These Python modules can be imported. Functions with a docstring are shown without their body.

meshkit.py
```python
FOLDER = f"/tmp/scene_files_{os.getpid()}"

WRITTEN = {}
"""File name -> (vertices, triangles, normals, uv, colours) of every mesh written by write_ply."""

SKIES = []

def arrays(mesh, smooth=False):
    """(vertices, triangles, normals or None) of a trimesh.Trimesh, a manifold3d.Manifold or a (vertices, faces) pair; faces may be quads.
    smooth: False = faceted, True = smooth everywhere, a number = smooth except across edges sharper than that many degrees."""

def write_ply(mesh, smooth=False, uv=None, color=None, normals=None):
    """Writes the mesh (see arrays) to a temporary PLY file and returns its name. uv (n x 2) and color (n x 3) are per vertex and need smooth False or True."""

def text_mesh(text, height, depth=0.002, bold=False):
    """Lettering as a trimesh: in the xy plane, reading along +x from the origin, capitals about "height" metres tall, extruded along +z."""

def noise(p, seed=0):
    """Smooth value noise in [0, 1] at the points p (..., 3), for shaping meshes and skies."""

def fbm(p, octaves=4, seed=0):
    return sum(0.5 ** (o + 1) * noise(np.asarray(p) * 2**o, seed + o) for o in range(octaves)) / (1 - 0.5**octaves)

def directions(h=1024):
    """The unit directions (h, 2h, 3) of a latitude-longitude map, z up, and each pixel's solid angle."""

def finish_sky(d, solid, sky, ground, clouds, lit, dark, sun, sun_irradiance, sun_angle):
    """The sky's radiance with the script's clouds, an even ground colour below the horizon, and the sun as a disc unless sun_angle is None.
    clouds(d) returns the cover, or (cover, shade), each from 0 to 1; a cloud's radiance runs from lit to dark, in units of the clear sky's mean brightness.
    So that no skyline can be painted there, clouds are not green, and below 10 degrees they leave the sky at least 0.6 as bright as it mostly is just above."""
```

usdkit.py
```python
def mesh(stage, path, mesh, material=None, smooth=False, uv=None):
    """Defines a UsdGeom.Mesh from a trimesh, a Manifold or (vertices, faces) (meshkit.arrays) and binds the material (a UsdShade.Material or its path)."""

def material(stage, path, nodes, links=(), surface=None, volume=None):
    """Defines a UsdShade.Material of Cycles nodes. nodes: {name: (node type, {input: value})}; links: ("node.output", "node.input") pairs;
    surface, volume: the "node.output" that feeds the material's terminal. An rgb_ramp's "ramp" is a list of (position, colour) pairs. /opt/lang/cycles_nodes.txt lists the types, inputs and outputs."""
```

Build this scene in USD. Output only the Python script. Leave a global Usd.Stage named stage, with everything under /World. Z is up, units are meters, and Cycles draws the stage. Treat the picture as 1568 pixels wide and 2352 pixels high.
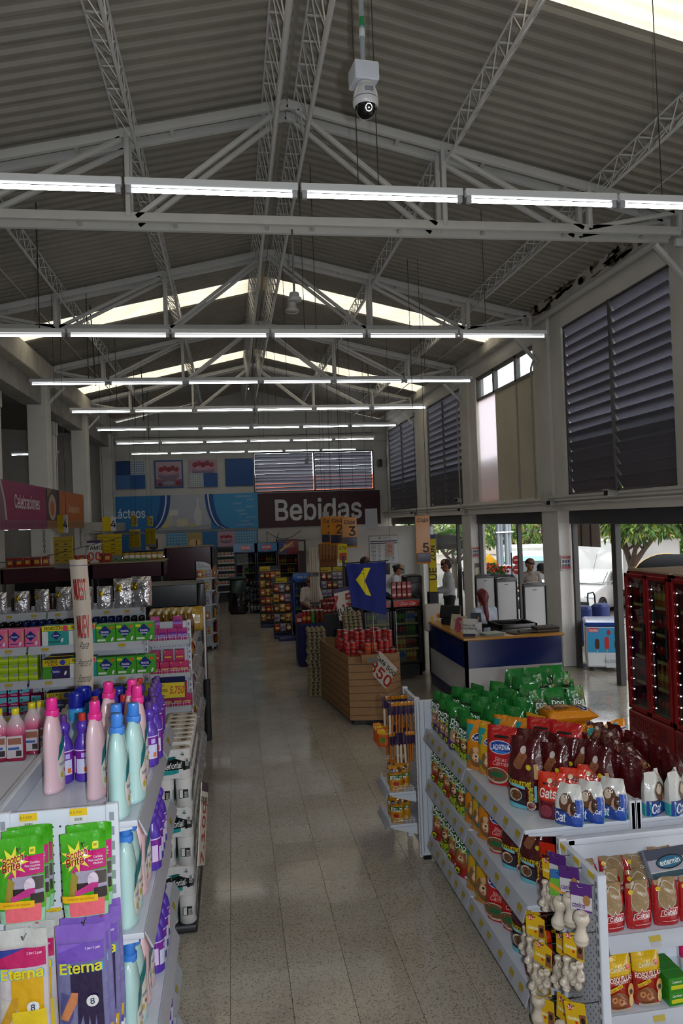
import math, random
import numpy as np, trimesh, usdkit, meshkit
from shapely.geometry import Polygon, Point, box as sbox, LineString
from shapely import affinity
from shapely.ops import unary_union
from pxr import Usd, UsdGeom, UsdLux, UsdShade, Gf, Sdf, Vt

random.seed(7)
RNG = np.random.default_rng(11)
stage = Usd.Stage.CreateInMemory()
UsdGeom.SetStageUpAxis(stage, UsdGeom.Tokens.z)
UsdGeom.SetStageMetersPerUnit(stage, 1.0)
UsdGeom.Xform.Define(stage, '/World')
UsdGeom.Scope.Define(stage, '/World/Looks')
PI = math.pi

# ------------------------------------------------------------------ camera, sky, sun, flash, exposure
EXPOSURE = 0.0
F_PX, W_PX, H_PX = 1680.0, 1568, 2352
def setup_camera():
    vp, slope = (531.0, 1204.0), -0.036            # where the aisle vanishes, tilt of the horizon
    y = np.array([(vp[0] - 784) / F_PX, (vp[1] - 1176) / F_PX, 1.0]); y /= np.linalg.norm(y)
    p2 = np.array([(vp[0] + 1000 - 784) / F_PX, (vp[1] + 1000 * slope - 1176) / F_PX, 1.0])
    z = np.cross(y, p2); z /= np.linalg.norm(z)
    if z[1] > 0: z = -z
    R = np.stack([np.cross(y, z), y, z])            # world = R @ cam (cam: right, down, forward)
    right, up, back = R[:, 0], -R[:, 1], -R[:, 2]
    cam = UsdGeom.Camera.Define(stage, '/World/Camera')
    m = Gf.Matrix4d(*right, 0, *up, 0, *back, 0, 0, 0, 2.6, 1)
    cam.AddTransformOp().Set(m)
    cam.CreateHorizontalApertureAttr(24.0); cam.CreateVerticalApertureAttr(36.0)
    cam.CreateFocalLengthAttr(F_PX / W_PX * 24.0)
    cam.CreateClippingRangeAttr(Gf.Vec2f(0.1, 200))
    cam.CreateExposureAttr(EXPOSURE)
    return right
CAM_RIGHT = setup_camera()
SKY, SUN, FLASH, TUBE = 1.3, 0.55, 430.0, 4.2

dome = UsdLux.DomeLight.Define(stage, '/World/Sky')
dome.CreateIntensityAttr(1.0)
dome.CreateColorAttr(Gf.Vec3f(0.93, 0.97, 1.0)); dome.CreateIntensityAttr().Set(SKY)

sun = UsdLux.DistantLight.Define(stage, '/World/Sun')       # hazy sun, high over the street side
sun.CreateIntensityAttr(SUN); sun.CreateAngleAttr(6.0); sun.CreateColorAttr(Gf.Vec3f(1.0, 0.96, 0.88))
sun.AddTransformOp().Set(Gf.Matrix4d().SetRotate(Gf.Rotation(Gf.Vec3d(0, 0, 1), Gf.Vec3d(0.25, -0.35, 1.0))))

flash = UsdLux.SphereLight.Define(stage, '/World/FlashLight')  # the photographer's own flash, right of the lens
flash.CreateRadiusAttr(0.03); flash.CreateIntensityAttr(FLASH / (4 * PI * 0.03 ** 2) * 0.25); flash.CreateColorAttr(Gf.Vec3f(0.87, 0.93, 1.0))
flash.AddTranslateOp().Set(Gf.Vec3d(*(np.array([0, -0.05, 2.6]) + CAM_RIGHT * 0.14)))

# ------------------------------------------------------------------ helpers
def lin(h):
    if not isinstance(h, str): return tuple(h)
    h = h.lstrip('#'); c = [int(h[i:i + 2], 16) / 255 for i in (0, 2, 4)]
    return tuple(x / 12.92 if x <= 0.04045 else ((x + 0.055) / 1.055) ** 2.4 for x in c)

def mat(name, rough=0.5, metallic=0.0, spec=0.5, col=None, var=0.0, vscale=6.0, bump=0.0, bscale=40.0, bdist=0.002, coat=0.0, transl=0.0, emit=0.0, rvar=0.0, objvar=0.0):
    """One principled look. Colour comes from the mesh's own 'col' primvar unless given; var = blotchy wear, bump = fine relief."""
    N, L = {'p': ('principled_bsdf', {'roughness': rough, 'metallic': metallic, 'specular_ior_level': spec, 'coat_weight': coat, 'coat_roughness': 0.08}), 'tc': ('texture_coordinate', {})}, []
    if col is None:
        N['a'] = ('attribute', {'attribute': 'col'}); src = 'a.color'
    else:
        N['a'] = ('mix_color', {'fac': 0.0, 'a': lin(col), 'b': lin(col)}); src = 'a.result'
    if var:
        N['vn'] = ('noise_texture', {'scale': vscale, 'detail': 5.0, 'roughness': 0.6}); L.append(('tc.object', 'vn.vector'))
        N['vr'] = ('rgb_ramp', {'ramp': [(0.3, (1 - var, 1 - var, 1 - var * 1.05)), (0.6, (1, 1, 1))]}); L.append(('vn.fac', 'vr.fac'))
        N['vm'] = ('mix_color', {'blend_type': 'multiply', 'fac': 1.0}); L += [(src, 'vm.a'), ('vr.color', 'vm.b')]; src = 'vm.result'
    if objvar:
        N['oi'] = ('object_info', {}); N['om'] = ('map_range', {'to_min': 1 - objvar, 'to_max': 1 + objvar}); L.append(('oi.random', 'om.value'))
        N['oc'] = ('vector_math', {'math_type': 'scale'}); L += [(src, 'oc.vector1'), ('om.result', 'oc.scale')]; src = 'oc.vector'
    L.append((src, 'p.base_color'))
    if rvar:
        N['rn'] = ('noise_texture', {'scale': vscale * 1.7, 'detail': 3.0}); L.append(('tc.object', 'rn.vector'))
        N['rm'] = ('map_range', {'from_min': 0.3, 'from_max': 0.7, 'to_min': max(0.02, rough - rvar), 'to_max': rough + rvar}); L += [('rn.fac', 'rm.value'), ('rm.result', 'p.roughness')]
    if bump:
        N['bn'] = ('noise_texture', {'scale': bscale, 'detail': 3.0}); L.append(('tc.object', 'bn.vector'))
        N['bu'] = ('bump', {'strength': bump, 'distance': bdist}); L += [('bn.fac', 'bu.height'), ('bu.normal', 'p.normal')]
    out = 'p.BSDF'
    if transl:
        N['tr'] = ('translucent_bsdf', {}); L.append((src, 'tr.color'))
        N['mx'] = ('mix_closure', {'fac': transl}); L += [('p.BSDF', 'mx.closure1'), ('tr.BSDF', 'mx.closure2')]; out = 'mx.closure'
    if emit:
        N['p'][1]['emission_strength'] = emit; L.append((src, 'p.emission_color'))
    return usdkit.material(stage, '/World/Looks/' + name, N, L, surface=out)

MT = {}
MT['plaster'] = mat('plaster', 0.85, var=0.12, vscale=1.3, bump=0.25, bscale=30)
MT['peeling'] = mat('peeling_plaster', 0.9, var=0.22, vscale=3.0, bump=0.5, bscale=25, bdist=0.006)
MT['paint'] = mat('painted_steel', 0.45, var=0.07, vscale=4.0)
MT['shelf'] = mat('shelf_enamel', 0.28, var=0.04, vscale=9.0)
MT['plastic'] = mat('plastic', 0.3, var=0.0)
MT['pearl'] = mat('pearl_plastic', 0.25, spec=0.7, coat=0.5)
MT['matte'] = mat('matte', 0.75, var=0.05, vscale=8)
MT['film'] = mat('printed_film', 0.2, spec=0.7, bump=0.8, bscale=12, bdist=0.016, rvar=0.06)
MT['gloss'] = mat('gloss_board', 0.22, spec=0.5)
MT['card'] = mat('cardboard', 0.8, var=0.10, vscale=7, bump=0.15, bscale=60)
MT['paper'] = mat('paper', 0.7, var=0.03)
MT['print'] = mat('flat_print', 0.5)
MT['steel'] = mat('brushed_steel', 0.35, metallic=1.0, var=0.1, vscale=20)
MT['chrome'] = mat('chrome_wire', 0.18, metallic=1.0)
MT['foil'] = mat('foil', 0.22, metallic=0.85, bump=0.9, bscale=18, bdist=0.02)
MT['rubber'] = mat('black_rubber', 0.6)
MT['fabric'] = mat('cloth', 0.85, var=0.08, vscale=15, bump=0.2, bscale=200)
MT['blackcloth'] = mat('black_cloth', 0.95, spec=0.05)
MT['skin'] = mat('skin', 0.5, var=0.04, vscale=20)
MT['hair'] = mat('hair', 0.45, bump=0.5, bscale=120)
MT['leaf'] = mat('leaf', 0.45, transl=0.35, objvar=0.0)
MT['bark'] = mat('bark', 0.9, var=0.25, vscale=12, bump=0.6, bscale=30, bdist=0.01)
MT['carpaint'] = mat('car_paint', 0.25, coat=0.8)
MT['asphalt'] = mat('asphalt', 0.9, var=0.2, vscale=2.0, bump=0.4, bscale=90)
MT['tissue'] = mat('tissue', 0.8, bump=0.3, bscale=60)
MT['liquid'] = mat('pink_liquid', 0.08, spec=0.6, coat=0.6)
MT['tube'] = mat('tube_glow', 0.4, emit=TUBE)
MT['led'] = mat('led_glow', 0.4, emit=6.0)

# roof sheet: grey-beige coated sheet with dust streaks running down the slope
MT['roof'] = mat('roof_sheet', 0.55, var=0.16, vscale=2.2, bump=0.1, bscale=50)
MT['skylight'] = usdkit.material(stage, '/World/Looks/skylight_sheet', {
    'tc': ('texture_coordinate', {}), 'n': ('noise_texture', {'scale': 3.0, 'detail': 4.0}),
    'r': ('rgb_ramp', {'ramp': [(0.3, (0.50, 0.42, 0.30)), (0.7, (0.60, 0.53, 0.40))]}),
    't': ('translucent_bsdf', {}), 'd': ('diffuse_bsdf', {}), 'mx': ('mix_closure', {'fac': 0.25})},
    [('tc.object', 'n.vector'), ('n.fac', 'r.fac'), ('r.color', 't.color'), ('r.color', 'd.color'), ('t.BSDF', 'mx.closure1'), ('d.BSDF', 'mx.closure2')], surface='mx.closure')
MT['panel_white'] = usdkit.material(stage, '/World/Looks/translucent_panel', {
    't': ('translucent_bsdf', {'color': (0.92, 0.88, 0.91)}), 'd': ('principled_bsdf', {'base_color': (0.72, 0.70, 0.70), 'roughness': 0.4}), 'mx': ('mix_closure', {'fac': 0.2})},
    [('t.BSDF', 'mx.closure1'), ('d.BSDF', 'mx.closure2')], surface='mx.closure')
def glass(name, tint=(0.93, 0.96, 0.96), rough=0.0, refl=1.0, graze=0.85):
    return usdkit.material(stage, '/World/Looks/' + name, {
        'lw': ('layer_weight', {'blend': 0.5}), 'pw': ('math', {'math_type': 'power', 'value2': 4.0}), 'm': ('math', {'math_type': 'multiply_add', 'value2': graze, 'value3': 0.045 * refl, 'use_clamp': True}), 't': ('transparent_bsdf', {'color': tint}), 'g': ('glossy_bsdf', {'color': (1, 1, 1), 'roughness': rough}), 'mx': ('mix_closure', {})},
        [('lw.facing', 'pw.value1'), ('pw.value', 'm.value1'), ('m.value', 'mx.fac'), ('t.BSDF', 'mx.closure1'), ('g.BSDF', 'mx.closure2')], surface='mx.closure')
MT['glass'] = glass('window_glass', (0.97, 0.98, 0.98), 0.0, 0.6, 0.2)
MT['dirtyglass'] = glass('dirty_glass', (0.72, 0.76, 0.78), 0.05)
MT['wrap'] = glass('clear_wrap', (0.93, 0.93, 0.93), 0.08, 1.6)
MT['fridgeglass'] = glass('fridge_glass', (0.55, 0.58, 0.6), 0.0, 1.3)
MT['carglass'] = glass('car_glass', (0.35, 0.4, 0.45), 0.0, 2.5)
# polished terrazzo: stone chips by voronoi cells, waxed sheen that varies
MT['terrazzo'] = usdkit.material(stage, '/World/Looks/terrazzo', {
    'tc': ('texture_coordinate', {}), 'a': ('attribute', {'attribute': 'col'}), 'g': ('geometry', {}),
    'v': ('voronoi_texture', {'scale': 150.0}), 'sv': ('separate_color', {}),
    'r': ('rgb_ramp', {'ramp': [(0.0, (0.42, 0.38, 0.32)), (0.10, (0.55, 0.5, 0.43)), (0.16, (0.92, 0.92, 0.9)), (0.8, (1.02, 1.0, 0.96)), (1.0, (1.15, 1.12, 1.06))]}),
    'm': ('mix_color', {'blend_type': 'multiply', 'fac': 1.0, 'use_clamp': False}),
    'n': ('noise_texture', {'scale': 1.1, 'detail': 5.0, 'roughness': 0.65}), 'nr': ('rgb_ramp', {'ramp': [(0.3, (0.86, 0.85, 0.83)), (0.65, (1, 1, 1))]}),
    'm2': ('mix_color', {'blend_type': 'multiply', 'fac': 1.0}),
    'rm': ('map_range', {'from_min': 0.3, 'from_max': 0.7, 'to_min': 0.06, 'to_max': 0.2}),
    'w': ('noise_texture', {'scale': 3.0, 'detail': 1.0}), 'b': ('bump', {'strength': 0.10, 'distance': 0.004}),
    'p': ('principled_bsdf', {'specular_ior_level': 0.5})},
    [('g.position', 'v.vector'), ('v.color', 'sv.color'), ('sv.r', 'r.fac'), ('a.color', 'm.a'), ('r.color', 'm.b'), ('g.position', 'n.vector'), ('n.fac', 'nr.fac'), ('m.result', 'm2.a'), ('nr.color', 'm2.b'), ('m2.result', 'p.base_color'),
     ('n.fac', 'rm.value'), ('rm.result', 'p.roughness'), ('g.position', 'w.vector'), ('w.fac', 'b.height'), ('b.normal', 'p.normal')], surface='p.BSDF')

# ---- mesh building
def rotm(rx=0, ry=0, rz=0):
    cx, sx, cy, sy, cz, sz = math.cos(rx), math.sin(rx), math.cos(ry), math.sin(ry), math.cos(rz), math.sin(rz)
    return np.array([[cz, -sz, 0], [sz, cz, 0], [0, 0, 1]]) @ np.array([[cy, 0, sy], [0, 1, 0], [-sy, 0, cy]]) @ np.array([[1, 0, 0], [0, cx, -sx], [0, sx, cx]])

class MB:
    """Collects coloured triangles for one mesh."""
    def __init__(s): s.V, s.F, s.C, s.n = [], [], [], 0
    def add(s, v, f, col):
        v, f = np.asarray(v, float), np.asarray(f, int)
        if f.shape[1] == 4: f = np.vstack([f[:, [0, 1, 2]], f[:, [0, 2, 3]]])
        c = np.asarray(col if not isinstance(col, str) else lin(col), float)
        s.V.append(v); s.F.append(f + s.n); s.C.append(np.broadcast_to(c, (len(v), 3))); s.n += len(v); return s
    def tm(s, m, col): return s.add(m.vertices, m.faces, col)
    def mb(s, o, M=None, t=(0, 0, 0)):
        for v, f, c, base in zip(o.V, o.F, o.C, np.cumsum([0] + [len(x) for x in o.V])[:-1]):
            s.add((v @ np.asarray(M).T if M is not None else v) + np.asarray(t), f - base, c)
        return s
    def box(s, a, b, col, M=None, t=(0, 0, 0), ch=0.0):
        a, b = np.minimum(a, b), np.maximum(a, b)
        if ch:
            ch = min(ch, *((b - a) * 0.45)); v = []
            for k in range(3):
                for i in (0, 1):
                    for p, q in ((0, 0), (1, 0), (1, 1), (0, 1)):
                        o = [0, 0, 0]; o[k] = (a, b)[i][k]; j, l = (k + 1) % 3, (k + 2) % 3
                        o[j] = b[j] - ch if p else a[j] + ch; o[l] = b[l] - ch if q else a[l] + ch; v.append(o)
            h = trimesh.Trimesh(np.array(v)).convex_hull; vv, f = h.vertices, h.faces
        else:
            vv = np.array([[(a, b)[i][0], (a, b)[j][1], (a, b)[k][2]] for i in (0, 1) for j in (0, 1) for k in (0, 1)], float)
            f = np.array([[0, 1, 3, 2], [4, 6, 7, 5], [0, 4, 5, 1], [2, 3, 7, 6], [0, 2, 6, 4], [1, 5, 7, 3]])
        return s.add((vv @ np.asarray(M).T if M is not None else vv) + np.asarray(t), f, col)
    def bar(s, p, q, w, h, col, up=(0, 0, 1)):
        """A rectangular bar from p to q, w wide, h deep."""
        p, q = np.asarray(p, float), np.asarray(q, float); d = q - p; L = np.linalg.norm(d); d /= L
        x = np.cross(d, up); x = x / np.linalg.norm(x) if np.linalg.norm(x) > 1e-6 else np.array([1., 0, 0]); y = np.cross(x, d)
        v = [P + x * a * w / 2 + y * b * h / 2 for P in (p, q) for a, b in ((-1, -1), (1, -1), (1, 1), (-1, 1))]
        return s.add(v, [[0, 3, 2, 1], [4, 5, 6, 7], [0, 1, 5, 4], [1, 2, 6, 5], [2, 3, 7, 6], [3, 0, 4, 7]], col)
    def tube(s, pts, r, col, n=8, cap=True):
        pts = np.asarray(pts, float); m = len(pts); r = np.broadcast_to(r, (m,)); V = []
        u = None
        for i in range(m):
            d = pts[min(i + 1, m - 1)] - pts[max(i - 1, 0)]; d = d / (np.linalg.norm(d) + 1e-12)
            if u is None:
                u = np.cross(d, (0, 0, 1) if abs(d[2]) < 0.9 else (1, 0, 0))
            u = u - d * (u @ d); u /= np.linalg.norm(u) + 1e-12; w = np.cross(d, u)
            a = np.arange(n) * 2 * PI / n
            V.append(pts[i] + r[i] * (np.cos(a)[:, None] * u + np.sin(a)[:, None] * w))
        V = np.vstack(V); Fq = [[i * n + j, i * n + (j + 1) % n, (i + 1) * n + (j + 1) % n, (i + 1) * n + j] for i in range(m - 1) for j in range(n)]
        Fq = np.array(Fq); F = np.vstack([Fq[:, [0, 1, 2]], Fq[:, [0, 2, 3]]])
        if cap:
            V = np.vstack([V, pts[:1], pts[-1:]]); a, b = len(V) - 2, len(V) - 1
            F = np.vstack([F, [[a, (j + 1) % n, j] for j in range(n)], [[b, (m - 1) * n + j, (m - 1) * n + (j + 1) % n] for j in range(n)]])
        return s.add(V, F, col)
    def lathe(s, prof, col, n=16, sx=1.0, sy=1.0, t=(0, 0, 0), M=None):
        """prof: (radius, height) pairs, bottom up; col one colour or one per profile point."""
        prof = np.asarray(prof, float); m = len(prof); a = np.arange(n) * 2 * PI / n
        V = np.stack([prof[:, 0][:, None] * np.cos(a) * sx, prof[:, 0][:, None] * np.sin(a) * sy, np.repeat(prof[:, 1][:, None], n, 1)], -1).reshape(-1, 3)
        Fq = np.array([[i * n + j, i * n + (j + 1) % n, (i + 1) * n + (j + 1) % n, (i + 1) * n + j] for i in range(m - 1) for j in range(n)])
        V = np.vstack([V, [[0, 0, prof[0, 1]], [0, 0, prof[-1, 1]]]]); b, tp = len(V) - 2, len(V) - 1
        F = np.vstack([Fq[:, [0, 1, 2]], Fq[:, [0, 2, 3]], [[b, (j + 1) % n, j] for j in range(n)], [[tp, (m - 1) * n + j, (m - 1) * n + (j + 1) % n] for j in range(n)]])
        if isinstance(col, list):
            c = np.array([lin(x) for x in col]); c = np.vstack([np.repeat(c, n, 0), c[:1], c[-1:]])
        else: c = col
        return s.add((V @ np.asarray(M).T if M is not None else V) + np.asarray(t), F, c)
    def ball(s, c, r, col, sub=2, M=None):
        m = trimesh.creation.icosphere(sub); v = m.vertices * np.asarray(r)
        return s.add((v @ np.asarray(M).T if M is not None else v) + np.asarray(c), m.faces, col)
    def flat(s, poly, col, o, ux, uy, lift=0.0, size=None, depth=0.0):
        """A shapely polygon (or text triangles) laid in the plane o + u*ux + v*uy."""
        v2, f = tri2(poly, size); ux, uy = np.asarray(ux, float), np.asarray(uy, float); nn = np.cross(ux, uy); nn /= np.linalg.norm(nn)
        return s.add(np.asarray(o) + v2[:, :1] * ux + v2[:, 1:] * uy + nn * lift, f, col)
    def ext(s, poly, h, col, M=None, t=(0, 0, 0)):
        for g in getattr(poly, 'geoms', [poly]):
            m = trimesh.creation.extrude_polygon(g, h, engine='earcut'); v = m.vertices
            s.add((v @ np.asarray(M).T if M is not None else v) + np.asarray(t), m.faces, col)
        return s
    def arrays(s): return np.vstack(s.V), np.vstack(s.F), np.vstack(s.C)

def tri2(poly, size=None):
    if isinstance(poly, tuple): v, f = poly
    else:
        Vs, Fs, n = [], [], 0
        for g in getattr(poly, 'geoms', [poly]):
            if g.area <= 0: continue
            v, f = trimesh.creation.triangulate_polygon(g, engine='earcut')
            p = v[f]; A, B = p[:, 1] - p[:, 0], p[:, 2] - p[:, 0]; fl = A[:, 0] * B[:, 1] - A[:, 1] * B[:, 0] < 0; f = f.copy(); f[fl] = f[fl][:, ::-1]
            Vs.append(v); Fs.append(f + n); n += len(v)
        v, f = np.vstack(Vs), np.vstack(Fs); u, i_ = np.unique(f, return_inverse=True); v, f = v[u], i_.reshape(-1, 3)
    if size:
        v3, f = trimesh.remesh.subdivide_to_size(np.c_[v, np.zeros(len(v))], f, size, max_iter=12); v = v3[:, :2]
    return v, f
_tx = {}
def text(s, h, bold=True, cx=None, cy=None, w=None, rot=0, shear=0, x=0, y=0, sx=1.0):
    """Triangles of a line of lettering (a plain 2-D mesh). cx, cy: centre it there; w: squeeze to this width."""
    k = (s, bold)
    if k not in _tx:
        m = meshkit.text_mesh(s, 1.0, 0.5, bold); v, f = np.array(m.vertices), np.array(m.faces)
        f = f[(v[f][:, :, 2] > 0.25).all(1)]; u, inv = np.unique(f, return_inverse=True)
        v2, f2 = v[u][:, :2], inv.reshape(-1, 3)
        p = v2[f2]; A, B = p[:, 1] - p[:, 0], p[:, 2] - p[:, 0]; fl = A[:, 0] * B[:, 1] - A[:, 1] * B[:, 0] < 0; f2[fl] = f2[fl][:, ::-1]
        _tx[k] = (v2, f2)
    v, f = _tx[k]; v = v * h; v = v * [sx, 1]
    lo, hi = v.min(0), v.max(0)
    if w: v = (v - lo) * [w / (hi[0] - lo[0]), 1] + [0, lo[1]]; lo, hi = v.min(0), v.max(0)
    if shear: v = np.c_[v[:, 0] + v[:, 1] * shear, v[:, 1]]
    if cx is not None: v = v + [cx - (lo[0] + hi[0]) / 2, 0]
    if cy is not None: v = v + [0, cy - h / 2]
    v = v + [x, y]
    if rot:
        c = (v.min(0) + v.max(0)) / 2; a = math.radians(rot); v = (v - c) @ np.array([[math.cos(a), math.sin(a)], [-math.sin(a), math.cos(a)]]) + c
    return v, f

def ell(cx, cy, rx, ry, n=24, rot=0):
    a = np.arange(n) * 2 * PI / n; p = Polygon(np.c_[cx + rx * np.cos(a), cy + ry * np.sin(a)]); return affinity.rotate(p, rot) if rot else p
def rect(x0, y0, x1, y1, r=0.0):
    return sbox(x0 + r, y0 + r, x1 - r, y1 - r).buffer(r, quad_segs=4) if r else sbox(x0, y0, x1, y1)
def star(cx, cy, r0, r1, n=12):
    a = np.arange(2 * n) * PI / n; r = np.where(np.arange(2 * n) % 2, r0, r1); return Polygon(np.c_[cx + r * np.cos(a), cy + r * np.sin(a)])

def shade(v, f, c, angle=40):
    """Vertex normals that stay smooth except where faces turn sharply."""
    if angle is None or angle is False: return v, f, c, None
    fn = np.cross(v[f[:, 1]] - v[f[:, 0]], v[f[:, 2]] - v[f[:, 0]])
    key = np.round(v, 5); _, inv = np.unique(key, axis=0, return_inverse=True); inv = inv.ravel()
    vn = np.zeros((inv.max() + 1, 3))
    for k in range(3): np.add.at(vn, inv[f[:, k]], fn)
    vn /= np.linalg.norm(vn, axis=1, keepdims=True) + 1e-20; un = fn / (np.linalg.norm(fn, axis=1, keepdims=True) + 1e-20)
    cn = vn[inv[f]]; hard = (cn * un[:, None]).sum(-1) < math.cos(math.radians(angle))
    cn = np.where(hard[..., None], un[:, None], cn)
    nf = np.arange(f.size).reshape(-1, 3)
    return v[f].reshape(-1, 3), nf, c[f].reshape(-1, 3), cn.reshape(-1, 3)

COUNT = {}
def numbered(parent, name):
    k = (parent, name); n = COUNT.get(k, 0); COUNT[k] = n + 1
    return f'{parent}/{name}' + (f'_{n:03d}' if n else '')
def data(p, label=None, cat=None, group=None, kind=None):
    while label and len(label.split()) > 16 and ' the ' in label: a, _, b = label.rpartition(' the '); label = a + ' ' + b
    for k, v in (('label', label), ('category', cat), ('group', group), ('kind', kind)):
        if v: p.SetCustomDataByKey(k, v)
def emit(path, mb, m, angle=40):
    v, f, c = mb.arrays(); v, f, c, n = shade(v, f, c, angle)
    g = UsdGeom.Mesh.Define(stage, path)
    g.CreatePointsAttr(Vt.Vec3fArray.FromNumpy(v.astype(np.float32)))
    g.CreateFaceVertexCountsAttr(Vt.IntArray.FromNumpy(np.full(len(f), 3, np.int32)))
    g.CreateFaceVertexIndicesAttr(Vt.IntArray.FromNumpy(f.astype(np.int32).ravel()))
    g.CreateSubdivisionSchemeAttr('none')
    if n is not None:
        g.CreateNormalsAttr(Vt.Vec3fArray.FromNumpy(n.astype(np.float32))); g.SetNormalsInterpolation('vertex')
    UsdGeom.PrimvarsAPI(g).CreatePrimvar('col', Sdf.ValueTypeNames.Color3fArray, 'vertex').Set(Vt.Vec3fArray.FromNumpy(np.ascontiguousarray(c, np.float32)))
    UsdShade.MaterialBindingAPI.Apply(g.GetPrim()).Bind(MT[m] if isinstance(m, str) else m)
    return g.GetPrim()
def xf(loc=(0, 0, 0), rz=0, rx=0, ry=0, s=1.0):
    R = rotm(rx, ry, rz) * np.asarray(s, float); t = loc
    return Gf.Matrix4d(*R[:, 0], 0, *R[:, 1], 0, *R[:, 2], 0, *[float(x) for x in t], 1)
def thing(name, label, cat, loc=(0, 0, 0), rz=0, group=None, rx=0, ry=0, s=1.0, kind=None):
    x = UsdGeom.Xform.Define(stage, numbered('/World', name)); x.AddTransformOp().Set(xf(loc, rz, rx, ry, s))
    data(x.GetPrim(), label, cat, group, kind); return x.GetPrim()
def part(t, name, mb, m, angle=40, label=None, kind=None, col=None):
    p = emit(numbered(str(t.GetPath()), name), mb, m, angle); data(p, label, None, None, kind); return p
def solo(name, mb, m, label=None, cat=None, group=None, kind=None, angle=40):
    p = emit(numbered('/World', name), mb, m, angle); data(p, label, cat, group, kind); return p
def struct(name, mb, m, angle=40, label=None): return solo(name, mb, m, label, None, None, 'structure', angle)
def dup(src, label, loc=(0, 0, 0), rz=0, group=None, rx=0, ry=0, s=1.0, name=None):
    base = src.GetName()
    if base[-4:-3] == '_' and base[-3:].isdigit(): base = base[:-4]
    x = UsdGeom.Xform.Define(stage, numbered('/World', name or base)); x.AddTransformOp().Set(xf(loc, rz, rx, ry, s))
    p = x.GetPrim(); p.GetReferences().AddInternalReference(src.GetPath()); p.SetInstanceable(True)
    data(p, label, src.GetCustomDataByKey('category'), group or src.GetCustomDataByKey('group')); return p
def move(p, loc, rz=0, rx=0, ry=0, s=1.0): UsdGeom.Xform(p).GetOrderedXformOps()[0].Set(xf(loc, rz, rx, ry, s))
class Proto:
    """The first call to put() moves the original, later calls make copies."""
    def __init__(s, prim): s.p, s.used = prim, False
    def put(s, label, loc, rz=0, group=None, rx=0, ry=0, sc=1.0, name=None):
        if s.used: return dup(s.p, label, loc, rz, group, rx, ry, sc, name)
        s.used = True; move(s.p, loc, rz, rx, ry, sc); data(s.p, label, None, group); return s.p
ORD = ['first', 'second', 'third', 'fourth', 'fifth', 'sixth', 'seventh', 'eighth', 'ninth', 'tenth', 'eleventh', 'twelfth', 'thirteenth', 'fourteenth', 'fifteenth', 'sixteenth', 'seventeenth', 'eighteenth', 'nineteenth', 'twentieth']
WHITE, GREYW = lin('d8d8d4'), lin('c4c4c0')
# ================================================================== the building
XL, XR, YB, Y0 = -3.8, 5.54, 25.6, -4.0
RIDGE_X, RIDGE_Z, SLOPE = 0.75, 7.30, 0.229
def roof_z(x): return RIDGE_Z - SLOPE * abs(x - RIDGE_X)

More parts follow.
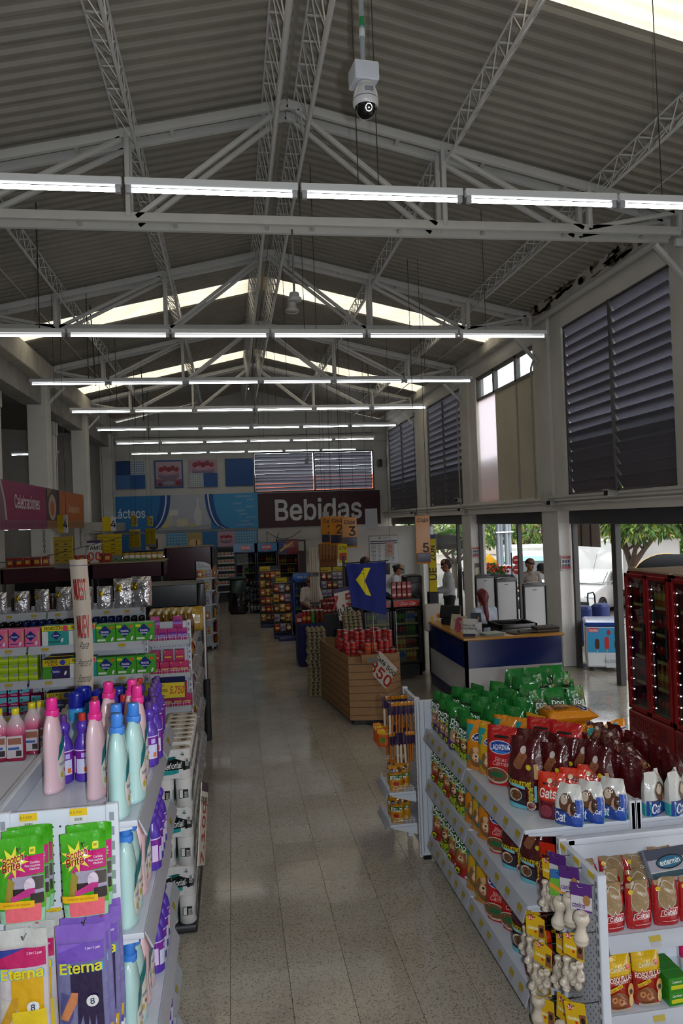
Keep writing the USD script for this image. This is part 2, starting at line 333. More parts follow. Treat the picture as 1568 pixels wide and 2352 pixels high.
# floor: terrazzo tiles, each its own part where they can be told apart, the rest joined
T = 0.333
fl = thing('floor', None, None, kind='structure')
def tile_mb(mb, i, j):
    x0, y0 = 0.24 + i * T, 5.3 + j * T; g = 0.0014; dz = RNG.normal(0, 0.0003)
    k = RNG.normal(0, 0.035) + (0.09 if RNG.random() < 0.07 else 0); c = np.array([0.40, 0.365, 0.315]) * (1 + k)
    a, b = RNG.normal(0, 0.0012, 2) * T
    z = np.array([-a - b, a - b, a + b, -a + b]) * 0.5 + dz
    v = [(x0 + g, y0 + g, z[0]), (x0 + T - g, y0 + g, z[1]), (x0 + T - g, y0 + T - g, z[2]), (x0 + g, y0 + T - g, z[3])]
    v += [(p[0], p[1], -0.02) for p in v]
    mb.add(v, [[0, 1, 2, 3], [0, 4, 5, 1], [1, 5, 6, 2], [2, 6, 7, 3], [3, 7, 4, 0]], c)
near, rest = [], MB()
for j in range(-28, 62):
    for i in range(-28, 17):
        x, y = 0.24 + (i + .5) * T, 5.3 + (j + .5) * T
        vis = (3.4 < y < 13.2 and -0.45 < x < 1.5) or (5.4 < y < 11.5 and 1.4 < x < 2.6 and y < 9.4) or (6.5 < y < 12 and 2.6 < x < 5.3 and x < 4.6 + (y - 7.8) * 0.3)
        if vis and len(near) < 300:
            mb = MB(); tile_mb(mb, i, j); near.append(part(fl, 'tile', mb, 'terrazzo', None))
        else: tile_mb(rest, i, j)
part(fl, 'tiles', rest, 'terrazzo', None, kind='stuff')
part(fl, 'mortar_bed', MB().box((-9.2, Y0, -0.12), (5.9, YB, -0.006), '4a443a'), 'matte')

# roof sheets: trapezoid ribs, one part per sheet; some are translucent
ce = thing('ceiling', None, None, kind='structure')
P = 0.82
def sheet(y0, xe, sgn):
    n, prof = 5, []
    p = P / n
    for k in range(n): prof += [(y0 + k * p, 0.032), (y0 + k * p + .45 * p, 0.032), (y0 + k * p + .6 * p, 0.0), (y0 + k * p + .85 * p, 0.0)]
    prof.append((y0 + P + 0.012, 0.03)); pr = np.array(prof); V = []
    for x in (RIDGE_X + sgn * 0.02, (RIDGE_X + xe) / 2, xe):
        V.append(np.c_[np.full(len(pr), x), pr[:, 0], roof_z(x) - 0.03 + pr[:, 1]])
    m = len(pr); F = [[a * m + k, a * m + k + 1, (a + 1) * m + k + 1, (a + 1) * m + k] for a in range(2) for k in range(m - 1)]
    return np.vstack(V), np.array(F)
k0 = -22
for k in range(k0, 15):
    y0 = 13.85 + P * k
    for sgn, xe in ((-1, XL - 0.35), (1, XR + 0.45)):
        sky = k in (0, 7, -11) or (k == -18)
        v, f = sheet(y0, xe, sgn)
        c = np.array(lin('8f8a80')) * (1 + RNG.normal(0, 0.035))
        part(ce, 'skylight_sheet' if sky else 'roof_sheet', MB().add(v, f, c), 'skylight' if sky else 'roof', 25, label='translucent cream skylight sheet' if sky else None)
part(ce, 'ridge_cap', MB().bar((RIDGE_X, Y0, RIDGE_Z + .03), (RIDGE_X, YB, RIDGE_Z + .03), .5, .03, '8a857b'), 'roof')

# walls
WC = 'dcd9d2'
wr = thing('wall_right', None, None, kind='structure')
BAYS = [(3.55, 7.55), (8.43, 11.48), (12.65, 15.83), (17.0, 20.05), (21.3, 25.2)]
Z0, Z1 = 2.88, 5.69
m = MB(); prev = Y0
for a, b in BAYS:
    m.box((XR, prev, 2.62), (XR + .2, a, 6.0), WC); m.box((XR, a, 2.62), (XR + .2, b, Z0), WC); m.box((XR, a, Z1), (XR + .2, b, 6.0), WC); prev = b
m.box((XR, prev, 2.62), (XR + .2, YB, 6.0), WC); part(wr, 'masonry', m, 'plaster')
part(wr, 'eave_beam', MB().box((XR - .16, Y0, 6.0), (XR + .3, YB, 6.27), 'c2bfb8', ch=.02), 'peeling', label='eave beam with peeling paint')
# bare patches where the paint has come away (thin flakes standing proud / brick showing)
m = MB(); r = np.random.default_rng(5)
for k in range(46):
    y = r.uniform(8.6, 12.3); z = r.uniform(6.03, 6.22); w, h = r.uniform(.04, .22), r.uniform(.02, .07)
    a = np.arange(9) * 2 * PI / 9; rr = 1 + r.normal(0, .25, 9)
    v = np.c_[np.full(9, XR - .163), y + w * rr * np.cos(a), np.clip(z + h * rr * np.sin(a), 6.005, 6.262)]
    m.add(np.vstack([v, [[XR - .163, y, z]]]), [[9, (j + 1) % 9, j] for j in range(9)], [(0.17, .14, .10), (.26, .22, .17), (.10, .085, .07), (.2, .1, .07)][k % 4])
part(wr, 'bare_patch', m, 'peeling', None, label='bare brown patches')
part(wr, 'gutter_pipe', MB().tube([(XR - .12, Y0, 5.97), (XR - .12, 12.3, 5.97)], .055, 'c4c2be', 10), 'paint', label='white pipe under the beam')
m = MB().box((XR - .16, Y0, 2.62), (XR, YB, 2.80), WC, ch=.01).box((XR - .10, Y0, 2.80), (XR, YB, 2.88), WC)
part(wr, 'ledge', m, 'plaster')
for zz in (2.845, 2.795, 2.74): part(wr, 'conduit', MB().tube([(XR - .19, 7.2, zz), (XR - .19, 12.0, zz + .005)], .022, 'c8c6c0', 8), 'paint')
for zz in (2.82, 2.76): part(wr, 'conduit', MB().tube([(XR - .18, 12.1, zz), (XR - .18, YB - .1, zz)], .02, 'c2c0ba', 8), 'paint')
for yy in (12.42, 16.78): part(wr, 'conduit', MB().tube([(XR - .14, yy, 2.85), (XR - .14, yy, 5.2), (XR - .02, yy + .02, 5.5)], .018, '9d9b95', 8), 'paint')
part(wr, 'junction_box', MB().box((XR - .27, 11.75, 2.78), (XR - .13, 11.95, 2.96), 'b8b7ac', ch=.01), 'paint')
for i, yy in enumerate((7.85, 12.2, 16.55, 20.9)):
    part(wr, 'column', MB().box((XR - .10, yy - .55 if i == 1 else yy - .32, 0), (XR + .25, yy + .1 if i == 1 else yy + .3, 2.63), 'e0deda', ch=.008), 'plaster')
    part(wr, 'pilaster', MB().box((XR - .05, yy - .28, 2.88), (XR + .1, yy + .28, 6.0), 'dad7d0', ch=.008), 'plaster')

# louvre windows
def louvre(n, a, b, label, axis='y', z0=Z0, z1=Z1, pitch=.158, nmid=1):
    """Slatted window in the right wall (axis y) or the end wall (axis x)."""
    t = thing(f'window_{n}', label, None, kind='structure')
    def Pn(u, d, z): return (XR + .06 + d, u, z) if axis == 'y' else (u, YB + d, z)
    fr = MB(); k = .025
    for u0, u1, v0, v1 in ((a, b, z0, z0 + .04), (a, b, z1 - .04, z1), (a, a + .035, z0, z1), (b - .035, b, z0, z1)):
        fr.box(Pn(u0, -k, v0), Pn(u1, k, v1), '3c3b3a')
    mids = [a + (b - a) * (i + 1) / (nmid + 1) for i in range(nmid)]
    for mm in mids: fr.box(Pn(mm - .025, -.05, z0), Pn(mm + .025, .05, z1), '4a4a4a')
    part(t, 'frame', fr, 'paint')
    edges = [a + .035] + sum([[mm - .025, mm + .025] for mm in mids], []) + [b - .035]
    for u0, u1 in zip(edges[0::2], edges[1::2]):
        nS = int((z1 - z0 - .08) / pitch)
        for i in range(nS):
            zc = z0 + .05 + pitch * (i + .5); hh, dd = pitch * (.56 if axis == 'y' else .42), .055; jit = r.normal(0, .006)
            p = [Pn(u0 + .005, -dd, zc + hh + jit), Pn(u1 - .035, -dd, zc + hh), Pn(u1 - .035, dd, zc - hh), Pn(u0 + .005, dd, zc - hh + jit)]
            q = [np.array(x) + np.array(Pn(0, .004, .010)) - np.array(Pn(0, 0, 0)) for x in p]
            part(t, 'slat', MB().add(np.vstack([p, q]), [[0, 1, 2, 3], [7, 6, 5, 4], [0, 4, 5, 1], [1, 5, 6, 2], [2, 6, 7, 3], [3, 7, 4, 0]], np.array(lin('8e8e96')) * (1 + r.normal(0, .03))), 'slat', None)
MT['slat'] = mat('louvre_slat', 0.4, transl=0.7, var=.06)
louvre(1, *BAYS[1], 'large grey louvre window nearest on the right wall')
louvre(2, *BAYS[3], 'grey louvre window beyond the cream panels')
louvre(3, *BAYS[4], 'grey louvre window at the far end of the right wall')
louvre(4, *BAYS[0], 'grey louvre window at the near end of the right wall, mostly outside the picture')
louvre(5, 0.83, 5.08, 'wide louvre window high on the end wall above the maroon sign', 'x', 3.66, 5.06, .118)
# panelled bay with three clerestory panes
t = thing('window_6', 'three dusty clerestory panes above tall cream panels', None, kind='structure')
a, b = BAYS[2]; zc = 5.22
for i, (u0, u1) in enumerate(((12.66, 13.52), (13.62, 14.72), (14.82, 15.8))):
    part(t, 'pane', MB().box((XR + .08, u0, zc), (XR + .085, u1, Z1 - .04), 'ffffff'), 'dirtyglass', None)
m = MB()
for u in (12.62, 13.52, 14.72, 15.79): m.box((XR + .03, u, zc - .03), (XR + .12, u + .1 if u > 13 and u < 15.5 else u + .05, Z1), '6d6a64')
m.box((XR + .03, a, zc - .06), (XR + .12, b, zc), '6d6a64').box((XR + .03, a, Z1 - .05), (XR + .12, b, Z1), '55524e'); part(t, 'frame', m, 'paint')
for (u0, u1, mm, cc) in ((14.78, 15.8, 'panel_white', 'e0dce0'), (13.62, 14.76, 'plaster', 'c9c1ae'), (12.66, 13.58, 'plaster', 'c9c1ae')):
    part(t, 'panel', MB().box((XR + .06, u0, Z0), (XR + .075, u1, zc - .05), cc), mm, None)
part(t, 'cover_strip', MB().box((XR + .04, 13.57, Z0), (XR + .06, 13.63, zc - .05), 'a9a49a'), 'paint')
# shop front doors: dark mullions, glass and roller-shutter boxes between the columns
DB = [(7.98, 11.55), (12.3, 16.22), (16.9, 20.55), (21.2, 25.3)]
for i, (a, b) in enumerate(DB):
    t = thing(f'door_{i + 1}', ['wide glazed shop opening nearest on the right', 'glazed shop opening behind the white security gates', 'glazed opening beside the standing man', 'glazed opening at the far end of the right wall'][i], None, kind='structure')
    mid = [10.13, 13.87, 17.85, 23.0][i]
    part(t, 'shutter_box', MB().box((XR + .05, a, 2.40), (XR + .25, b, 2.62), '45464a', ch=.01), 'paint')
    for y in (a, mid, b - .06): part(t, 'mullion', MB().box((XR + .08, y, 0), (XR + .17, y + (.13 if y == mid and i == 0 else .06), 2.42), '403f3e', ch=.005), 'paint')
    if i in (2, 3):
        part(t, 'pane', MB().box((XR + .12, a, .05), (XR + .125, b, 2.4), 'ffffff'), 'glass', None)

# end wall
wb = thing('wall_back', None, None, kind='structure')
m = MB(); zt = 6.05
m.box((-9.2, YB, 0), (0.83, YB + .2, zt), 'cbc9c3').box((5.08, YB, 0), (XR + .2, YB + .2, zt), 'cbc9c3').box((.83, YB, 0), (5.08, YB + .2, 3.66), 'cbc9c3').box((.83, YB, 5.06), (5.08, YB + .2, zt), 'cbc9c3')
m.ext(Polygon([(XL - .4, zt), (XR + .3, zt), (RIDGE_X, RIDGE_Z - .03)]), .2, 'bdbcb8', M=np.array([[1, 0, 0], [0, 0, 1], [0, 1, 0]]), t=(0, YB, 0))
part(wb, 'masonry', m, 'plaster')
part(wb, 'lintel', MB().box((XL, YB - .12, 5.38), (XR, YB, 5.62), 'c3c1ba', ch=.01), 'plaster')
# left side: row of columns carrying a beam, the next nave beyond
wl = thing('wall_left', None, None, kind='structure')
part(wl, 'masonry', MB().box((-9.4, Y0, 0), (-9.2, YB, 6.4), 'b9b7b2'), 'plaster')
part(wl, 'eave_beam', MB().box((XL - .45, Y0, 5.72), (XL + .1, YB, 6.16), 'c2bdb2', ch=.015).box((XL - .5, Y0, 5.3), (XL - .12, YB, 5.72), '9c9a96', ch=.01), 'peeling')
for i, yy in enumerate((3.5, 7.85, 12.2, 16.55, 20.9, 25.2)):
    part(wl, 'column', MB().box((XL - .42, yy - .2, 0), (XL - .02, yy + .2, 5.74), 'd8d7d3', ch=.012), 'plaster')
for i, yy in enumerate((14.4, 18.9, 23.0)):
    part(wl, 'column', MB().box((XL - .80, yy - .2, 0), (XL - .43, yy + .2, 4.95), 'd8d7d3', ch=.012).box((XL - .9, yy - .2, 4.95), (XL - .40, yy + .2, 5.28), 'd0cfcb', ch=.02), 'plaster')
for z0_, z1_, y0_, y1_ in ((3.2, 5.0, 16.5, 19.0), (1.6, 3.2, 12, 20.5), (1.6, 3.6, 21, 25.2), (3.2, 5.0, 10, 13)):
    part(wl, 'red_panel', MB().box((-9.2, y0_, z0_), (-9.17, y1_, z1_), '7a1420', ch=.005), 'print')
m = MB()
v = [(-9.3, Y0, 6.2), (XL - .4, Y0, 5.75), (XL - .4, YB, 5.75), (-9.3, YB, 6.2)]
m.add(v + [(p[0], p[1], p[2] + .05) for p in v], [[0, 1, 2, 3], [7, 6, 5, 4], [0, 4, 5, 1], [1, 5, 6, 2], [2, 6, 7, 3], [3, 7, 4, 0]], '77736c')
part(ce, 'side_nave_roof', m, 'roof')
# wall behind the photographer closes the hall
struct('wall_front', MB().box((-9.4, Y0 - .2, 0), (XR + .2, Y0, 6.1), 'bdbbb5').ext(Polygon([(XL - .4, 6.1), (XR + .3, 6.1), (RIDGE_X, RIDGE_Z)]), .2, 'bdbcb8', M=np.array([[1, 0, 0], [0, 0, 1], [0, 1, 0]]), t=(0, Y0 - .2, 0)), 'plaster')

# ------------------------------------------------------------------ roof steel
ST = 'c6c6c4'
def truss(y, label):
    t = thing('roof_truss', label, 'roof truss', (0, y, 0), group=None)
    zc, xl, xr = 5.85, XL + .05, 5.32
    top = lambda x: 7.17 - SLOPE * abs(x - RIDGE_X) - .045
    for k, dy in enumerate((0, .24)):
        for (xa, xb) in ((xl, RIDGE_X), (RIDGE_X, xr)):
            part(t, 'top_chord', MB().bar((xa, dy, top(xa)), (xb, dy, top(xb)), .05, .09, ST), 'paint')
        part(t, 'bottom_chord', MB().bar((xl, dy, zc), (xr, dy, zc), .05, .09, ST), 'paint')
        for dx in (-3.42, -1.7, 1.72, 3.44):
            x = RIDGE_X + dx; part(t, 'post', MB().bar((x, dy, zc), (x, dy, top(x)), .05, .07, ST, (0, 1, 0)), 'paint')
        for s in (-1, 1):
            for (x0, z0_, x1, z1_) in ((.1, 0, 1.62, 1), (1.76, 0, 3.36, 1), (3.42, 1, 4.5, 0)):
                xa, xb = RIDGE_X + s * x0, RIDGE_X + s * x1
                za, zb = (zc, top(xb) - .03) if z0_ else (top(xa) - .05, zc)
                part(t, 'diagonal', MB().bar((xa, dy, za), (xb, dy, zb), .045, .05, ST, (0, 1, 0)), 'paint')
        for xx in (xl, xr): part(t, 'end_post', MB().bar((xx, dy, zc), (xx, dy, top(xx)), .05, .07, ST, (0, 1, 0)), 'paint')
    for s in (-1, 1):
        for q in np.linspace(.25, 4.2, 5):
            x = RIDGE_X + s * q
            for zz in (top(x), zc): part(t, 'spacer', MB().box((x - .02, .02, zz - .02), (x + .02, .24, zz + .02), ST), 'paint')
    for xx, s in ((xr, 1), (xl, -1)):
        part(t, 'wall_bracket', MB().bar((xx, .1, zc - .1), (xx + s * .25, .1, zc - .1), .06, .09, ST).bar((xx - s * .25, .12, zc - .12), (xx + s * .22, .12, zc - .62), .05, .06, ST, (0, 1, 0)), 'paint')
    return t
for y, l in ((3.5, 'white steel roof truss overhead, just outside the top of the picture'), (7.85, 'white steel roof truss nearest in view, over the foreground gondolas'), (12.2, 'white steel roof truss just in front of the first skylight band'), (16.55, 'white steel roof truss between the two skylight bands'), (20.9, 'white steel roof truss behind the second skylight band, farthest')):
    truss(y, l)
def lattice(x, label, twin=False, h=.26, w=.2):
    """A lattice purlin along the hall: two upper rods, a lower rod and zigzag lacing."""
    zt = roof_z(x) - .05; t = thing('lattice_purlin', label, 'purlin')
    tilt = 0 if twin else (-.1 if x > RIDGE_X else .1)
    a, b, c = np.array([x - w / 2, 0, zt]), np.array([x + w / 2, 0, zt]), np.array([x + tilt, 0, zt - h])
    Y = lambda p, y: (p[0], y, p[2])
    for p in (a, b): part(t, 'upper_rod', MB().tube([Y(p, Y0), Y(p, YB)], .011, ST, 6), 'paint')
    part(t, 'lower_rod', MB().tube([Y(c, Y0), Y(c, YB)], .018 if not twin else .026, ST, 6), 'paint')
    m = MB(); ys = np.arange(Y0 + 3, YB, .36)
    for k, y in enumerate(ys):
        for p in (a, b):
            m.tube([Y(p, y), Y(c, y + .18)], .007, ST, 4, False).tube([Y(c, y + .18), Y(p, y + .36)], .007, ST, 4, False)
        m.bar(Y(a, y), Y(b, y), .02, .012, ST)
    part(t, 'lacing', m, 'paint', kind='stuff')
lattice(RIDGE_X - .16, 'lattice purlin on the left of the ridge', True, .5)
lattice(RIDGE_X + .18, 'lattice purlin on the right of the ridge', True, .5)
lattice(-.95, 'lattice purlin on the left slope nearer the ridge')
lattice(2.6, 'lattice purlin on the right slope nearer the ridge')
lattice(-2.62, 'lattice purlin on the left slope nearer the eave')
lattice(4.35, 'lattice purlin on the right slope nearer the eave')
tie = MB()
for x in (-3.1, 4.9): tie.tube([(x, Y0, roof_z(x) - .1), (x, YB, roof_z(x) - .1)], .01, ST, 6)
solo('roof_tie_rod', tie, 'paint', 'two thin tie rods under the roof along the eaves', 'rod')

# ------------------------------------------------------------------ fluorescent lamps
def fixture():
    t = thing('fluorescent_lamp', 'fluorescent lamp', 'lamp')
    m = MB().box((-.605, -.025, .03), (.605, .025, .085), 'd2d4d6', ch=.006)
    part(t, 'housing', m, 'paint')
    part(t, 'tube', MB().tube([(-.56, 0, 0), (.56, 0, 0)], .0165, (.96, 1.0, 1.0), 10), 'tube')
    for s in (-1, 1): part(t, 'lamp_holder', MB().box((s * .56, -.02, -.022), (s * .598, .02, .03), 'a9abb0', ch=.004), 'plastic')
    return t
FX = Proto(fixture())
LAMPY = [5.22, 9.2, 12.26, 15.22, 18.08, 21.03, 24.1]
for r_, y in enumerate(LAMPY):
    for i in range(6):
        FX.put(f'fluorescent lamp, {ORD[i]} from the left in the {ORD[r_]} row from the camera', (-3.12 + 1.229 * (i + .5), y, 4.95), group='fluorescent lamps')
for i, (x, y, z) in enumerate(((-6.2, 12.5, 4.6), (-6.2, 16.5, 4.6), (-5.0, 20, 4.6), (-5.2, 11.2, 2.66), (-5.2, 13.4, 2.66), (-5.2, 15.6, 2.66), (-5.2, 17.6, 2.66), (-5.2, 19.6, 2.66), (-5.2, 22, 2.66))):
    FX.put(f'fluorescent lamp in the left side nave, {ORD[i]} counted from the high near one', (x, y, z), rz=(0 if z > 3 else PI / 2), group='fluorescent lamps of the side nave')
w = 0
for y in LAMPY:
    for x in (-2.2, 1.0, 1.15, 3.4):
        if y < 10 or x in (-2.2, 1.0, 3.4):
            w += 1
            solo('suspension_cable', MB().tube([(x, y, 5.03), (x, y + .02, roof_z(x) - .06)], .004 if x != -2.2 else .007, '2a2826', 5), 'rubber', f'thin dark lamp cable over the {ORD[LAMPY.index(y)]} lamp row, {("left side", "ridge side", "beside the ridge one", "right side")[(-2.2, 1.0, 1.15, 3.4).index(x)]}', 'cable')
# ================================================================== the street outside
GZ = -0.85
g = thing('ground', None, None, kind='structure')
part(g, 'pavement', MB().box((5.9, -8, -.7), (7.7, 45, -.004), '8d8a84', ch=.02), 'asphalt')
part(g, 'road', MB().box((7.7, -30, GZ - .2), (70, 80, GZ), '75736f'), 'asphalt')
part(g, 'far_pavement', MB().box((14.6, -30, GZ), (21, 80, GZ + .14), '9a968e', ch=.02), 'asphalt')
struct('canopy', MB().box((XR + .2, 3, 3.78), (XR + 2.5, YB + 1, 3.9), '55544f', ch=.02).box((XR + 2.4, 3, 3.62), (XR + 2.5, YB + 1, 3.9), '75746f'), 'plaster')

def leaves(n, c, r, L, cols, rg, droop=.5, flat_=1.0, shell=.35):
    """n pointed leaves spread in an ellipsoid (mostly near its surface)."""
    d = rg.normal(size=(n, 3)); d /= np.linalg.norm(d, axis=1, keepdims=True)
    p = np.asarray(c) + d * np.asarray(r) * (rg.random(n) ** shell)[:, None]
    a = d * [1, 1, .4] + rg.normal(0, .5, (n, 3)) - [0, 0, droop]; a /= np.linalg.norm(a, axis=1, keepdims=True)
    b = np.cross(a, rg.normal(size=(n, 3))); b /= np.linalg.norm(b, axis=1, keepdims=True)
    l = (L * rg.uniform(.7, 1.3, n))[:, None]; w = l * .17 * flat_
    V = np.stack([p, p + a * l * .5 + b * w, p + a * l, p + a * l * .5 - b * w], 1).reshape(-1, 3)
    F = np.arange(4 * n).reshape(-1, 4); cc = np.array([lin(x) for x in cols])[rg.integers(0, len(cols), n)] * rg.uniform(.75, 1.2, (n, 1))
    return V, F, np.repeat(cc, 4, 0)
def tree(x, y, label, h=2.2, r=1.5, seed=0, lean=0.3, forks=4, dark=False):
    rg = np.random.default_rng(seed); h += .27; t = thing('street_tree', label, 'tree', (x, y, GZ), group=None)
    m = MB(); hf = h * .62
    m.tube([(0, 0, 0), (.03, .02, hf * .5), (.02, 0, hf)], [.17, .13, .14], '4a3f35', 9)
    tips = []
    for k in range(forks):
        a = k * 2 * PI / forks + rg.uniform(-.4, .4); rr = lean * rg.uniform(.7, 1.5)
        e = np.array([math.cos(a) * rr * 2.2, math.sin(a) * rr * 2.2, h * rg.uniform(1.0, 1.25)]); mid = np.array([math.cos(a) * rr, math.sin(a) * rr, hf + (h - hf) * .5])
        m.tube([(0, 0, hf - .05), mid, e, e * [1.4, 1.4, 1.3]], [.10, .075, .05, .02], '4a3f35', 7); tips.append(e)
        for q in range(2):
            b2 = mid + rg.normal(0, .12, 3); m.tube([mid, b2 + [rg.normal(0, .3), rg.normal(0, .3), .4], b2 + [rg.normal(0, .6), rg.normal(0, .6), .9]], [.045, .03, .012], '4a3f35', 5)
    part(t, 'trunk', m, 'bark')
    fm = MB(); cols = ['2c4a1c', '3a5a22', '4c6f2a', '6d8a38', '8a9440'] if not dark else ['16260f', '20351a', '2b4520', '3c5a2c']
    fm.add(*leaves(1500, (0, 0, h + r * .62), (r, r, r * .75), .26, cols, rg, .6))
    for e in tips: fm.add(*leaves(170, e + [0, 0, .1], (.6, .6, .35), .24, cols, rg, 1.0))
    part(t, 'foliage', fm, 'leaf', None, kind='stuff'); return t
tree(12.9, 22.3, 'forked street tree with drooping leaves nearest the red drink coolers', 2.35, 1.7, 1, .32, 4)
tree(15.5, 22.6, 'slim street tree right of the forked one, in front of a brick facade', 2.5, 1.6, 2, .28, 3)
tree(16.2, 22.0, 'street tree with thick straight trunk before the rightmost round hedge', 2.7, 1.6, 3, .22, 3)
tree(17.6, 22.4, 'street tree at the right edge of the glazed opening', 2.3, 1.5, 4, .35, 4)
tree(16.4, 30.5, 'dark street tree rising behind the white truck body, left one', 2.6, 2.0, 5, .5, 5, True)
tree(18.0, 30.0, 'dark street tree rising behind the white truck body, right one', 2.5, 2.0, 6, .4, 4, True)
tree(13.5, 40.0, 'bushy green tree seen through the far glazed opening', 2.2, 2.8, 7, .5, 5)
tree(10.5, 34.0, 'bushy green tree left of the utility poles', 1.7, 2.3, 8, .5, 5)
tree(12.6, 31.0, 'bushy green tree right of the utility poles', 1.9, 2.2, 9, .5, 5)
tree(9.0, 40.0, 'far green tree seen beside the palm fronds', 1.2, 2.5, 10, .5, 5)
def round_hedge(x, y, r, label, seed):
    rg = np.random.default_rng(seed); t = thing('round_hedge', label, 'clipped shrub', (x, y, GZ + .14))
    part(t, 'stem', MB().tube([(0, 0, 0), (0, 0, 1.0)], .09, '4a3f35', 7), 'bark')
    m = MB(); m.ball((0, 0, .82 + r), (r * .93, r * .93, r * .93), '4a6a26', 3); m.add(*leaves(2600, (0, 0, .82 + r), (r, r, r), .09, ['5d8a2a', '7ba036', '96b84a', '486f22'], rg, 0, 2.2, .06))
    part(t, 'foliage', m, 'leaf', None, kind='stuff')
round_hedge(16.6, 27.6, .92, 'clipped round green shrub left behind the forked tree', 21)
round_hedge(19.0, 27.4, 1.12, 'bigger bright clipped round shrub at the right behind slim trunks', 22)

# buildings across the road
b = thing('brick_building', 'orange brick building with cream base across the road', 'building', (24, 20, GZ))
m = MB().box((0, -30, 0), (6, 13.5, 9), 'a04a30').box((0, 17.5, 0), (6, 45, 9), 'a04a30'); part(b, 'brick_wall', m, 'matte')
part(b, 'cream_wall', MB().box((.1, 13.5, 0), (6, 17.5, 9), 'd8c48c').box((-.05, -30, 0), (0, 13.5, .95), 'd6c796'), 'matte')
for k, yy in enumerate(np.arange(-10, 40, 3.1)):
    for zz in (2.0, 4.8):
        if 12 < yy < 17: continue
        w = part(b, 'window', MB().box((-.04, yy, zz), (.1, yy + 1.3, zz + 1.35), '3b3a3c', ch=.02), 'gloss')
        s = MB().box((-.06, yy + .6, zz), (-.03, yy + .66, zz + 1.35), 'cfc8b8').box((-.07, yy - .1, zz - .08), (0, yy + 1.4, zz), 'cfc0a0'); part(b, 'sill', s, 'matte')
m = MB()
for zz in np.arange(.4, 9, .28): m.box((-.012, -30, zz), (0, 13.4, zz + .03), '8a3f2a')
part(b, 'brick_course', m, 'matte', kind='stuff')
b2 = thing('distant_building', 'pale building with orange roof far down the street', 'building', (10, 62, GZ))
part(b2, 'wall', MB().box((-22, 0, 0), (14, 6, 3.0), 'd4cdbd').box((-22, 0, 3.0), (14, 6, 7), 'b65a3c'), 'matte'); part(b2, 'roof', MB().box((-22.3, -.6, 7), (14.3, 6.5, 7.3), 'a8502f'), 'matte')
for k in range(8): part(b2, 'window', MB().box((-20 + k * 4, -.05, 1.0), (-18.2 + k * 4, .1, 2.4), '3c3d40'), 'gloss')

# ---- white hatchback
def loftx(m, secs, col):
    """Skin between closed rings of equal length."""
    n = len(secs[0]); V = np.vstack(secs); k = len(secs)
    F = [[i * n + j, i * n + (j + 1) % n, (i + 1) * n + (j + 1) % n, (i + 1) * n + j] for i in range(k - 1) for j in range(n)]
    F = np.array(F); T_ = np.vstack([F[:, [0, 1, 2]], F[:, [0, 2, 3]], [[0, j + 1, j] for j in range(1, n - 1)], [[(k - 1) * n, (k - 1) * n + j, (k - 1) * n + j + 1] for j in range(1, n - 1)]])
    return m.add(V, T_, col)
def wheel(t, x, y, r, w, side):
    M = rotm(PI / 2, 0, 0); m = MB()
    m.lathe([(r * .62, -w / 2), (r * .9, -w / 2), (r, -w * .36), (r, w * .36), (r * .9, w / 2), (r * .62, w / 2)], '141414', 26, M=M, t=(x, y, r))
    p = part(t, 'wheel', m, 'rubber')
    h = MB(); h.lathe([(r * .1, -.01), (r * .66, .0), (r * .66, .02)], '8e9094', 22, M=M, t=(x, y + side * w * .42, r))
    for k in range(7):
        a = k * 2 * PI / 7; h.bar((x, y + side * w * .5, r), (x + math.cos(a) * r * .6, y + side * w * .47, r + math.sin(a) * r * .6), .05, .03, 'c6c8cc', (0, 1, 0))
    q = emit(str(p.GetPath()) + '/rim', h, 'steel')
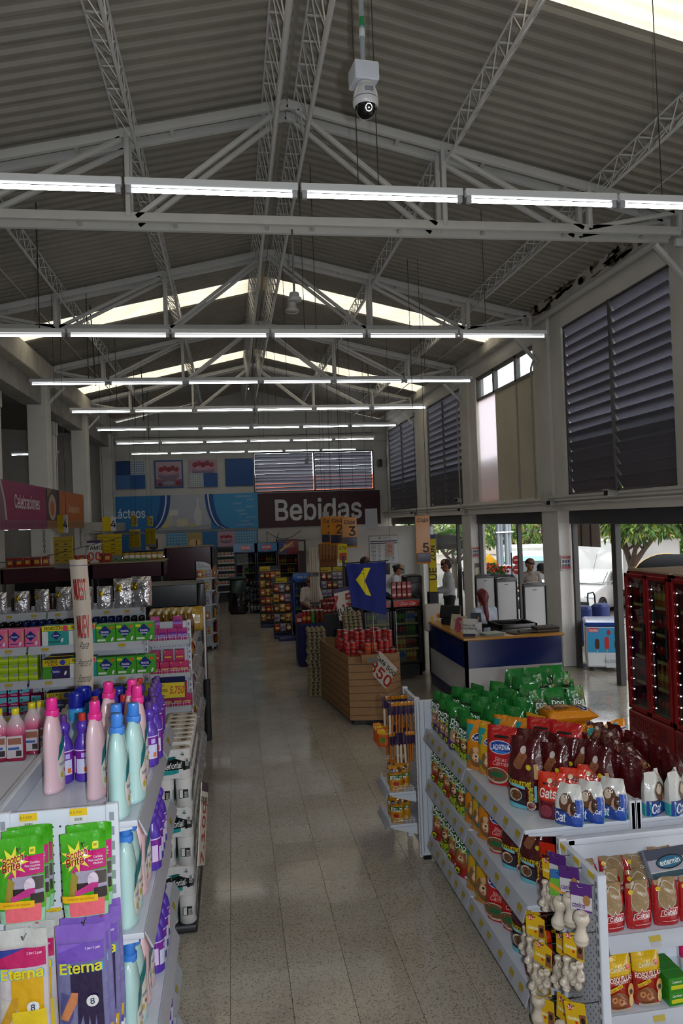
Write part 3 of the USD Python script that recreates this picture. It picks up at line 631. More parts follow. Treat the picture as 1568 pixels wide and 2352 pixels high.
def hatchback(label, loc, rz, col):
    t = thing('parked_car', label, 'car', loc, rz)
    # cross rings along x (front at -x), half width w, belt etc.
    def ring(x, w, z0, z1, zt=None, wt=None):
        if zt is None: zt, wt = z1, w * .93
        half = [(w * .9, z0), (w, z0 + .14), (w * 1.0, (z0 + z1) / 2), (w * .97, z1 - .05), (w * .93, z1), (wt, zt)]
        return np.array([(x, a, z) for a, z in half] + [(x, -a, z) for a, z in half[::-1]])
    m = MB(); loftx(m, [ring(-1.88, .62, .28, .60), ring(-1.80, .74, .22, .70), ring(-1.6, .80, .2, .80), ring(-1.1, .83, .2, .92), ring(-.72, .84, .2, .97), ring(0, .84, .2, .98), ring(1.0, .84, .2, .99), ring(1.55, .82, .22, .98), ring(1.82, .76, .25, .92), ring(1.88, .68, .3, .8)], col)
    part(t, 'body', m, 'carpaint', 35)
    m = MB(); loftx(m, [ring(-.75, .79, .95, .97, .98, .70), ring(.0, .80, .95, .97, 1.37, .60), ring(.3, .80, .95, .97, 1.41, .60), ring(.95, .80, .95, .97, 1.40, .60), ring(1.35, .79, .95, .97, 1.30, .58), ring(1.78, .76, .94, .96, 1.0, .68)], col); part(t, 'cabin', m, 'carpaint', 35)
    gl = MB(); gl.add([(-.735, .63, 1.0), (-.735, -.63, 1.0), (-.03, -.54, 1.36), (-.03, .54, 1.36)], [[0, 1, 2, 3]], 'ffffff'); gl.V[-1] = gl.V[-1] + [-.03, 0, .02]; part(t, 'windscreen', gl.add([(-.76, .63, 1.0), (-.76, -.63, 1.0), (-.05, -.54, 1.37), (-.05, .54, 1.37)], [[0, 1, 2, 3]], '6f7c88'), 'gloss', None, label='pale reflecting windscreen')
    for s in (-1, 1):
        for (x0, x1, x2, x3) in ((-.42, .42, .38, .02), (.50, 1.25, 1.05, .46)):
            g_ = MB(); q = [(x0, s * .80, 1.0), (x1, s * .80, 1.0), (x2, s * .635, 1.33), (x3, s * .635, 1.33)]; q = [(a, b_ + s * .012, z) for a, b_, z in q]
            g_.add(q + [(a, b_ - s * .01, z) for a, b_, z in q], [[0, 1, 2, 3], [7, 6, 5, 4], [0, 4, 5, 1], [1, 5, 6, 2], [2, 6, 7, 3], [3, 7, 4, 0]], '20262a'); part(t, 'side_window', g_, 'gloss', None)
        part(t, 'wing_mirror', MB().ball((-.42, s * .95, 1.03), (.07, .11, .08), '1c1d20', 2), 'plastic')
        part(t, 'headlamp', MB().ball((-1.66, s * .60, .67), (.2, .2, .11), 'c9d2d8', 2), 'gloss')
        part(t, 'side_moulding', MB().box((-.4, s * .83, .5), (1.0, s * .86, .57), '26272a', ch=.01), 'plastic')
        part(t, 'door_handle', MB().box((.30, s * .83, .80), (.46, s * .86, .84), '2a2b2e', ch=.008), 'plastic')
        part(t, 'fog_lamp', MB().ball((-1.83, s * .48, .34), (.05, .06, .06), 'd8dde0', 1), 'gloss')
        for xx in (-1.22, 1.25):
            part(t, 'wheel_arch', MB().lathe([(.02, -.03), (.345, -.03), (.345, .02), (.02, .02)], '121212', 24, M=rotm(PI / 2, 0, 0), t=(xx, s * .825, .29)), 'rubber')
            wheel(t, xx, s * .78, .29, .18, s)
    part(t, 'bumper', MB().box((-1.90, -.66, .42), (-1.84, .66, .52), '232427', ch=.02).box((-1.88, -.36, .58), (-1.82, .36, .66), '18191b', ch=.01), 'plastic')
    part(t, 'aerial', MB().tube([(-.02, 0, 1.37), (.35, 0, 1.95)], .006, '222222', 5), 'rubber')
    return t
hatchback('white hatchback parked in front of the white truck body', (12.39, 23.89, GZ), math.radians(38), 'c4c4c2')
rc = thing('red_car', 'red car of which only the tail shows behind the door frame', 'car', (12.9, 21.2, GZ), math.radians(20))
m = MB(); loftx(m, [np.array([(x, w, .25), (x, w * 1.02, .5), (x, w, z), (x, w * .7, z + .05), (x, -w * .7, z + .05), (x, -w, z), (x, -w * 1.02, .5), (x, -w, .25)]) for x, w, z in ((-.2, .62, .7), (0, .78, .85), (.8, .8, .9), (1.6, .8, .95), (3.2, .78, .9), (3.6, .65, .7))], 'a01a18'); part(rc, 'body', m, 'carpaint')
part(rc, 'cabin', MB().box((.9, -.68, .88), (2.7, .68, 1.3), '2a2f33', ch=.2), 'gloss')
for xx in (.5, 2.9):
    for s in (-1, 1): wheel(rc, xx, s * .74, .29, .18, s)
# ---- white box truck
t = thing('box_truck', 'white box truck with plain white body and glazed cab', 'truck', (14.81, 28.12, GZ), math.radians(-98.3))
part(t, 'box_body', MB().box((0, -.95, .75), (5.2, .95, 2.42), 'cccccb', ch=.03), 'carpaint')
m = MB()
for s in (-1, 1):
    for z in (.78, 2.38): m.box((-.02, s * .95 - .03, z - .035), (5.22, s * .95 + .03, z + .035), 'dcdcda')
    for x in (0.1, 5.1): m.box((x - .05, s * .95 - .02, .75), (x + .05, s * .95 + .02, 2.42), 'e0e0de')
part(t, 'edge_trim', m, 'paint')
loc_ = MB(); loftx(loc_, [np.array([(x, .85, .45), (x, .9, 1.0), (x, .82, z), (x, -.82, z), (x, -.9, 1.0), (x, -.85, .45)]) for x, z in ((-1.75, 1.05), (-1.65, 1.15), (-1.15, 1.95), (-.9, 2.02), (-.15, 2.02))], 'e6e6e4'); part(t, 'cab', loc_, 'carpaint')
part(t, 'windscreen', MB().add([(-1.66, .78, 1.2), (-1.66, -.78, 1.2), (-1.2, -.74, 1.9), (-1.2, .74, 1.9)], [[0, 1, 2, 3]], '25303a'), 'gloss', None)
for s in (-1, 1):
    part(t, 'mirror', MB().box((-1.55, s * 1.05, 1.25), (-1.48, s * .92, 1.6), '1c1c1c', ch=.02), 'plastic')
    part(t, 'headlamp', MB().ball((-1.74, s * .62, .78), (.06, .18, .11), 'd0d6da', 1), 'gloss')
    for xx in (-.95, 3.9): wheel(t, xx, s * .78, .36, .22, s)
part(t, 'chassis', MB().box((-1.6, -.5, .4), (5.0, .5, .7), '222222'), 'rubber')
# ---- white van seen head-on through the second opening
t = thing('white_van', 'white van with dark windscreen facing the shop, roof rack on top', 'van', (10.1, 24.4, GZ), math.radians(-112), s=1.1)
m = MB(); loftx(m, [np.array([(x, w * .95, .3), (x, w, .9), (x, w * .88, z), (x, -w * .88, z), (x, -w, .9), (x, -w * .95, .3)]) for x, w, z in ((1.9, .8, .9), (1.75, .88, 1.05), (1.5, .9, 1.15), (.85, .9, 1.85), (.5, .9, 1.95), (-2.2, .9, 1.95))], 'e4e4e2'); part(t, 'body', m, 'carpaint', 30)
part(t, 'windscreen', MB().add([(1.52, -.76, 1.2), (1.52, .76, 1.2), (.92, .72, 1.82), (.92, -.72, 1.82)], [[0, 1, 2, 3]], '202a30'), 'gloss', None)
part(t, 'sun_strip', MB().add([(1.06, -.73, 1.69), (1.06, .73, 1.69), (.93, .72, 1.83), (.93, -.72, 1.83)], [[0, 1, 2, 3]], '88c4bc'), 'gloss', None)
part(t, 'bumper', MB().box((1.82, -.85, .35), (2.0, .85, .62), '222326', ch=.04).box((1.88, -.4, .7), (1.93, .4, .86), '1c1c1e', ch=.01), 'plastic')
for s in (-1, 1):
    part(t, 'headlamp', MB().ball((1.82, s * .66, .82), (.08, .15, .12), 'ccd4da', 1), 'gloss')
    part(t, 'mirror', MB().box((1.3, s * 1.08, 1.2), (1.38, s * .93, 1.42), '1b1b1b', ch=.02), 'plastic')
    for xx in (1.2, -1.5): wheel(t, xx, s * .78, .32, .2, s)
m = MB()
for x in (-1.5, -.6, .3): m.tube([(x, -.7, 2.08), (x, .7, 2.08)], .025, 'e6e6e6', 6).tube([(x, -.7, 1.93), (x, -.7, 2.08)], .02, 'e6e6e6', 6).tube([(x, .7, 1.93), (x, .7, 2.08)], .02, 'e6e6e6', 6)
part(t, 'roof_rack', m, 'paint')
# ---- poles, signs
t = thing('utility_pole', 'bundle of tall grey utility pipes on the kerb', 'pole', (8.08, 21.0, GZ))
for k in range(4): part(t, 'pipe', MB().tube([(k * .13 - .2, (k % 2) * .08, 0), (k * .13 - .2, (k % 2) * .08, 5)], .062, '9aa3ab', 10), 'paint')
part(t, 'guard', MB().box((-.3, -.16, 0), (.3, .2, 1.45), 'd8a818', ch=.03), 'paint', label='yellow painted foot')
for z in (1.9, 2.9): part(t, 'band', MB().box((-.28, -.09, z), (.27, .17, z + .04), 'c9ced2'), 'steel')
m = MB().tube([(0, 0, 0), (0, 0, 1.75)], .03, '707070', 8); t = thing('road_sign', 'yellow diamond road sign on a thin post', 'sign', (9.1, 25.2, GZ)); part(t, 'post', m, 'paint')
part(t, 'plate', MB().ext(Polygon([(0, -.36), (.36, 0), (0, .36), (-.36, 0)]), .03, 'f0b010', M=rotm(PI / 2, 0, -.3), t=(0, 0, 1.7)).ext(rect(-.17, -.05, .17, .02, .02), .035, '201a10', M=rotm(PI / 2, 0, -.3), t=(0, -.01, 1.7)), 'print', label='yellow plate with dark bump symbol')
t = thing('no_entry_sign', 'two round red no entry discs on a dark frame', 'sign', (6.4, 15.9, 0))
part(t, 'frame', MB().tube([(-.13, 0, 0), (-.13, 0, 1.72), (.12, 0, 1.72), (.12, 0, 0)], .014, '2a1c18', 6), 'paint')
for z in (1.55, 1.33):
    M = rotm(PI / 2, 0, -.35); p = part(t, 'disc', MB().ext(ell(0, 0, .105, .105, 28), .012, 'b3221c', M=M, t=(0, 0, z)), 'print'); emit(str(p.GetPath()) + '/white_bar', MB().ext(rect(-.075, -.03, .075, .0, .012), .016, 'e6ddd8', M=M, t=(0, -.002, z + .015)), 'print')
# ---- palm, flower stall, canopies, barrel awning
t = thing('palm', 'green fan palm with spiky fronds outside the far opening', 'palm', (7.1, 22.5, 0)); rg = np.random.default_rng(33)
part(t, 'stem', MB().tube([(0, 0, 0), (.05, .02, .9), (0, 0, 1.6)], [.09, .07, .06], '5a4a38', 8), 'bark')
for k in range(15):
    a = rg.uniform(0, 2 * PI); el = rg.uniform(-.1, 1.1); e = np.array([math.cos(a) * math.cos(el), math.sin(a) * math.cos(el), math.sin(el)]); m = MB(); s0 = np.array([0, 0, 1.6]); mid = s0 + e * .5 + [0, 0, .1]
    m.tube([s0, mid], .012, '5f7a30', 5)
    side = np.cross(e, (0, 0, 1)); side /= np.linalg.norm(side)
    for q in np.linspace(-1.2, 1.2, 11):
        d = e * math.cos(q) + side * math.sin(q) - np.array([0, 0, .25]); tip = mid + d * rg.uniform(.45, .62); b_ = np.cross(d, (0, 0, 1)); b_ /= np.linalg.norm(b_)
        m.add([mid, (mid + tip) / 2 + b_ * .02, tip - [0, 0, .08], (mid + tip) / 2 - b_ * .02], [[0, 1, 2, 3]], np.array(lin('5f9a38')) * rg.uniform(.7, 1.3))
    part(t, 'frond', m, 'leaf', None)
t = thing('flower_planter', 'dark planter full of red flowers beside the ramp rail', 'planter', (6.15, 17.2, 0)); rg = np.random.default_rng(35)
part(t, 'trough', MB().box((-.3, -1.1, .65), (.3, 1.1, 1.2), '232323', ch=.05).box((-.22, -1.0, 0), (.22, 1.0, .65), '1b1b1b'), 'matte')
m = MB(); m.add(*leaves(350, (0, 0, 1.24), (.3, 1.08, .14), .1, ['2a5a22', '3d7030'], rg, 0, 2)); part(t, 'foliage', m, 'leaf', None, kind='stuff')
m = MB()
for k in range(110): m.ball((rg.uniform(-.3, .3), rg.uniform(-1.08, 1.08), 1.27 + rg.uniform(0, .12)), .035, ['c0301c', 'd84a2c', 'a81c18'][k % 3], 0)
part(t, 'flowers', m, 'matte', kind='stuff')
t = thing('sunshade', 'low dark canvas sunshade over a street stall', 'sunshade', (6.6, 22.6, 0))
part(t, 'cover', MB().add([(-1.1, -1, 1.75), (1.1, -1, 1.75), (1.1, 1, 1.75), (-1.1, 1, 1.75), (0, 0, 2.1), (-1.1, -1, 1.6), (1.1, -1, 1.6), (1.1, 1, 1.6), (-1.1, 1, 1.6)], [[0, 1, 4, 4], [1, 2, 4, 4], [2, 3, 4, 4], [3, 0, 4, 4], [5, 6, 1, 0], [6, 7, 2, 1], [7, 8, 3, 2], [8, 5, 0, 3]], '1b1714'), 'fabric', None)
for sx in (-1, 1):
    for sy in (-1, 1): part(t, 'pole', MB().tube([(sx, sy * .9, 0), (sx, sy * .9, 1.7)], .02, '3a3a3a', 6), 'paint')
t = thing('striped_awning', 'hanging grey awning cloth with dark stripes in the second opening', 'awning', (XR + 1.15, 12.6, 0))
for k in range(7): part(t, 'strip', MB().box((0, k * .37, 1.93), (.012, k * .37 + .34, 2.55), '8c837a'), 'fabric')
for k in range(6): part(t, 'stripe', MB().box((-.004, k * .37 + .33, 1.93), (.016, k * .37 + .38, 2.55), '3a2a30'), 'fabric')
part(t, 'rod', MB().tube([(0, 0, 2.55), (0, 2.6, 2.55)], .02, '555555', 8), 'paint')
part(t, 'bracket', MB().bar((-.95, .1, 2.56), (0, .1, 2.56), .03, .03, '555555').bar((-.95, 2.5, 2.56), (0, 2.5, 2.56), .03, .03, '555555'), 'paint')
t = thing('arched_awning', 'black arched awning with a gold edge behind the red coolers', 'awning', (9.85, 14.4, 0), math.radians(15))
a = np.linspace(0, PI, 15); m = MB()
pts = np.c_[np.cos(a) * .95, np.sin(a) * .5]
V = np.vstack([np.c_[pts[:, 0], np.full(15, y), 1.08 + pts[:, 1]] for y in (-2.2, .9)]); m.add(V, [[k, k + 1, 16 + k, 15 + k] for k in range(14)], '0c0c0d'); m.add(np.vstack([V[15:], [[0, .9, 1.08]]]), [[k, k + 1, 15] for k in range(14)], '0c0c0d'); m.add(np.vstack([V[:15], [[0, -2.2, 1.08]]]), [[k, k + 1, 15] for k in range(14)], '0c0c0d')
part(t, 'cover', m, 'blackcloth', 50)
part(t, 'gold_edge', MB().tube(np.c_[pts[:, 0] * 1.005, np.full(15, .9), 1.08 + pts[:, 1]], .015, 'a8843a', 6).tube(np.c_[pts[:, 0] * 1.005, np.full(15, -.6), 1.08 + pts[:, 1]], .012, 'a8843a', 6), 'paint')
for sx in (-.9, .9):
    for y in (-2.1, .8): part(t, 'post', MB().tube([(sx, y, GZ), (sx, y, 1.1)], .03, '1c1c1c', 8), 'paint')
# ---- ice cream freezer, trolleys, bicycle just outside
t = thing('ice_cream_freezer', 'blue ice cream freezer with lolly pictures, just outside the door', 'freezer', (6.06, 11.44, 0), math.radians(66), s=.86)
part(t, 'cabinet', MB().box((-.45, -.34, .08), (.45, .34, .84), 'dfe3e6', ch=.03), 'shelf')
part(t, 'lid', MB().box((-.47, -.36, .84), (.47, .36, .92), '1f3f86', ch=.04), 'gloss')
pr = MB(); fx = -.456
pr.box((fx, -.31, .36), (fx + .01, .31, .82), '2f93c4')
L = lambda poly, c, k: pr.flat(poly, c, (fx - .001 - .0012 * k, 0, -.02), (0, -.57, 0), (0, 0, 1), 0)
L(rect(-.52, .76, -.2, .84, .03), 'c8304a', 1); L(text('Colombina', .05, True, -.36, .80, w=.28), 'f0f0ee', 2)
for cx, c, hh in ((-.25, '4a2416', .2), (.05, 'c22a26', .24), (.36, '54301e', .2)):
    L(rect(cx - .07, .44, cx + .07, .44 + hh, .06), c, 1); L(rect(cx - .015, .39, cx + .015, .45), 'd8b070', 1)
L(ell(.36, .62, .06, .05), 'e8d8b8', 2); L(ell(.12, .76, .06, .05), 'a82838', 2); L(rect(.3, .72, .42, .8, .01), '6a5a28', 2); L(rect(.0, .1, .3, .34, .0), 'cfd4d8', 1); L(text('HELADOS', .06, True, .15, .22), '7a8a96', 2)
part(t, 'front_print', pr, 'print', None)
for sx in (-.35, .35):
    for sy in (-.25, .25): part(t, 'caster', MB().box((sx - .03, sy - .03, 0), (sx + .03, sy + .03, .08), '1a1a1a'), 'rubber')
def trolley(loc, rz, label):
    t = thing('hand_trolley', label, 'trolley', loc, rz)
    part(t, 'frame', MB().tube([(-.17, 0, .12), (-.17, .02, .95), (-.12, .03, 1.02), (.12, .03, 1.02), (.17, .02, .95), (.17, 0, .12)], .016, '1c1c20', 8), 'plastic')
    part(t, 'bag', MB().box((-.19, -.28, .15), (.19, -.02, .82), '1b2a5e', ch=.05), 'fabric')
    for s in (-1, 1): part(t, 'wheel', MB().lathe([(.02, -.02), (.1, -.02), (.1, .02), (.02, .02)], '101010', 16, M=rotm(0, PI / 2, 0), t=(s * .2, -.02, .1)), 'rubber')
trolley((6.38, 13.05, 0), 1.0, 'navy shopping trolley nearest the column outside the door'); trolley((6.85, 13.3, 0), .7, 'second navy shopping trolley, behind the first by the freezer')
t = thing('bicycle', 'bicycle leaning behind the red coolers, one wheel showing', 'bicycle', (5.95, 9.55, 0), math.radians(78))
for x in (0, 1.0):
    a = np.linspace(0, 2 * PI, 29); part(t, 'tyre', MB().tube(np.c_[x + .31 * np.cos(a), np.zeros(29), .33 + .31 * np.sin(a)], .022, '101010', 6, False), 'rubber')
    part(t, 'spokes', (lambda mm: [mm.tube([(x, 0, .33), (x + .3 * math.cos(k * PI / 9), 0, .33 + .3 * math.sin(k * PI / 9))], .0025, 'a0a0a0', 4, False) for k in range(18)] and mm)(MB()), 'chrome', kind='stuff')
part(t, 'bike_frame', MB().tube([(0, 0, .33), (.42, 0, .33), (.28, 0, .78), (0, 0, .33)], .016, '26262a', 6).tube([(.42, 0, .33), (.82, 0, .75), (.28, 0, .74)], .018, '26262a', 6).tube([(1.0, 0, .33), (.8, 0, .9)], .015, '26262a', 6), 'paint')
part(t, 'saddle', MB().box((.15, -.07, .82), (.4, .07, .88), '111111', ch=.03), 'rubber'); part(t, 'handlebar', MB().tube([(.8, -.27, .98), (.82, 0, .92), (.8, .27, .98)], .013, '1c1c1c', 6), 'rubber')
# ================================================================== people
import manifold3d as m3
def sph(c, r, n=14): return m3.Manifold.sphere(r, n).translate([float(x) for x in c])
def bone(p, rp, q, rq): return m3.Manifold.batch_hull([sph(p, rp), sph(q, rq)])
def blend(bones_, size=0.03, it=8):
    M = m3.Manifold.batch_boolean([bone(*b) for b in bones_], m3.OpType.Add).refine_to_length(size)
    me = M.to_mesh(); tm = trimesh.Trimesh(me.vert_properties[:, :3], me.tri_verts, process=True)
    trimesh.smoothing.filter_taubin(tm, lamb=0.5, nu=0.52, iterations=it); return tm
def hand_bones(w, d, up, s=1.0, curl=.5):
    """Palm and five fingers from the wrist w along d; up = back of the hand."""
    w, d, up = (np.asarray(x, float) for x in (w, d, up)); d /= np.linalg.norm(d); up = up - d * (up @ d); up /= np.linalg.norm(up); sd = np.cross(d, up)
    out = []
    for k, (o, L) in enumerate(((-.030, .068), (-.010, .078), (.010, .074), (.030, .058))):
        b0, k0 = w + sd * o * .5 * s, w + d * .085 * s + sd * o * s
        out.append((b0, .015 * s, k0, .0125 * s)); a = k0 + (d * math.cos(curl * .6) - up * math.sin(curl * .6)) * L * .5 * s; e = a + (d * math.cos(curl * 1.6) - up * math.sin(curl * 1.6)) * L * .5 * s
        out += [(k0, .0115 * s, a, .0095 * s), (a, .0095 * s, e, .008 * s)]
    t0 = w + d * .02 * s - sd * .02 * s; t1 = t0 + (d * .6 - sd * .8 - up * .2) * .045 * s; t2 = t1 + (d * .9 - sd * .3 - up * .4) * .03 * s
    return out + [(t0, .015 * s, t1, .0115 * s), (t1, .0115 * s, t2, .009 * s)]
def person(label, loc, rz, pelvis, chest, neck, head, face, armL, armR, legL, legR, c, hair='short', sleeves=1.0, s=1.0, w=1.0, cat='person'):
    """Joints in metres (person's own frame). face: direction the face looks. arm: (elbow, wrist); leg: (knee, ankle, toe direction)."""
    t = thing('person', label, cat, loc, rz, s=s); V = lambda *p: np.array(p, float)
    pelvis, chest, neck, head, face = map(lambda p: np.asarray(p, float), (pelvis, chest, neck, head, face)); face = face / np.linalg.norm(face)
    upv = head - neck; upv /= np.linalg.norm(upv); face = face - upv * (face @ upv) * .3; face /= np.linalg.norm(face); sdv = np.cross(upv, face); sdv /= np.linalg.norm(sdv)
    tu = chest - pelvis; tu /= np.linalg.norm(tu); side = np.array([1., 0, 0]); shL, shR = chest + side * -.175 * w + tu * .10, chest + side * .175 * w + tu * .10
    hipL, hipR = pelvis + side * -.09, pelvis + side * .09
    sk = [(neck - tu * .04, .058, head - upv * .06, .055), (head, .088, head + face * .012 + upv * .055, .085), (head - upv * .05 + face * .03, .068, head - upv * .085 + face * .052, .036), (head + face * .088 + upv * .012, .010, head + face * .106 - upv * .022, .014),
          (head - upv * .055 + face * .088 - sdv * .02, .011, head - upv * .055 + face * .088 + sdv * .02, .011)]
    for q in (-1, 1): sk += [(head + sdv * q * .087 + upv * .02, .018, head + sdv * q * .086 - upv * .02, .013)]
    for sh, (el, wr) in ((shL, armL), (shR, armR)):
        el, wr = np.asarray(el, float), np.asarray(wr, float); sk += [(sh, .05, el, .038), (el, .038, wr, .026)]; sk += hand_bones(wr, wr - el, np.array([0, 0, 1.]) if abs((wr - el)[2]) < .15 else face, 1.0)
    sk += [(chest, .09, pelvis, .1), (chest, .07, neck, .05)]
    part(t, 'body', MB().tm(blend(sk, .016), c['skin']), 'skin')
    sh_ = [(chest + side * -.08, .115, chest + side * .08, .115), (chest, .12, pelvis + tu * .06, .125), (pelvis + side * -.06 + tu * .05, .115, pelvis + side * .06 + tu * .05, .115), (shL, .066, shR, .066), (chest + tu * .09, .1, neck - tu * .02, .06)]
    for sh, (el, wr) in ((shL, armL), (shR, armR)):
        el, wr = np.asarray(el, float), np.asarray(wr, float); k = min(1, sleeves * 2); sh_.append((sh, .068, sh + (el - sh) * k, .055))
        if sleeves > .5: sh_.append((el, .055, el + (wr - el) * (sleeves - .5) * 1.9, .042))
    part(t, 'shirt', MB().tm(blend(sh_, .03), c['shirt']), 'fabric')
    tr = [(pelvis + side * -.05, .125, pelvis + side * .05, .125)]
    for hp, (kn, an, td) in ((hipL, legL), (hipR, legR)):
        kn, an = np.asarray(kn, float), np.asarray(an, float); tr += [(hp, .105, kn, .072), (kn, .07, an + (kn - an) * .12, .055)]
    part(t, 'trousers', MB().tm(blend(tr, .03), c['trousers']), 'fabric')
    for kn, an, td in (legL, legR):
        an, td = np.asarray(an, float), np.asarray(td, float); part(t, 'shoe', MB().tm(blend([(an - [0, 0, .03], .05, an - [0, 0, .045] + td * .10, .04), (an - [0, 0, .045] + td * .10, .04, an - [0, 0, .05] + td * .17, .034)], .02), c['shoes']), 'rubber')
    fm = MB()
    for q in (-1, 1):
        e = head + face * .083 + sdv * q * .034 + upv * .012; fm.ball(e, .0125, 'e8e2da', 1).ball(e + face * .007, .0075, '20140e', 1); b0 = e + upv * .022 + face * .006; fm.tube([b0 - sdv * .018, b0 + upv * .004, b0 + sdv * .018], .0045, c['hair'], 5)
    l0 = head - upv * .056 + face * .097; fm.tube([l0 - sdv * .022, l0 + face * .004, l0 + sdv * .022], .006, '8a4038', 5); part(t, 'face', fm, 'skin')
    hb = [(head + upv * .04 - face * .012, .092, head + upv * .05 + face * .012, .086), (head + upv * .02 - face * .04, .088, head - upv * .03 - face * .045, .07)]
    if hair == 'long': hb += [(head - face * .05, .085, head - upv * .12 - face * .085, .04), (head - upv * .12 - face * .085, .04, head - upv * .30 - face * .10, .038), (head - upv * .30 - face * .10, .038, head - upv * .42 - face * .09, .015)]
    if hair == 'bun': hb += [(head - face * .1 + upv * .02, .05, head - face * .12 + upv * .01, .045)]
    h = MB().tm(blend(hb, .022), c['hair'])
    if hair == 'cap':
        h = MB().tm(blend([(head + upv * .05, .1, head + upv * .06 + face * .01, .098), (head - face * .05, .085, head - upv * .02 - face * .05, .07)], .02), c['hair']); brim = head + upv * .045 + face * .1; h.tm(blend([(brim - sdv * .05, .014, brim + sdv * .05, .014), (brim + face * .07 - upv * .015, .012, brim - sdv * .05, .014), (brim + face * .07 - upv * .015, .012, brim + sdv * .05, .014)], .02), c['hair'])
    part(t, 'cap' if hair == 'cap' else 'hair', h, 'fabric' if hair == 'cap' else 'hair'); return t
STAND = dict(pelvis=(0, 0, .95), chest=(0, -.01, 1.28), neck=(0, -.02, 1.47), head=(0, -.05, 1.60), legL=((-.1, -.03, .5), (-.1, .02, .08), (0, -1, 0)), legR=((.1, -.03, .5), (.1, .02, .08), (0, -1, 0)))
ARMS = dict(armL=((-.25, -.03, 1.12), (-.2, -.27, 1.08)), armR=((.25, -.03, 1.12), (.2, -.27, 1.08)))
person('man in pale grey shirt and dark trousers standing in profile at the entrance', (4.36, 14.5, 0), -PI / 2 - .15, face=(0, -1, -.35), c=dict(skin='8a5c42', shirt='a9b0b4', trousers='14161d', shoes='111111', hair='120e0c'), sleeves=.95, w=1.05, **STAND, **ARMS)
person('man in taupe tee shirt and blue jeans looking down behind the gates', (6.05, 14.4, 0), .2, face=(.1, -1, -.6), c=dict(skin='80543c', shirt='6a6058', trousers='20386c', shoes='222222', hair='15100d'), sleeves=.3, w=1.08, s=.97, **STAND, armL=((-.27, -.02, 1.10), (-.16, -.25, 1.02)), armR=((.27, -.02, 1.10), (.12, -.27, 1.02)))
person('person in black cap bending forward beside the column, half hidden', (7.0, 15.1, 0), -PI / 2 - .2, pelvis=(0, .1, .9), chest=(0, -.12, 1.15), neck=(0, -.22, 1.30), head=(0, -.30, 1.38), face=(0, -1, -.5), c=dict(skin='7a4e38', shirt='2a2c30', trousers='1c1e26', shoes='202020', hair='0c0c10'), hair='cap', sleeves=.3, legL=((-.1, .02, .48), (-.1, .1, .08), (0, -1, 0)), legR=((.1, .02, .48), (.1, .1, .08), (0, -1, 0)), armL=((-.24, -.2, .98), (-.16, -.42, .85)), armR=((.24, -.2, .98), (.16, -.42, .85)))
person('woman with long red ponytail seated behind the service desk, back turned', (3.95, 11.25, 0), PI + .25, pelvis=(0, .02, .62), chest=(0, 0, .97), neck=(0, -.02, 1.15), head=(0, -.04, 1.29), face=(-.25, -1, -.1), c=dict(skin='a87658', shirt='b4bfce', trousers='1b1d28', shoes='161616', hair='641420'), hair='long', sleeves=.3, w=.95, legL=((-.1, -.42, .60), (-.1, -.44, .08), (0, -1, 0)), legR=((.1, -.42, .60), (.1, -.44, .08), (0, -1, 0)), armL=((-.25, -.08, .80), (-.18, -.32, .82)), armR=((.25, -.08, .80), (.18, -.32, .82)))
person('cashier in white blouse leaning over the till, hair tied back', (3.55, 16.6, 0), PI / 2 - .3, pelvis=(0, .05, .86), chest=(0, -.10, 1.13), neck=(0, -.18, 1.30), head=(0, -.24, 1.41), face=(0, -1, -.6), c=dict(skin='9a6a50', shirt='b8bec8', trousers='1c1f2c', shoes='161616', hair='1c110c'), hair='bun', sleeves=.35, w=.95, legL=((-.1, .0, .46), (-.1, .06, .08), (0, -1, 0)), legR=((.1, .0, .46), (.1, .06, .08), (0, -1, 0)), armL=((-.22, -.2, .98), (-.14, -.4, .92)), armR=((.22, -.2, .98), (.14, -.4, .92)))
person('cashier with black hair in pink top behind the far till', (3.02, 16.9, 0), PI / 2 - .2, face=(0, -1, -.4), c=dict(skin='8f6048', shirt='b79aa4', trousers='1c1f2c', shoes='161616', hair='0e0b0a'), hair='short', sleeves=.35, w=.95, **STAND, **ARMS)
wm = person('woman in white dotted blouse and red apron behind the white slats', (1.55, 15.0, 0), .5, pelvis=(0, 0, .84), chest=(0, -.02, 1.10), neck=(0, -.05, 1.26), head=(-.04, -.10, 1.37), face=(-.7, -1, -.2), c=dict(skin='8a5640', shirt='c9c2ba', trousers='2a2226', shoes='6a3a26', hair='1a100c'), hair='bun', sleeves=.4, w=.95, legL=((-.1, -.03, .45), (-.1, .02, .08), (-.6, -.8, 0)), legR=((.1, -.03, .45), (.1, .02, .08), (0, -1, 0)), armL=((-.24, -.05, .95), (-.2, -.24, .88)), armR=((.24, -.05, .95), (.18, -.24, .9)))
m = MB(); rg = np.random.default_rng(3)
part(wm, 'apron', MB().tm(blend([((-.08, -.15, .98), .03, (.08, -.15, .98), .03), ((-.12, -.16, .8), .03, (.12, -.16, .8), .03), ((-.12, -.16, .62), .025, (.12, -.16, .62), .025), ((0, -.14, 1.05), .03, (0, -.16, .65), .03)], .03), '8c1418'), 'fabric')

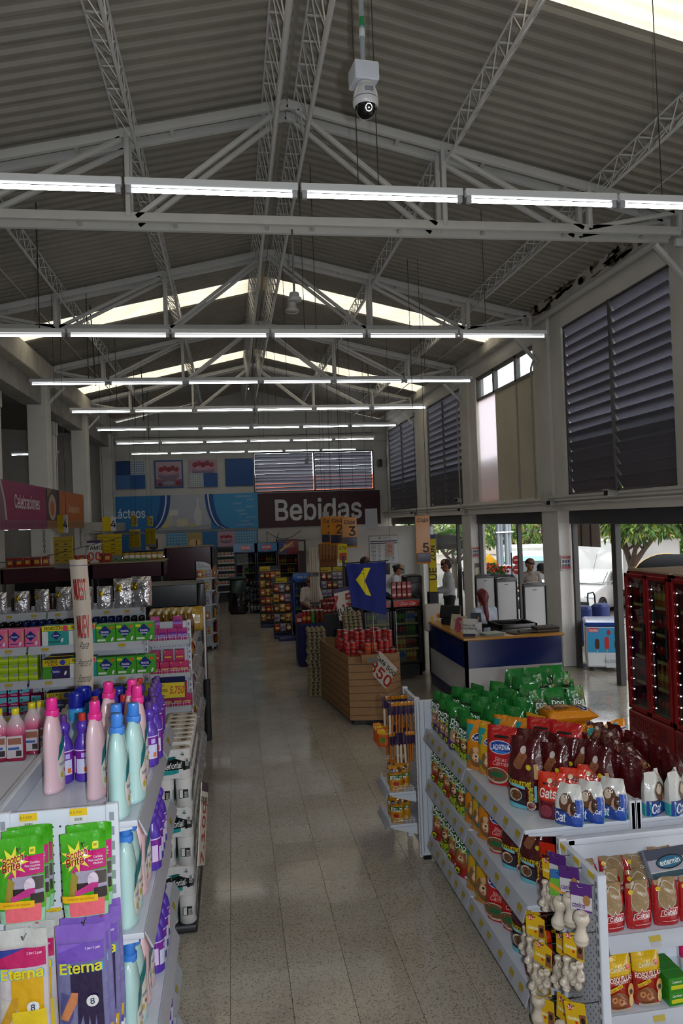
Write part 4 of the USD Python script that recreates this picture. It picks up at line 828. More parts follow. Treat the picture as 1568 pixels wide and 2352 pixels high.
# ================================================================== far end of the hall
def board(name, label, cat, w, h, layers, loc, rz=0, thick=.03, base='cccccc', m='print', group=None, frame=None, rx=0, kind=None, mm='matte'):
    """A flat board facing -y with printed shapes (in its own x, z metres from the lower middle)."""
    t = thing(name, label, cat, loc, rz, group, rx); part(t, 'board', MB().box((-w / 2, 0, 0), (w / 2, thick, h), base, ch=min(.006, thick * .3)), mm)
    if layers:
        p = MB()
        for k, (poly, c) in enumerate(layers): p.flat(poly, c, (0, -.0008 - .0011 * k, 0), (1, 0, 0), (0, 0, 1))
        part(t, 'print', p, m, None)
    if frame: part(t, 'frame', MB().box((-w / 2 - .02, -.015, -.02), (w / 2 + .02, thick, .01), frame).box((-w / 2 - .02, -.015, h - .01), (w / 2 + .02, thick, h + .02), frame).box((-w / 2 - .02, -.015, 0), (-w / 2 + .01, thick, h), frame).box((w / 2 - .01, -.015, 0), (w / 2 + .02, thick, h), frame), 'paint')
    return t
def damask(x0, y0, x1, y1, n, c):
    """Little diamond ornaments filling a rectangle."""
    s = (x1 - x0) / n; out = []
    for j in range(int(round((y1 - y0) / s))):
        for i in range(n):
            cx, cy = x0 + (i + .5) * s, y0 + (j + .5) * s; out.append(affinity.rotate(rect(cx - s * .28, cy - s * .28, cx + s * .28, cy + s * .28), 45).difference(ell(cx, cy, s * .14, s * .14, 8)))
    return (unary_union(out), c)
def berries(cx, cz, s, n=5):
    """A berry cake: plate, sponge and raspberries."""
    L = [(ell(cx, cz - .16 * s, .42 * s, .16 * s), '7d6f86'), (rect(cx - .40 * s, cz - .16 * s, cx + .40 * s, cz + .02 * s, .03 * s), '9a7f92'), (ell(cx, cz + .02 * s, .40 * s, .13 * s), 'c08fa0')]
    for k in range(n):
        x = cx + (k - (n - 1) / 2) * .155 * s; z = cz + .1 * s + (.05 * s if k % 2 else 0); L += [(ell(x, z, .095 * s, .10 * s, 14), ['8c1830', 'a02038', '7a1428'][k % 3]), (ell(x - .025 * s, z + .03 * s, .02 * s, .02 * s, 8), 'd07088')]
    return L + [(ell(cx + .27 * s, cz + .16 * s, .05 * s, .03 * s, 8), '5c7a2a')]
YS = YB - .06
dark, lblue, mblue = '0b3c78', '3f73a8', '0f5a94'
pt = dict(loc=None)
b0 = .955
board('wall_panel', 'square wall panel of blue and white patterned quarters, leftmost of four', 'wall panel', b0, b0, [(rect(-b0 / 2, b0 / 2, 0, b0), dark), (rect(0, b0 / 2, b0 / 2, b0), 'b9c3cc'), damask(.01, b0 / 2 + .01, b0 / 2 - .01, b0 - .01, 6, '2b5c94'), (rect(-b0 / 2, 0, 0, b0 / 2), '4270ac'), (rect(0, 0, b0 / 2, b0 / 2), '14579a')], (-3.31, YS, 3.91))
board('wall_panel', 'square wall panel with a berry cake in a blue frame', 'wall panel', b0, b0, [(rect(-b0 / 2, 0, b0 / 2, b0), '15508e'), (rect(-.43, .05, .43, .9), 'b79aa6'), (rect(-.43, .05, .43, .3), '8f6474')] + berries(0, .55, .85) + [(ell(0, .17, .2, .07), '8f93a4'), (ell(.32, .16, .1, .08), '8a2038'), (ell(-.3, .12, .07, .05), '5a3040')], (-2.05, YS, 3.91))
board('wall_panel', 'square wall panel of berry picture over white pattern and blue quarters', 'wall panel', b0, b0, [(rect(-b0 / 2, b0 / 2, b0 / 2, b0), 'b893a2')] + berries(0, .68, .9) + [(rect(-b0 / 2, 0, 0, b0 / 2), 'c3c8cc'), damask(-b0 / 2 + .01, .01, -.01, b0 / 2 - .01, 6, '6b7f92'), (rect(0, 0, b0 / 2, b0 / 2), '0f4f92')], (-.89, YS, 3.91))
board('wall_panel', 'plain blue square wall panel beside the end louvre window', 'wall panel', b0, b0, [(rect(-b0 / 2, 0, b0 / 2, b0), '0d4a8c')], (.33, YS, 3.91))
W, H = 4.92, 1.2
def arc(x0, dx, w, flip=1):
    z = np.linspace(0, H, 12); x = x0 + flip * dx * np.sqrt(np.clip(1 - (1 - z / H) ** 2, 0, 1)) ; return Polygon(np.vstack([np.c_[x, z], np.c_[x + w, z][::-1]]))
lay = [(rect(-W / 2, 0, W / 2, H), '2a86c0'), (rect(-1.0, 0, .85, H), 'b9bcc6'), (rect(-1.0, 0, .85, .16), 'a7aab2')]
for (x, z, w, h, c) in ((-.62, .14, .2, .42, 'c9c7bc'), (-.88, .1, .3, .3, 'd8c88a'), (-.3, .12, .36, .26, 'd6cfae'), (-.55, .5, .3, .2, 'dcdad2'), (.3, .14, .22, .5, 'd8d8d6'), (.38, .6, .06, .5, 'cfd0d2'), (.1, .1, .3, .1, 'c8b87c'), (-.9, .36, .2, .12, 'd0bc70')): lay.append((rect(x, z, x + w, z + h, .03), c))
lay.append((ell(.41, .45, .13, .32), 'd2d3d6')); lay += [(arc(-1.45, .62, .34), '0c4f9c'), (arc(-1.28, .62, .05), 'e8eef4'), (Polygon([(-W / 2, 0), (-1.45, 0)] + [tuple(p) for p in np.c_[-1.45 + .62 * np.sqrt(np.clip(1 - (1 - np.linspace(0, H, 12) / H) ** 2, 0, 1)), np.linspace(0, H, 12)]] + [(-W / 2, H)]), '1f78b8'), (arc(1.22, .55, .3, -1), '0c4f9c'), (arc(1.3, .55, .045, -1), 'e8eef4'), (Polygon([(W / 2, 0), (1.5, 0)] + [tuple(p) for p in np.c_[1.5 - .55 * np.sqrt(np.clip(1 - (1 - np.linspace(0, H, 12) / H) ** 2, 0, 1)), np.linspace(0, H, 12)]] + [(W / 2, H)]), '3c9ad2'), (text('Lácteos', .30, True, -1.86, .62, w=1.05), 'dfe8ee')]
for k, (wd, x) in enumerate((('mantequilla', 1.98), ('leche', 2.2), ('kumis', 1.75), ('leche', 2.2), ('yogurt', 1.85), ('queso', 1.95), ('kumis', 2.2), ('leche', 2.0), ('mantequilla', 1.98))): lay.append((text(wd, .075, False, x, 1.10 - k * .122, shear=.3), 'b9d8ea'))
board('dairy_sign', 'long blue wall sign reading Lácteos with dairy products picture', 'sign', W, H, lay, (-1.53, YS - .04, 2.46), thick=.08)
board('drinks_sign', 'maroon wall sign reading Bebidas in big white letters', 'sign', 4.35, 1.2, [(rect(-2.17, 0, 2.17, 1.2), '3c0f1e'), (text('Bebidas', .70, True, -.03, .60, w=3.06), 'cfcfd0')], (3.08, YS - .04, 2.43), thick=.08)
lay = [(rect(-2.4, 0, 2.4, .56), '1a6ca6'), (rect(-1.3, .02, -.65, .54), 'c9c2bc'), (rect(-1.2, .02, -.9, .4, .1), '4a2a1c'), (rect(-.65, .02, .05, .54), '7fb0cc'), damask(-.64, .03, .04, .53, 7, '2c70a8'), (rect(.05, .02, .55, .54), 'b09a60'), (ell(.3, .2, .2, .12), 'd8c080'), (rect(1.05, .02, 1.62, .54), 'b893a2')] + berries(1.33, .3, .5) + [(rect(1.62, .02, 2.35, .54), '7fb0cc'), damask(1.63, .03, 2.34, .53, 8, '2c70a8')]
board('dairy_fascia', 'blue picture strip over the dairy cabinet', 'sign', 4.8, .56, lay, (-1.52, 24.9, 1.83), thick=.06)
t = thing('dairy_cabinet', 'long dark open dairy cabinet with lit shelf at the end wall', 'cabinet', (-2.18, 24.45, 0))
part(t, 'back', MB().box((-1.6, .35, 0), (1.6, .45, 1.82), '16191d'), 'matte'); part(t, 'base', MB().box((-1.6, -.4, 0), (1.6, .4, .45), '1c2030', ch=.02), 'paint'); part(t, 'hood', MB().box((-1.6, -.3, 1.66), (1.6, .4, 1.80), '10131a', ch=.02), 'paint')
part(t, 'light_strip', MB().tube([(-1.5, -.25, 1.64), (.3, -.25, 1.64)], .016, 'e8f0f0', 8), 'tube'); part(t, 'end_panel', MB().box((1.56, -.4, 0), (1.6, .4, 1.82), '53565c'), 'paint')
for z in (.75, 1.05, 1.33): part(t, 'shelf', MB().box((-1.58, -.28, z), (1.56, .35, z + .025), '8a8d92'), 'shelf')

# ================================================================== small goods made once and copied
def carton(name, w, d, h, layers, base, cat='box', m='gloss', side=None, top=None):
    t = thing(name, name.replace('_', ' '), cat); part(t, 'box', MB().box((-w / 2, -d / 2, 0), (w / 2, d / 2, h), base, ch=min(w, d, h) * .04), m)
    if layers:
        p = MB()
        for k, (poly, c) in enumerate(layers): p.flat(poly, c, (0, -d / 2 - .0006 - .0006 * k, 0), (1, 0, 0), (0, 0, 1))
        part(t, 'label', p, 'gloss', None)
    return Proto(t)
def bag_surf(w, h, d, seed, top=.16, waist=.0, wr=.012):
    """front(u, v, side) of a filled stand-up bag: u in -1..1, v in 0..1."""
    def S(u, v, side=-1, lift=0.0):
        u, v = np.asarray(u, float), np.asarray(v, float)
        k = np.clip((1 - v) / top, 0, 1); full = np.clip(1 - np.abs(u) ** 3.2, 0, 1) ** .55 * (k ** .75) * (.80 + .2 * np.clip(v / .12, 0, 1)) * (1 - .25 * np.clip(v - .3, 0, 1))
        wf = 1 - .10 * np.sin(PI * np.clip(v, 0, 1)) * 0 - waist * np.clip((v - .55) / .45, 0, 1) - .05 * np.clip((.15 - v) / .15, 0, 1)
        p3 = np.stack([u * 2.2 + seed * 7.1, v * 3.1 * h / w, np.full_like(u, side * 3.3)], -1); n = meshkit.fbm(p3 * 1.6, 3, seed) - .5
        y = side * (d / 2 * full + lift) + n * wr * (2 * side if side < 0 else 2) * np.clip(full + .25, 0, 1) * .5 + (1 - k) * (meshkit.noise(np.stack([u * 1.5, v * 0, v * 0 + seed], -1), seed) - .5) * .03
        return np.stack([u * w / 2 * wf, y, v * h], -1)
    return S
def bag(name, w, h, d, base, layers, seed=1, top=.16, waist=0.0, cat='bag', m='film', wr=.012, grid=(12, 18), lsize=.03, parts=()):
    """A filled packet. layers: (polygon or text in x in -w/2..w/2, z in 0..h, colour) printed on its front."""
    S = bag_surf(w, h, d, seed, top, waist, wr); t = thing(name, name.replace('_', ' '), cat); m_ = MB(); nu, nv = grid
    u, v = np.meshgrid(np.linspace(-1, 1, nu + 1), np.linspace(0, 1, nv + 1)); col = base if callable(base) else (lambda x, z: np.broadcast_to(lin(base), (len(x), 3)))
    for side in (-1, 1):
        V = S(u.ravel(), v.ravel(), side); F = np.array([[j * (nu + 1) + i, j * (nu + 1) + i + 1, (j + 1) * (nu + 1) + i + 1, (j + 1) * (nu + 1) + i] for j in range(nv) for i in range(nu)]); F = F if side < 0 else F[:, ::-1]
        m_.add(V, F, col(u.ravel() * w / 2, v.ravel() * h))
    e0, e1 = S(np.linspace(-1, 1, nu + 1), np.zeros(nu + 1), -1), S(np.linspace(-1, 1, nu + 1), np.zeros(nu + 1), 1); m_.add(np.vstack([e0, e1]), [[i, nu + 1 + i, nu + 2 + i, i + 1] for i in range(nu)], col(np.zeros(2 * nu + 2), np.zeros(2 * nu + 2)))
    part(t, 'packet', m_, m, 60)
    if layers:
        p = MB()
        for k, (poly, c) in enumerate(layers):
            v2, f = tri2(poly, lsize); uu, vv = np.clip(v2[:, 0] / (w / 2), -.985, .985), np.clip(v2[:, 1] / h, .005, .995); p.add(S(uu, vv, -1, .0016 + .0011 * k), f, c)
        part(t, 'front_print', p, m, 60)
    return Proto(t)
# ================================================================== coolers and far goods
def bottle(name, r, h, col, cap, m='plastic', n=10, label_c=None, lab=(.3, .6)):
    t = thing(name, name.replace('_', ' '), 'bottle'); p = [(r * .9, 0), (r, .02 * h), (r, .58 * h), (r * .85, .68 * h), (r * .42, .82 * h), (r * .38, .93 * h)]
    part(t, 'body', MB().lathe(p, col, n), m); part(t, 'cap', MB().lathe([(r * .45, .92 * h), (r * .45, h)], cap, n), 'plastic')
    if label_c: part(t, 'label', MB().lathe([(r * 1.02, lab[0] * h), (r * 1.02, lab[1] * h)], label_c, n), 'gloss')
    return Proto(t)
BT = {'brown': bottle('cola_bottle', .034, .24, '1a0c08', 'a01418', 'liquid', label_c='a01418'), 'green': bottle('soda_bottle', .034, .24, '2a5a2a', '2a8a3a', 'liquid', label_c='5a8a2a'), 'pale': bottle('water_bottle', .034, .24, '8f9a96', '3a6ab0', 'liquid', label_c='3f6fa8'), 'orange': bottle('juice_bottle', .034, .24, 'b0641c', 'd8801c', 'liquid', label_c='c8b040')}
def cooler(name, label, loc, rz, w, h, d, body, head, header_h=.28, doors=1, shelves=4, base_h=.25, kinds=('brown', 'green'), rows=7, glabel=None, led=False, lower=None, frame=None, only=None):
    """Upright drinks cooler facing -y: open cabinet, header, glass doors in frames, shelves; bottles stand inside as things."""
    t = thing(name, label, 'drinks cooler', loc, rz); fc = frame or body
    part(t, 'cabinet', MB().box((-w / 2, 0, .06), (-w / 2 + .04, d, h), body).box((w / 2 - .04, 0, .06), (w / 2, d, h), body).box((-w / 2, d - .04, .06), (w / 2, d, h), '2a2c30').box((-w / 2, 0, .06), (w / 2, d, base_h), body).box((-w / 2, 0, h - .05), (w / 2, d, h), body), 'paint')
    if head:
        part(t, 'header', MB().box((-w / 2, -.03, h - header_h), (w / 2, .02, h), head[0], ch=.01), 'gloss'); p = MB()
        for k, (poly, c) in enumerate(head[1]): p.flat(poly, c, (0, -.0315 - .001 * k, h - header_h), (1, 0, 0), (0, 0, 1))
        if head[1]: part(t, 'header_print', p, 'gloss', None)
    else: header_h = .02
    dz0, dz1 = base_h, h - header_h; dw = w / doors
    for i in range(doors):
        x0 = -w / 2 + i * dw; f = .045
        dd = part(t, 'door', MB().box((x0 + .004, -.04, dz0), (x0 + f, .0, dz1), fc, ch=.006).box((x0 + dw - f, -.04, dz0), (x0 + dw - .004, .0, dz1), fc, ch=.006).box((x0 + .004, -.04, dz0), (x0 + dw - .004, .0, dz0 + f), fc, ch=.006).box((x0 + .004, -.04, dz1 - f), (x0 + dw - .004, .0, dz1), fc, ch=.006), 'gloss')
        emit(str(dd.GetPath()) + '/glass', MB().add([(x0 + f, -.02, dz0 + f), (x0 + dw - f, -.02, dz0 + f), (x0 + dw - f, -.02, dz1 - f), (x0 + f, -.02, dz1 - f)], [[0, 1, 2, 3]], 'ffffff'), 'fridgeglass', None)
        emit(str(dd.GetPath()) + '/handle', MB().box((x0 + dw - f * .8, -.07, dz0 + (dz1 - dz0) * .45), (x0 + dw - f * .3, -.04, dz0 + (dz1 - dz0) * .65), '151515', ch=.006), 'plastic')
        if led:
            part(t, 'light_rail', MB().box((x0 + f + .005, .005, dz0 + .05), (x0 + f + .04, .02, dz1 - .1), '0d0f18'), 'plastic'); m = MB()
            for k in range(12): m.ball((x0 + f + .02, .0, dz0 + .1 + k * (dz1 - dz0 - .25) / 11), .0075, 'f4f6ff', 1)
            part(t, 'light_dots', m, 'led', kind='stuff')
    zs = [dz0 + .03 + k * (dz1 - dz0 - .08) / shelves for k in range(shelves)]
    for z in zs: part(t, 'shelf', MB().box((-w / 2 + .04, .03, z - .012), (w / 2 - .04, d - .05, z), '9a9ca0').box((-w / 2 + .04, .02, z - .02), (w / 2 - .04, .03, z + .012), 'b8b060'), 'shelf')
    if lower: lower(t)
    R = rotm(0, 0, rz)
    for k, z in enumerate(zs):
        for i in range(rows):
            if only and not only(k, i): continue
            kd = kinds[(k + (i // 3)) % len(kinds)]; x = -w / 2 + .09 + i * (w - .18) / max(1, rows - 1); p = R @ np.array([x, .10, z]) + np.array(loc)
            BT[kd].put(f'{glabel}, shelf {ORD[k]} from below, {ORD[i]} from left', tuple(p), rz, group=glabel)
    return t
blue1 = ('1d5f96', [(rect(-.40, .0, .40, .28), '2a78b0'), (rect(-.17, .05, .17, .22, .06), 'c03040'), (text('POSTOBON', .075, True, 0, .14, w=.28), 'e6e2e2')])
cooler('drinks_cooler', 'dark blue drinks cooler with red badge, left of the pair at the end wall', (.44, 24.75, 0), 0, .68, 1.93, .6, '101c4a', blue1, kinds=('green', 'pale', 'brown'), glabel='bottle in left dark blue cooler at end wall')
cooler('drinks_cooler', 'dark blue drinks cooler with red badge, right of the pair at the end wall', (1.14, 24.75, 0), 0, .68, 1.93, .6, '101c4a', blue1, kinds=('brown', 'orange', 'green'), glabel='bottle in right dark blue cooler at end wall')
cooler('drinks_cooler', 'red and blue drinks cooler beside the dark blue pair at the end wall', (1.86, 24.75, 0), 0, .72, 2.0, .6, '6a0e16', ('7a1018', [(rect(-.36, 0, -.05, .45), '1a2a6a'), (Polygon([(-.3, .1), (.15, .4), (.2, .36), (-.24, .06)]), 'c8a030'), (text('Pool', .12, True, .02, .26, shear=.3), 'c89098')]), header_h=.45, kinds=('brown', 'orange'), glabel='bottle in red cooler at end wall')
# red double-door coolers on the right
def cokelower(w):
    def f(t):
        part(t, 'grille_panel', MB().box((-w / 2, -.05, .07), (w / 2, 0, .36), '84161a', ch=.02), 'gloss'); m = MB()
        for i in range(18):
            for j in range(6): m.box((-w * .42 + i * w * .046, -.053, .17 + j * .025), (-w * .42 + i * w * .046 + .016, -.049, .182 + j * .025), '3a080a')
        part(t, 'grille', m, 'plastic', kind='stuff'); p = MB(); p.flat(text('Coca-Cola', .055, False, -w * .18, .125, w=.2, shear=.3), 'd8c8c8', (0, -.0515, 0), (1, 0, 0), (0, 0, 1))
        for i in (0, 1): p.flat(text('Coca-Cola', .05, False, -w / 4 + i * w / 2, 1.77, w=.17, shear=.3), 'c0a8a8', (0, -.043, 0), (1, 0, 0), (0, 0, 1))
        part(t, 'logo', p, 'gloss', None)
        part(t, 'top_board', MB().box((-w / 2 + .02, .0, 1.915), (w / 2 - .02, .7, 1.935), 'a08a74'), 'card')
    return f
for i, (y, l) in enumerate(((7.33, 'red two-door drinks cooler with lit dots, the farther one on the right'), (6.46, 'red two-door drinks cooler at the right edge, the nearer one'))):
    cooler('red_drinks_cooler', l, (4.42, y, 0), -PI / 2, .84, 1.91, .72, '8a1218', None, doors=2, shelves=5, base_h=.37, kinds=('brown', 'brown', 'orange'), rows=8, glabel=('bottle in farther red two-door cooler', 'bottle in nearer red two-door cooler')[i], led=True, lower=cokelower(.84))
# black coolers in the middle
for x, l, hh in ((2.73, 'black drinks cooler with red header, right one behind the can box', 1.30), (2.26, 'black drinks cooler with red header, left one half hidden by the flag', 1.30)):
    cooler('black_drinks_cooler', l, (x, 11.5, 0), 0, .46, hh, .5, '0e0f10', ('0e0f10', [(rect(-.2, .02, .2, .12), 'b01c1c'), (text('Coca-Cola', .055, False, .02, .07, w=.24, shear=.3), 'e8dcdc')]), header_h=.14, shelves=4, base_h=.26, kinds=('pale', 'orange', 'brown', 'green'), rows=6, glabel=f'bottle in {"right" if x > 2.5 else "left"} black cooler behind cans')
# goods on top of the black coolers
t0 = carton('tea_box', .16, .12, .15, [(rect(-.06, .02, .06, .08), 'b8c4cc'), (text('TE', .04, True, 0, .11), 'd8d8d8')], '3a3436'); PB = carton('red_pack', .07, .07, .13, [(rect(-.03, .03, .03, .07), 'd8a8a0')], '8a1a1a')
for i in range(2): t0.put(f'small dark tea box on the black coolers, {ORD[i]} from the left', (2.15 + .2 * i, 11.7, 1.30), .1 * i)
k = 0
for z in (0, 1):
    for i in range(4): k += 1; PB.put(f'red pack on the right black cooler, {"upper" if z else "lower"} row, {ORD[i]} from the left', (2.58 + .085 * i, 11.7, 1.30 + .132 * z), 0, 'red packs on the black cooler')
# ------------------------------------------------------------------ service desk
t = thing('service_desk', 'L-shaped blue and white service desk with orange counter top', 'counter', (3.02, 9.42, 0))
for nm, z0_, z1_, c in (('upper_blue_panel', .56, .93, '10235c'), ('white_band', .17, .56, 'b4b4b6'), ('lower_blue_panel', .0, .17, '10235c')):
    part(t, nm, MB().box((0, 0, z0_), (1.36, .04, z1_), c).box((0, 0, z0_), (.04, 1.75, z1_), c), 'gloss')
part(t, 'counter_top', MB().box((-.02, -.02, .93), (1.40, .30, .965), 'b9863c', ch=.006).box((-.02, .3, .93), (.36, 1.75, .965), 'b9863c', ch=.006), 'gloss')
part(t, 'inner_shelf', MB().box((.5, .3, .70), (1.34, .75, .73), '5a5048').box((.5, .3, .0), (.53, .7, .7), '3a3632'), 'matte')
t = thing('desk_chair', 'black office chair back behind the service desk', 'chair', (3.97, 10.83, 0))
part(t, 'backrest', MB().tm(blend([((-.2, 0, .62), .035, (.2, 0, .62), .035), ((-.23, 0, .9), .03, (.23, 0, .9), .03), ((-.2, 0, .62), .03, (-.23, 0, .9), .03), ((.2, 0, .62), .03, (.23, 0, .9), .03), ((0, .02, .65), .03, (0, .02, .93), .03)], .04), '131318'), 'fabric')
part(t, 'seat', MB().box((-.24, .02, .45), (.24, .48, .51), '131318', ch=.02), 'fabric'); part(t, 'stem', MB().tube([(0, .25, .08), (0, .25, .47)], .03, '222222', 8), 'plastic')
for k in range(5):
    a = k * 2 * PI / 5 + .3; part(t, 'foot', MB().bar((0, .25, .09), (math.cos(a) * .28, .25 + math.sin(a) * .28, .05), .04, .03, '1a1a1a').ball((math.cos(a) * .28, .25 + math.sin(a) * .28, .03), .03, '101010', 1), 'plastic')
t = thing('steel_bin', 'square steel bin with black rim behind the desk', 'bin', (4.12, 10.45, 0), 0, s=(.8, 1, 1)); part(t, 'body', MB().box((-.33, -.16, 0), (.33, .3, .92), '8e9093', ch=.01), 'steel'); part(t, 'rim', MB().box((-.36, -.19, .92), (.36, -.15, .98), '1a1a1c').box((-.36, .29, .92), (.36, .33, .98), '1a1a1c').box((-.36, -.19, .92), (-.32, .33, .98), '1a1a1c').box((.32, -.19, .92), (.36, .33, .98), '1a1a1c'), 'plastic')
for k in range(4): tb = solo('magazine', MB().box((4.08, 9.50, .965 + k * .018), (4.4, 9.72, .982 + k * .018), ['2a2522', '6b6258', '1f1c1c', '4a4038'][k], M=None, ch=.003), 'paper', f'dark magazine, {ORD[3 - k]} from the top of the pile at the right end of the desk', 'magazine')
for k in range(2): solo('open_brochure', MB().box((-.13, -.10, 0), (.13, .1, .012), ['35302c', '5a544c'][k], M=rotm(0, 0, .3 - .5 * k), t=(3.84 + .16 * k, 9.60 + .03 * k, .965 + .013 * k)), 'paper', f'dark leaflet lying beside the magazine pile, {["lower", "upper"][k]} one', 'leaflet')
for k in range(3): solo('leaflet', MB().box((-.14, -.10, 0), (.14, .1, .010), ['8d9aa0', '6a7f8c', 'a8b0a0'][k], M=rotm(0, 0, .12 * k), t=(3.46, 9.60, .965 + .011 * k)), 'paper', f'pale leaflet in the flat pile at the desk corner, {["bottom", "middle", "top"][k]} one', 'leaflet')
def stand_card(name, label, loc, rz, w, h, base, lay, lean=.25):
    t = thing(name, label, 'card stand', loc, rz); M = rotm(-lean, 0, 0)
    part(t, 'card', MB().box((-w / 2, 0, 0), (w / 2, .006, h), base, M=M), 'paper'); p = MB()
    for k, (poly, c) in enumerate(lay): v2, f = tri2(poly); p.add(np.c_[v2[:, 0], np.full(len(v2), -.0008 * (k + 1)), v2[:, 1]] @ M.T, f, c)
    part(t, 'print', p, 'print', None); part(t, 'strut', MB().bar((0, .01, h * .7), (0, h * .35, .0), .04, .004, base, (0, 1, 0)), 'paper')
stand_card('card_stand', 'white card stand reading Boleta de empresarial beside the leaflets', (3.13, 9.56, .965), -.5, .17, .24, 'c9c9c6', [(text('Boleta de', .028, True, 0, .15), '2a2a30'), (text('Empresarial', .028, True, 0, .11), '2a2a30'), (rect(-.085, 0, .085, .035), '1c2244')])
stand_card('card_stand', 'tall card holder with navy top on the desk corner', (3.28, 9.66, .965), -.15, .14, .30, 'c0c0c2', [(rect(-.07, .17, .07, .30), '171c3a'), (Polygon([(.02, .2), (.05, .225), (.02, .25), (.035, .225)]), 'd8b020'), (rect(-.05, .04, .05, .07), '9a9aa2')])
stand_card('card_stand', 'pink and cream folded card on the desk edge', (3.15, 10.0, .965), -.9, .16, .22, 'c8bca4', [(rect(-.08, 0, .0, .2), 'b04a6a')]); stand_card('card_stand', 'second cream folded card behind the pink one', (3.14, 10.25, .965), -.9, .16, .22, 'cabfa8', [(rect(.0, 0, .08, .15), '9a6a4a')])
t = thing('desk_phone', 'black screen and keypad at the far end of the service desk', 'terminal', (3.2, 10.75, .965), -.7); part(t, 'screen', MB().box((-.17, 0, .1), (.17, .03, .3), '16171a', M=rotm(-.4, 0, 0), ch=.008), 'plastic'); part(t, 'base', MB().box((-.1, -.05, 0), (.1, .12, .09), '1c1d20', ch=.01), 'plastic')
t = thing('flower_bag', 'white shopping bag with painted flowers at the desk end', 'bag', (3.12, 11.28, .8)); part(t, 'bag', MB().box((-.15, -.08, 0), (.15, .08, .42), 'c4c0ba', ch=.02), 'paper'); p = MB()
for x, z, c in ((-.05, .2, 'd8b040'), (.05, .24, 'c86a30'), (0, .12, 'a03a2a'), (.04, .15, 'd8b040')): p.flat(ell(x, z, .03, .04, 10), c, (0, -.082, 0), (1, 0, 0), (0, 0, 1))
part(t, 'flower_print', p, 'print', None)
# ------------------------------------------------------------------ anti-theft gates, posters, signs
for i, (x, y) in enumerate(((4.6, 13.0), (4.66, 12.1), (4.72, 11.05))):
    t = thing('security_gate', f'white anti-theft gate panel in dark frame, {["farthest", "middle", "nearest"][i]} of the three', 'security gate', (x, y, 0))
    part(t, 'panel', MB().box((-.17, -.015, .1), (.17, .015, 1.44), 'c2c2c4', ch=.008), 'shelf'); m = MB().box((-.195, -.03, 0), (-.17, .03, 1.46), '2a2a2c', ch=.006).box((.17, -.03, 0), (.195, .03, 1.46), '2a2a2c', ch=.006).ext(Polygon([(-.195, 1.44), (.195, 1.44), (.18, 1.49), (.1, 1.51), (-.1, 1.51), (-.18, 1.49)]), .06, '2a2a2c', M=np.array([[1, 0, 0], [0, 0, 1], [0, 1, 0]]), t=(0, -.03, 0))
    part(t, 'frame', m, 'plastic'); part(t, 'foot', MB().box((-.22, -.12, 0), (.22, .12, .1), '2a2a2c', ch=.02), 'plastic'); part(t, 'badge', MB().box((-.04, -.0165, 1.38), (.03, -.0155, 1.395), '5a5a5e'), 'print')
rp = lambda w, h: [(rect(-w / 2 + .01, h - .06, w / 2 - .01, h - .02), 'b04a50')] + [(rect(-w * .36 + i * w * .26, h * .22 + j * h * .28, -w * .36 + i * w * .26 + w * .18, h * .22 + j * h * .28 + h * .18), '2f3f6a') for i in range(3) for j in range(2)] + [(rect(-w * .4, .03, w * .4, .07), 'b04a50')]
board('column_poster', 'white poster with red heading and little symbols on the nearest white column', 'poster', .18, .26, rp(.18, .26), (5.54, 11.62, 1.62), thick=.004, base='c9c5c2')
board('column_poster', 'white poster with red heading and little symbols on the second white column', 'poster', .18, .26, rp(.18, .26), (5.54, 16.21, 1.62), thick=.004, base='c9c5c2')
board('column_notice', 'small notices below the poster on the second white column', 'notice', .10, .30, [(rect(-.05, .2, .05, .3), '4a4a44'), (rect(-.04, .1, .04, .19), 'b8b4a0'), (rect(-.05, 0, .05, .08), 'a8a06a')], (5.56, 16.21, 1.20), thick=.004, base='c0bdb4')
def caja(n, label, loc, w=.24, h=.62):
    t = thing('till_sign', label, 'sign', loc); part(t, 'board', MB().box((-w / 2, 0, -h), (w / 2, .02, 0), 'b87408', ch=.004), 'gloss'); p = MB(); L = [(text('Caja', w * .24, True, 0, -w * .3, w=w * .72, shear=.2), '2a1c08'), (text(n, w * .6, True, w * .18, -h + w * .45), '241808')]
    for k, (poly, c) in enumerate(L): p.flat(poly, c, (0, -.001 - .001 * k, 0), (1, 0, 0), (0, 0, 1))
    part(t, 'print', p, 'print', None)
    part(t, 'badge', MB().box((-w * .48, -.004, -h - w * .62), (w * .48, .016, -h), 'b87408').box((-w * .44, -.012, -h - w * .5), (w * .46, -.004, -h + .02), '141a40', ch=.004), 'gloss', label='navy badge under the number'); part(t, 'hanger', MB().tube([(-w * .35, .01, 0), (-w * .35, .01, roof_z(loc[0]) - .06 - loc[2])], .004, '202020', 5).tube([(w * .35, .01, 0), (w * .35, .01, roof_z(loc[0]) - .06 - loc[2])], .004, '202020', 5), 'rubber')
caja('5', 'orange hanging till sign with number 5 by the navy pillar', (3.0, 11.3, 2.63)); caja('3', 'orange hanging till sign with number 3, rightmost of the three far ones', (2.58, 16.0, 2.66), .34, .46); caja('2', 'orange hanging till sign with number 2, middle of the three far ones', (2.44, 17.0, 2.70), .34, .46); caja('1', 'orange hanging till sign with number 1, leftmost of the three far ones', (2.36, 18.0, 2.70), .34, .46)
board('vertical_banner', 'narrow yellow vertical banner with black lettering beside the till five sign', 'banner', .13, .95, [(rect(-.065, .88, .065, .95), '1a2a5a'), (text('ZON', .09, True, 0, .64, rot=90), '1c1a10'), (text('UE', .12, True, 0, .30, rot=90), '1c1a10')], (3.27, 11.752, 1.36), rz=.0, thick=.012, base='c8b418')
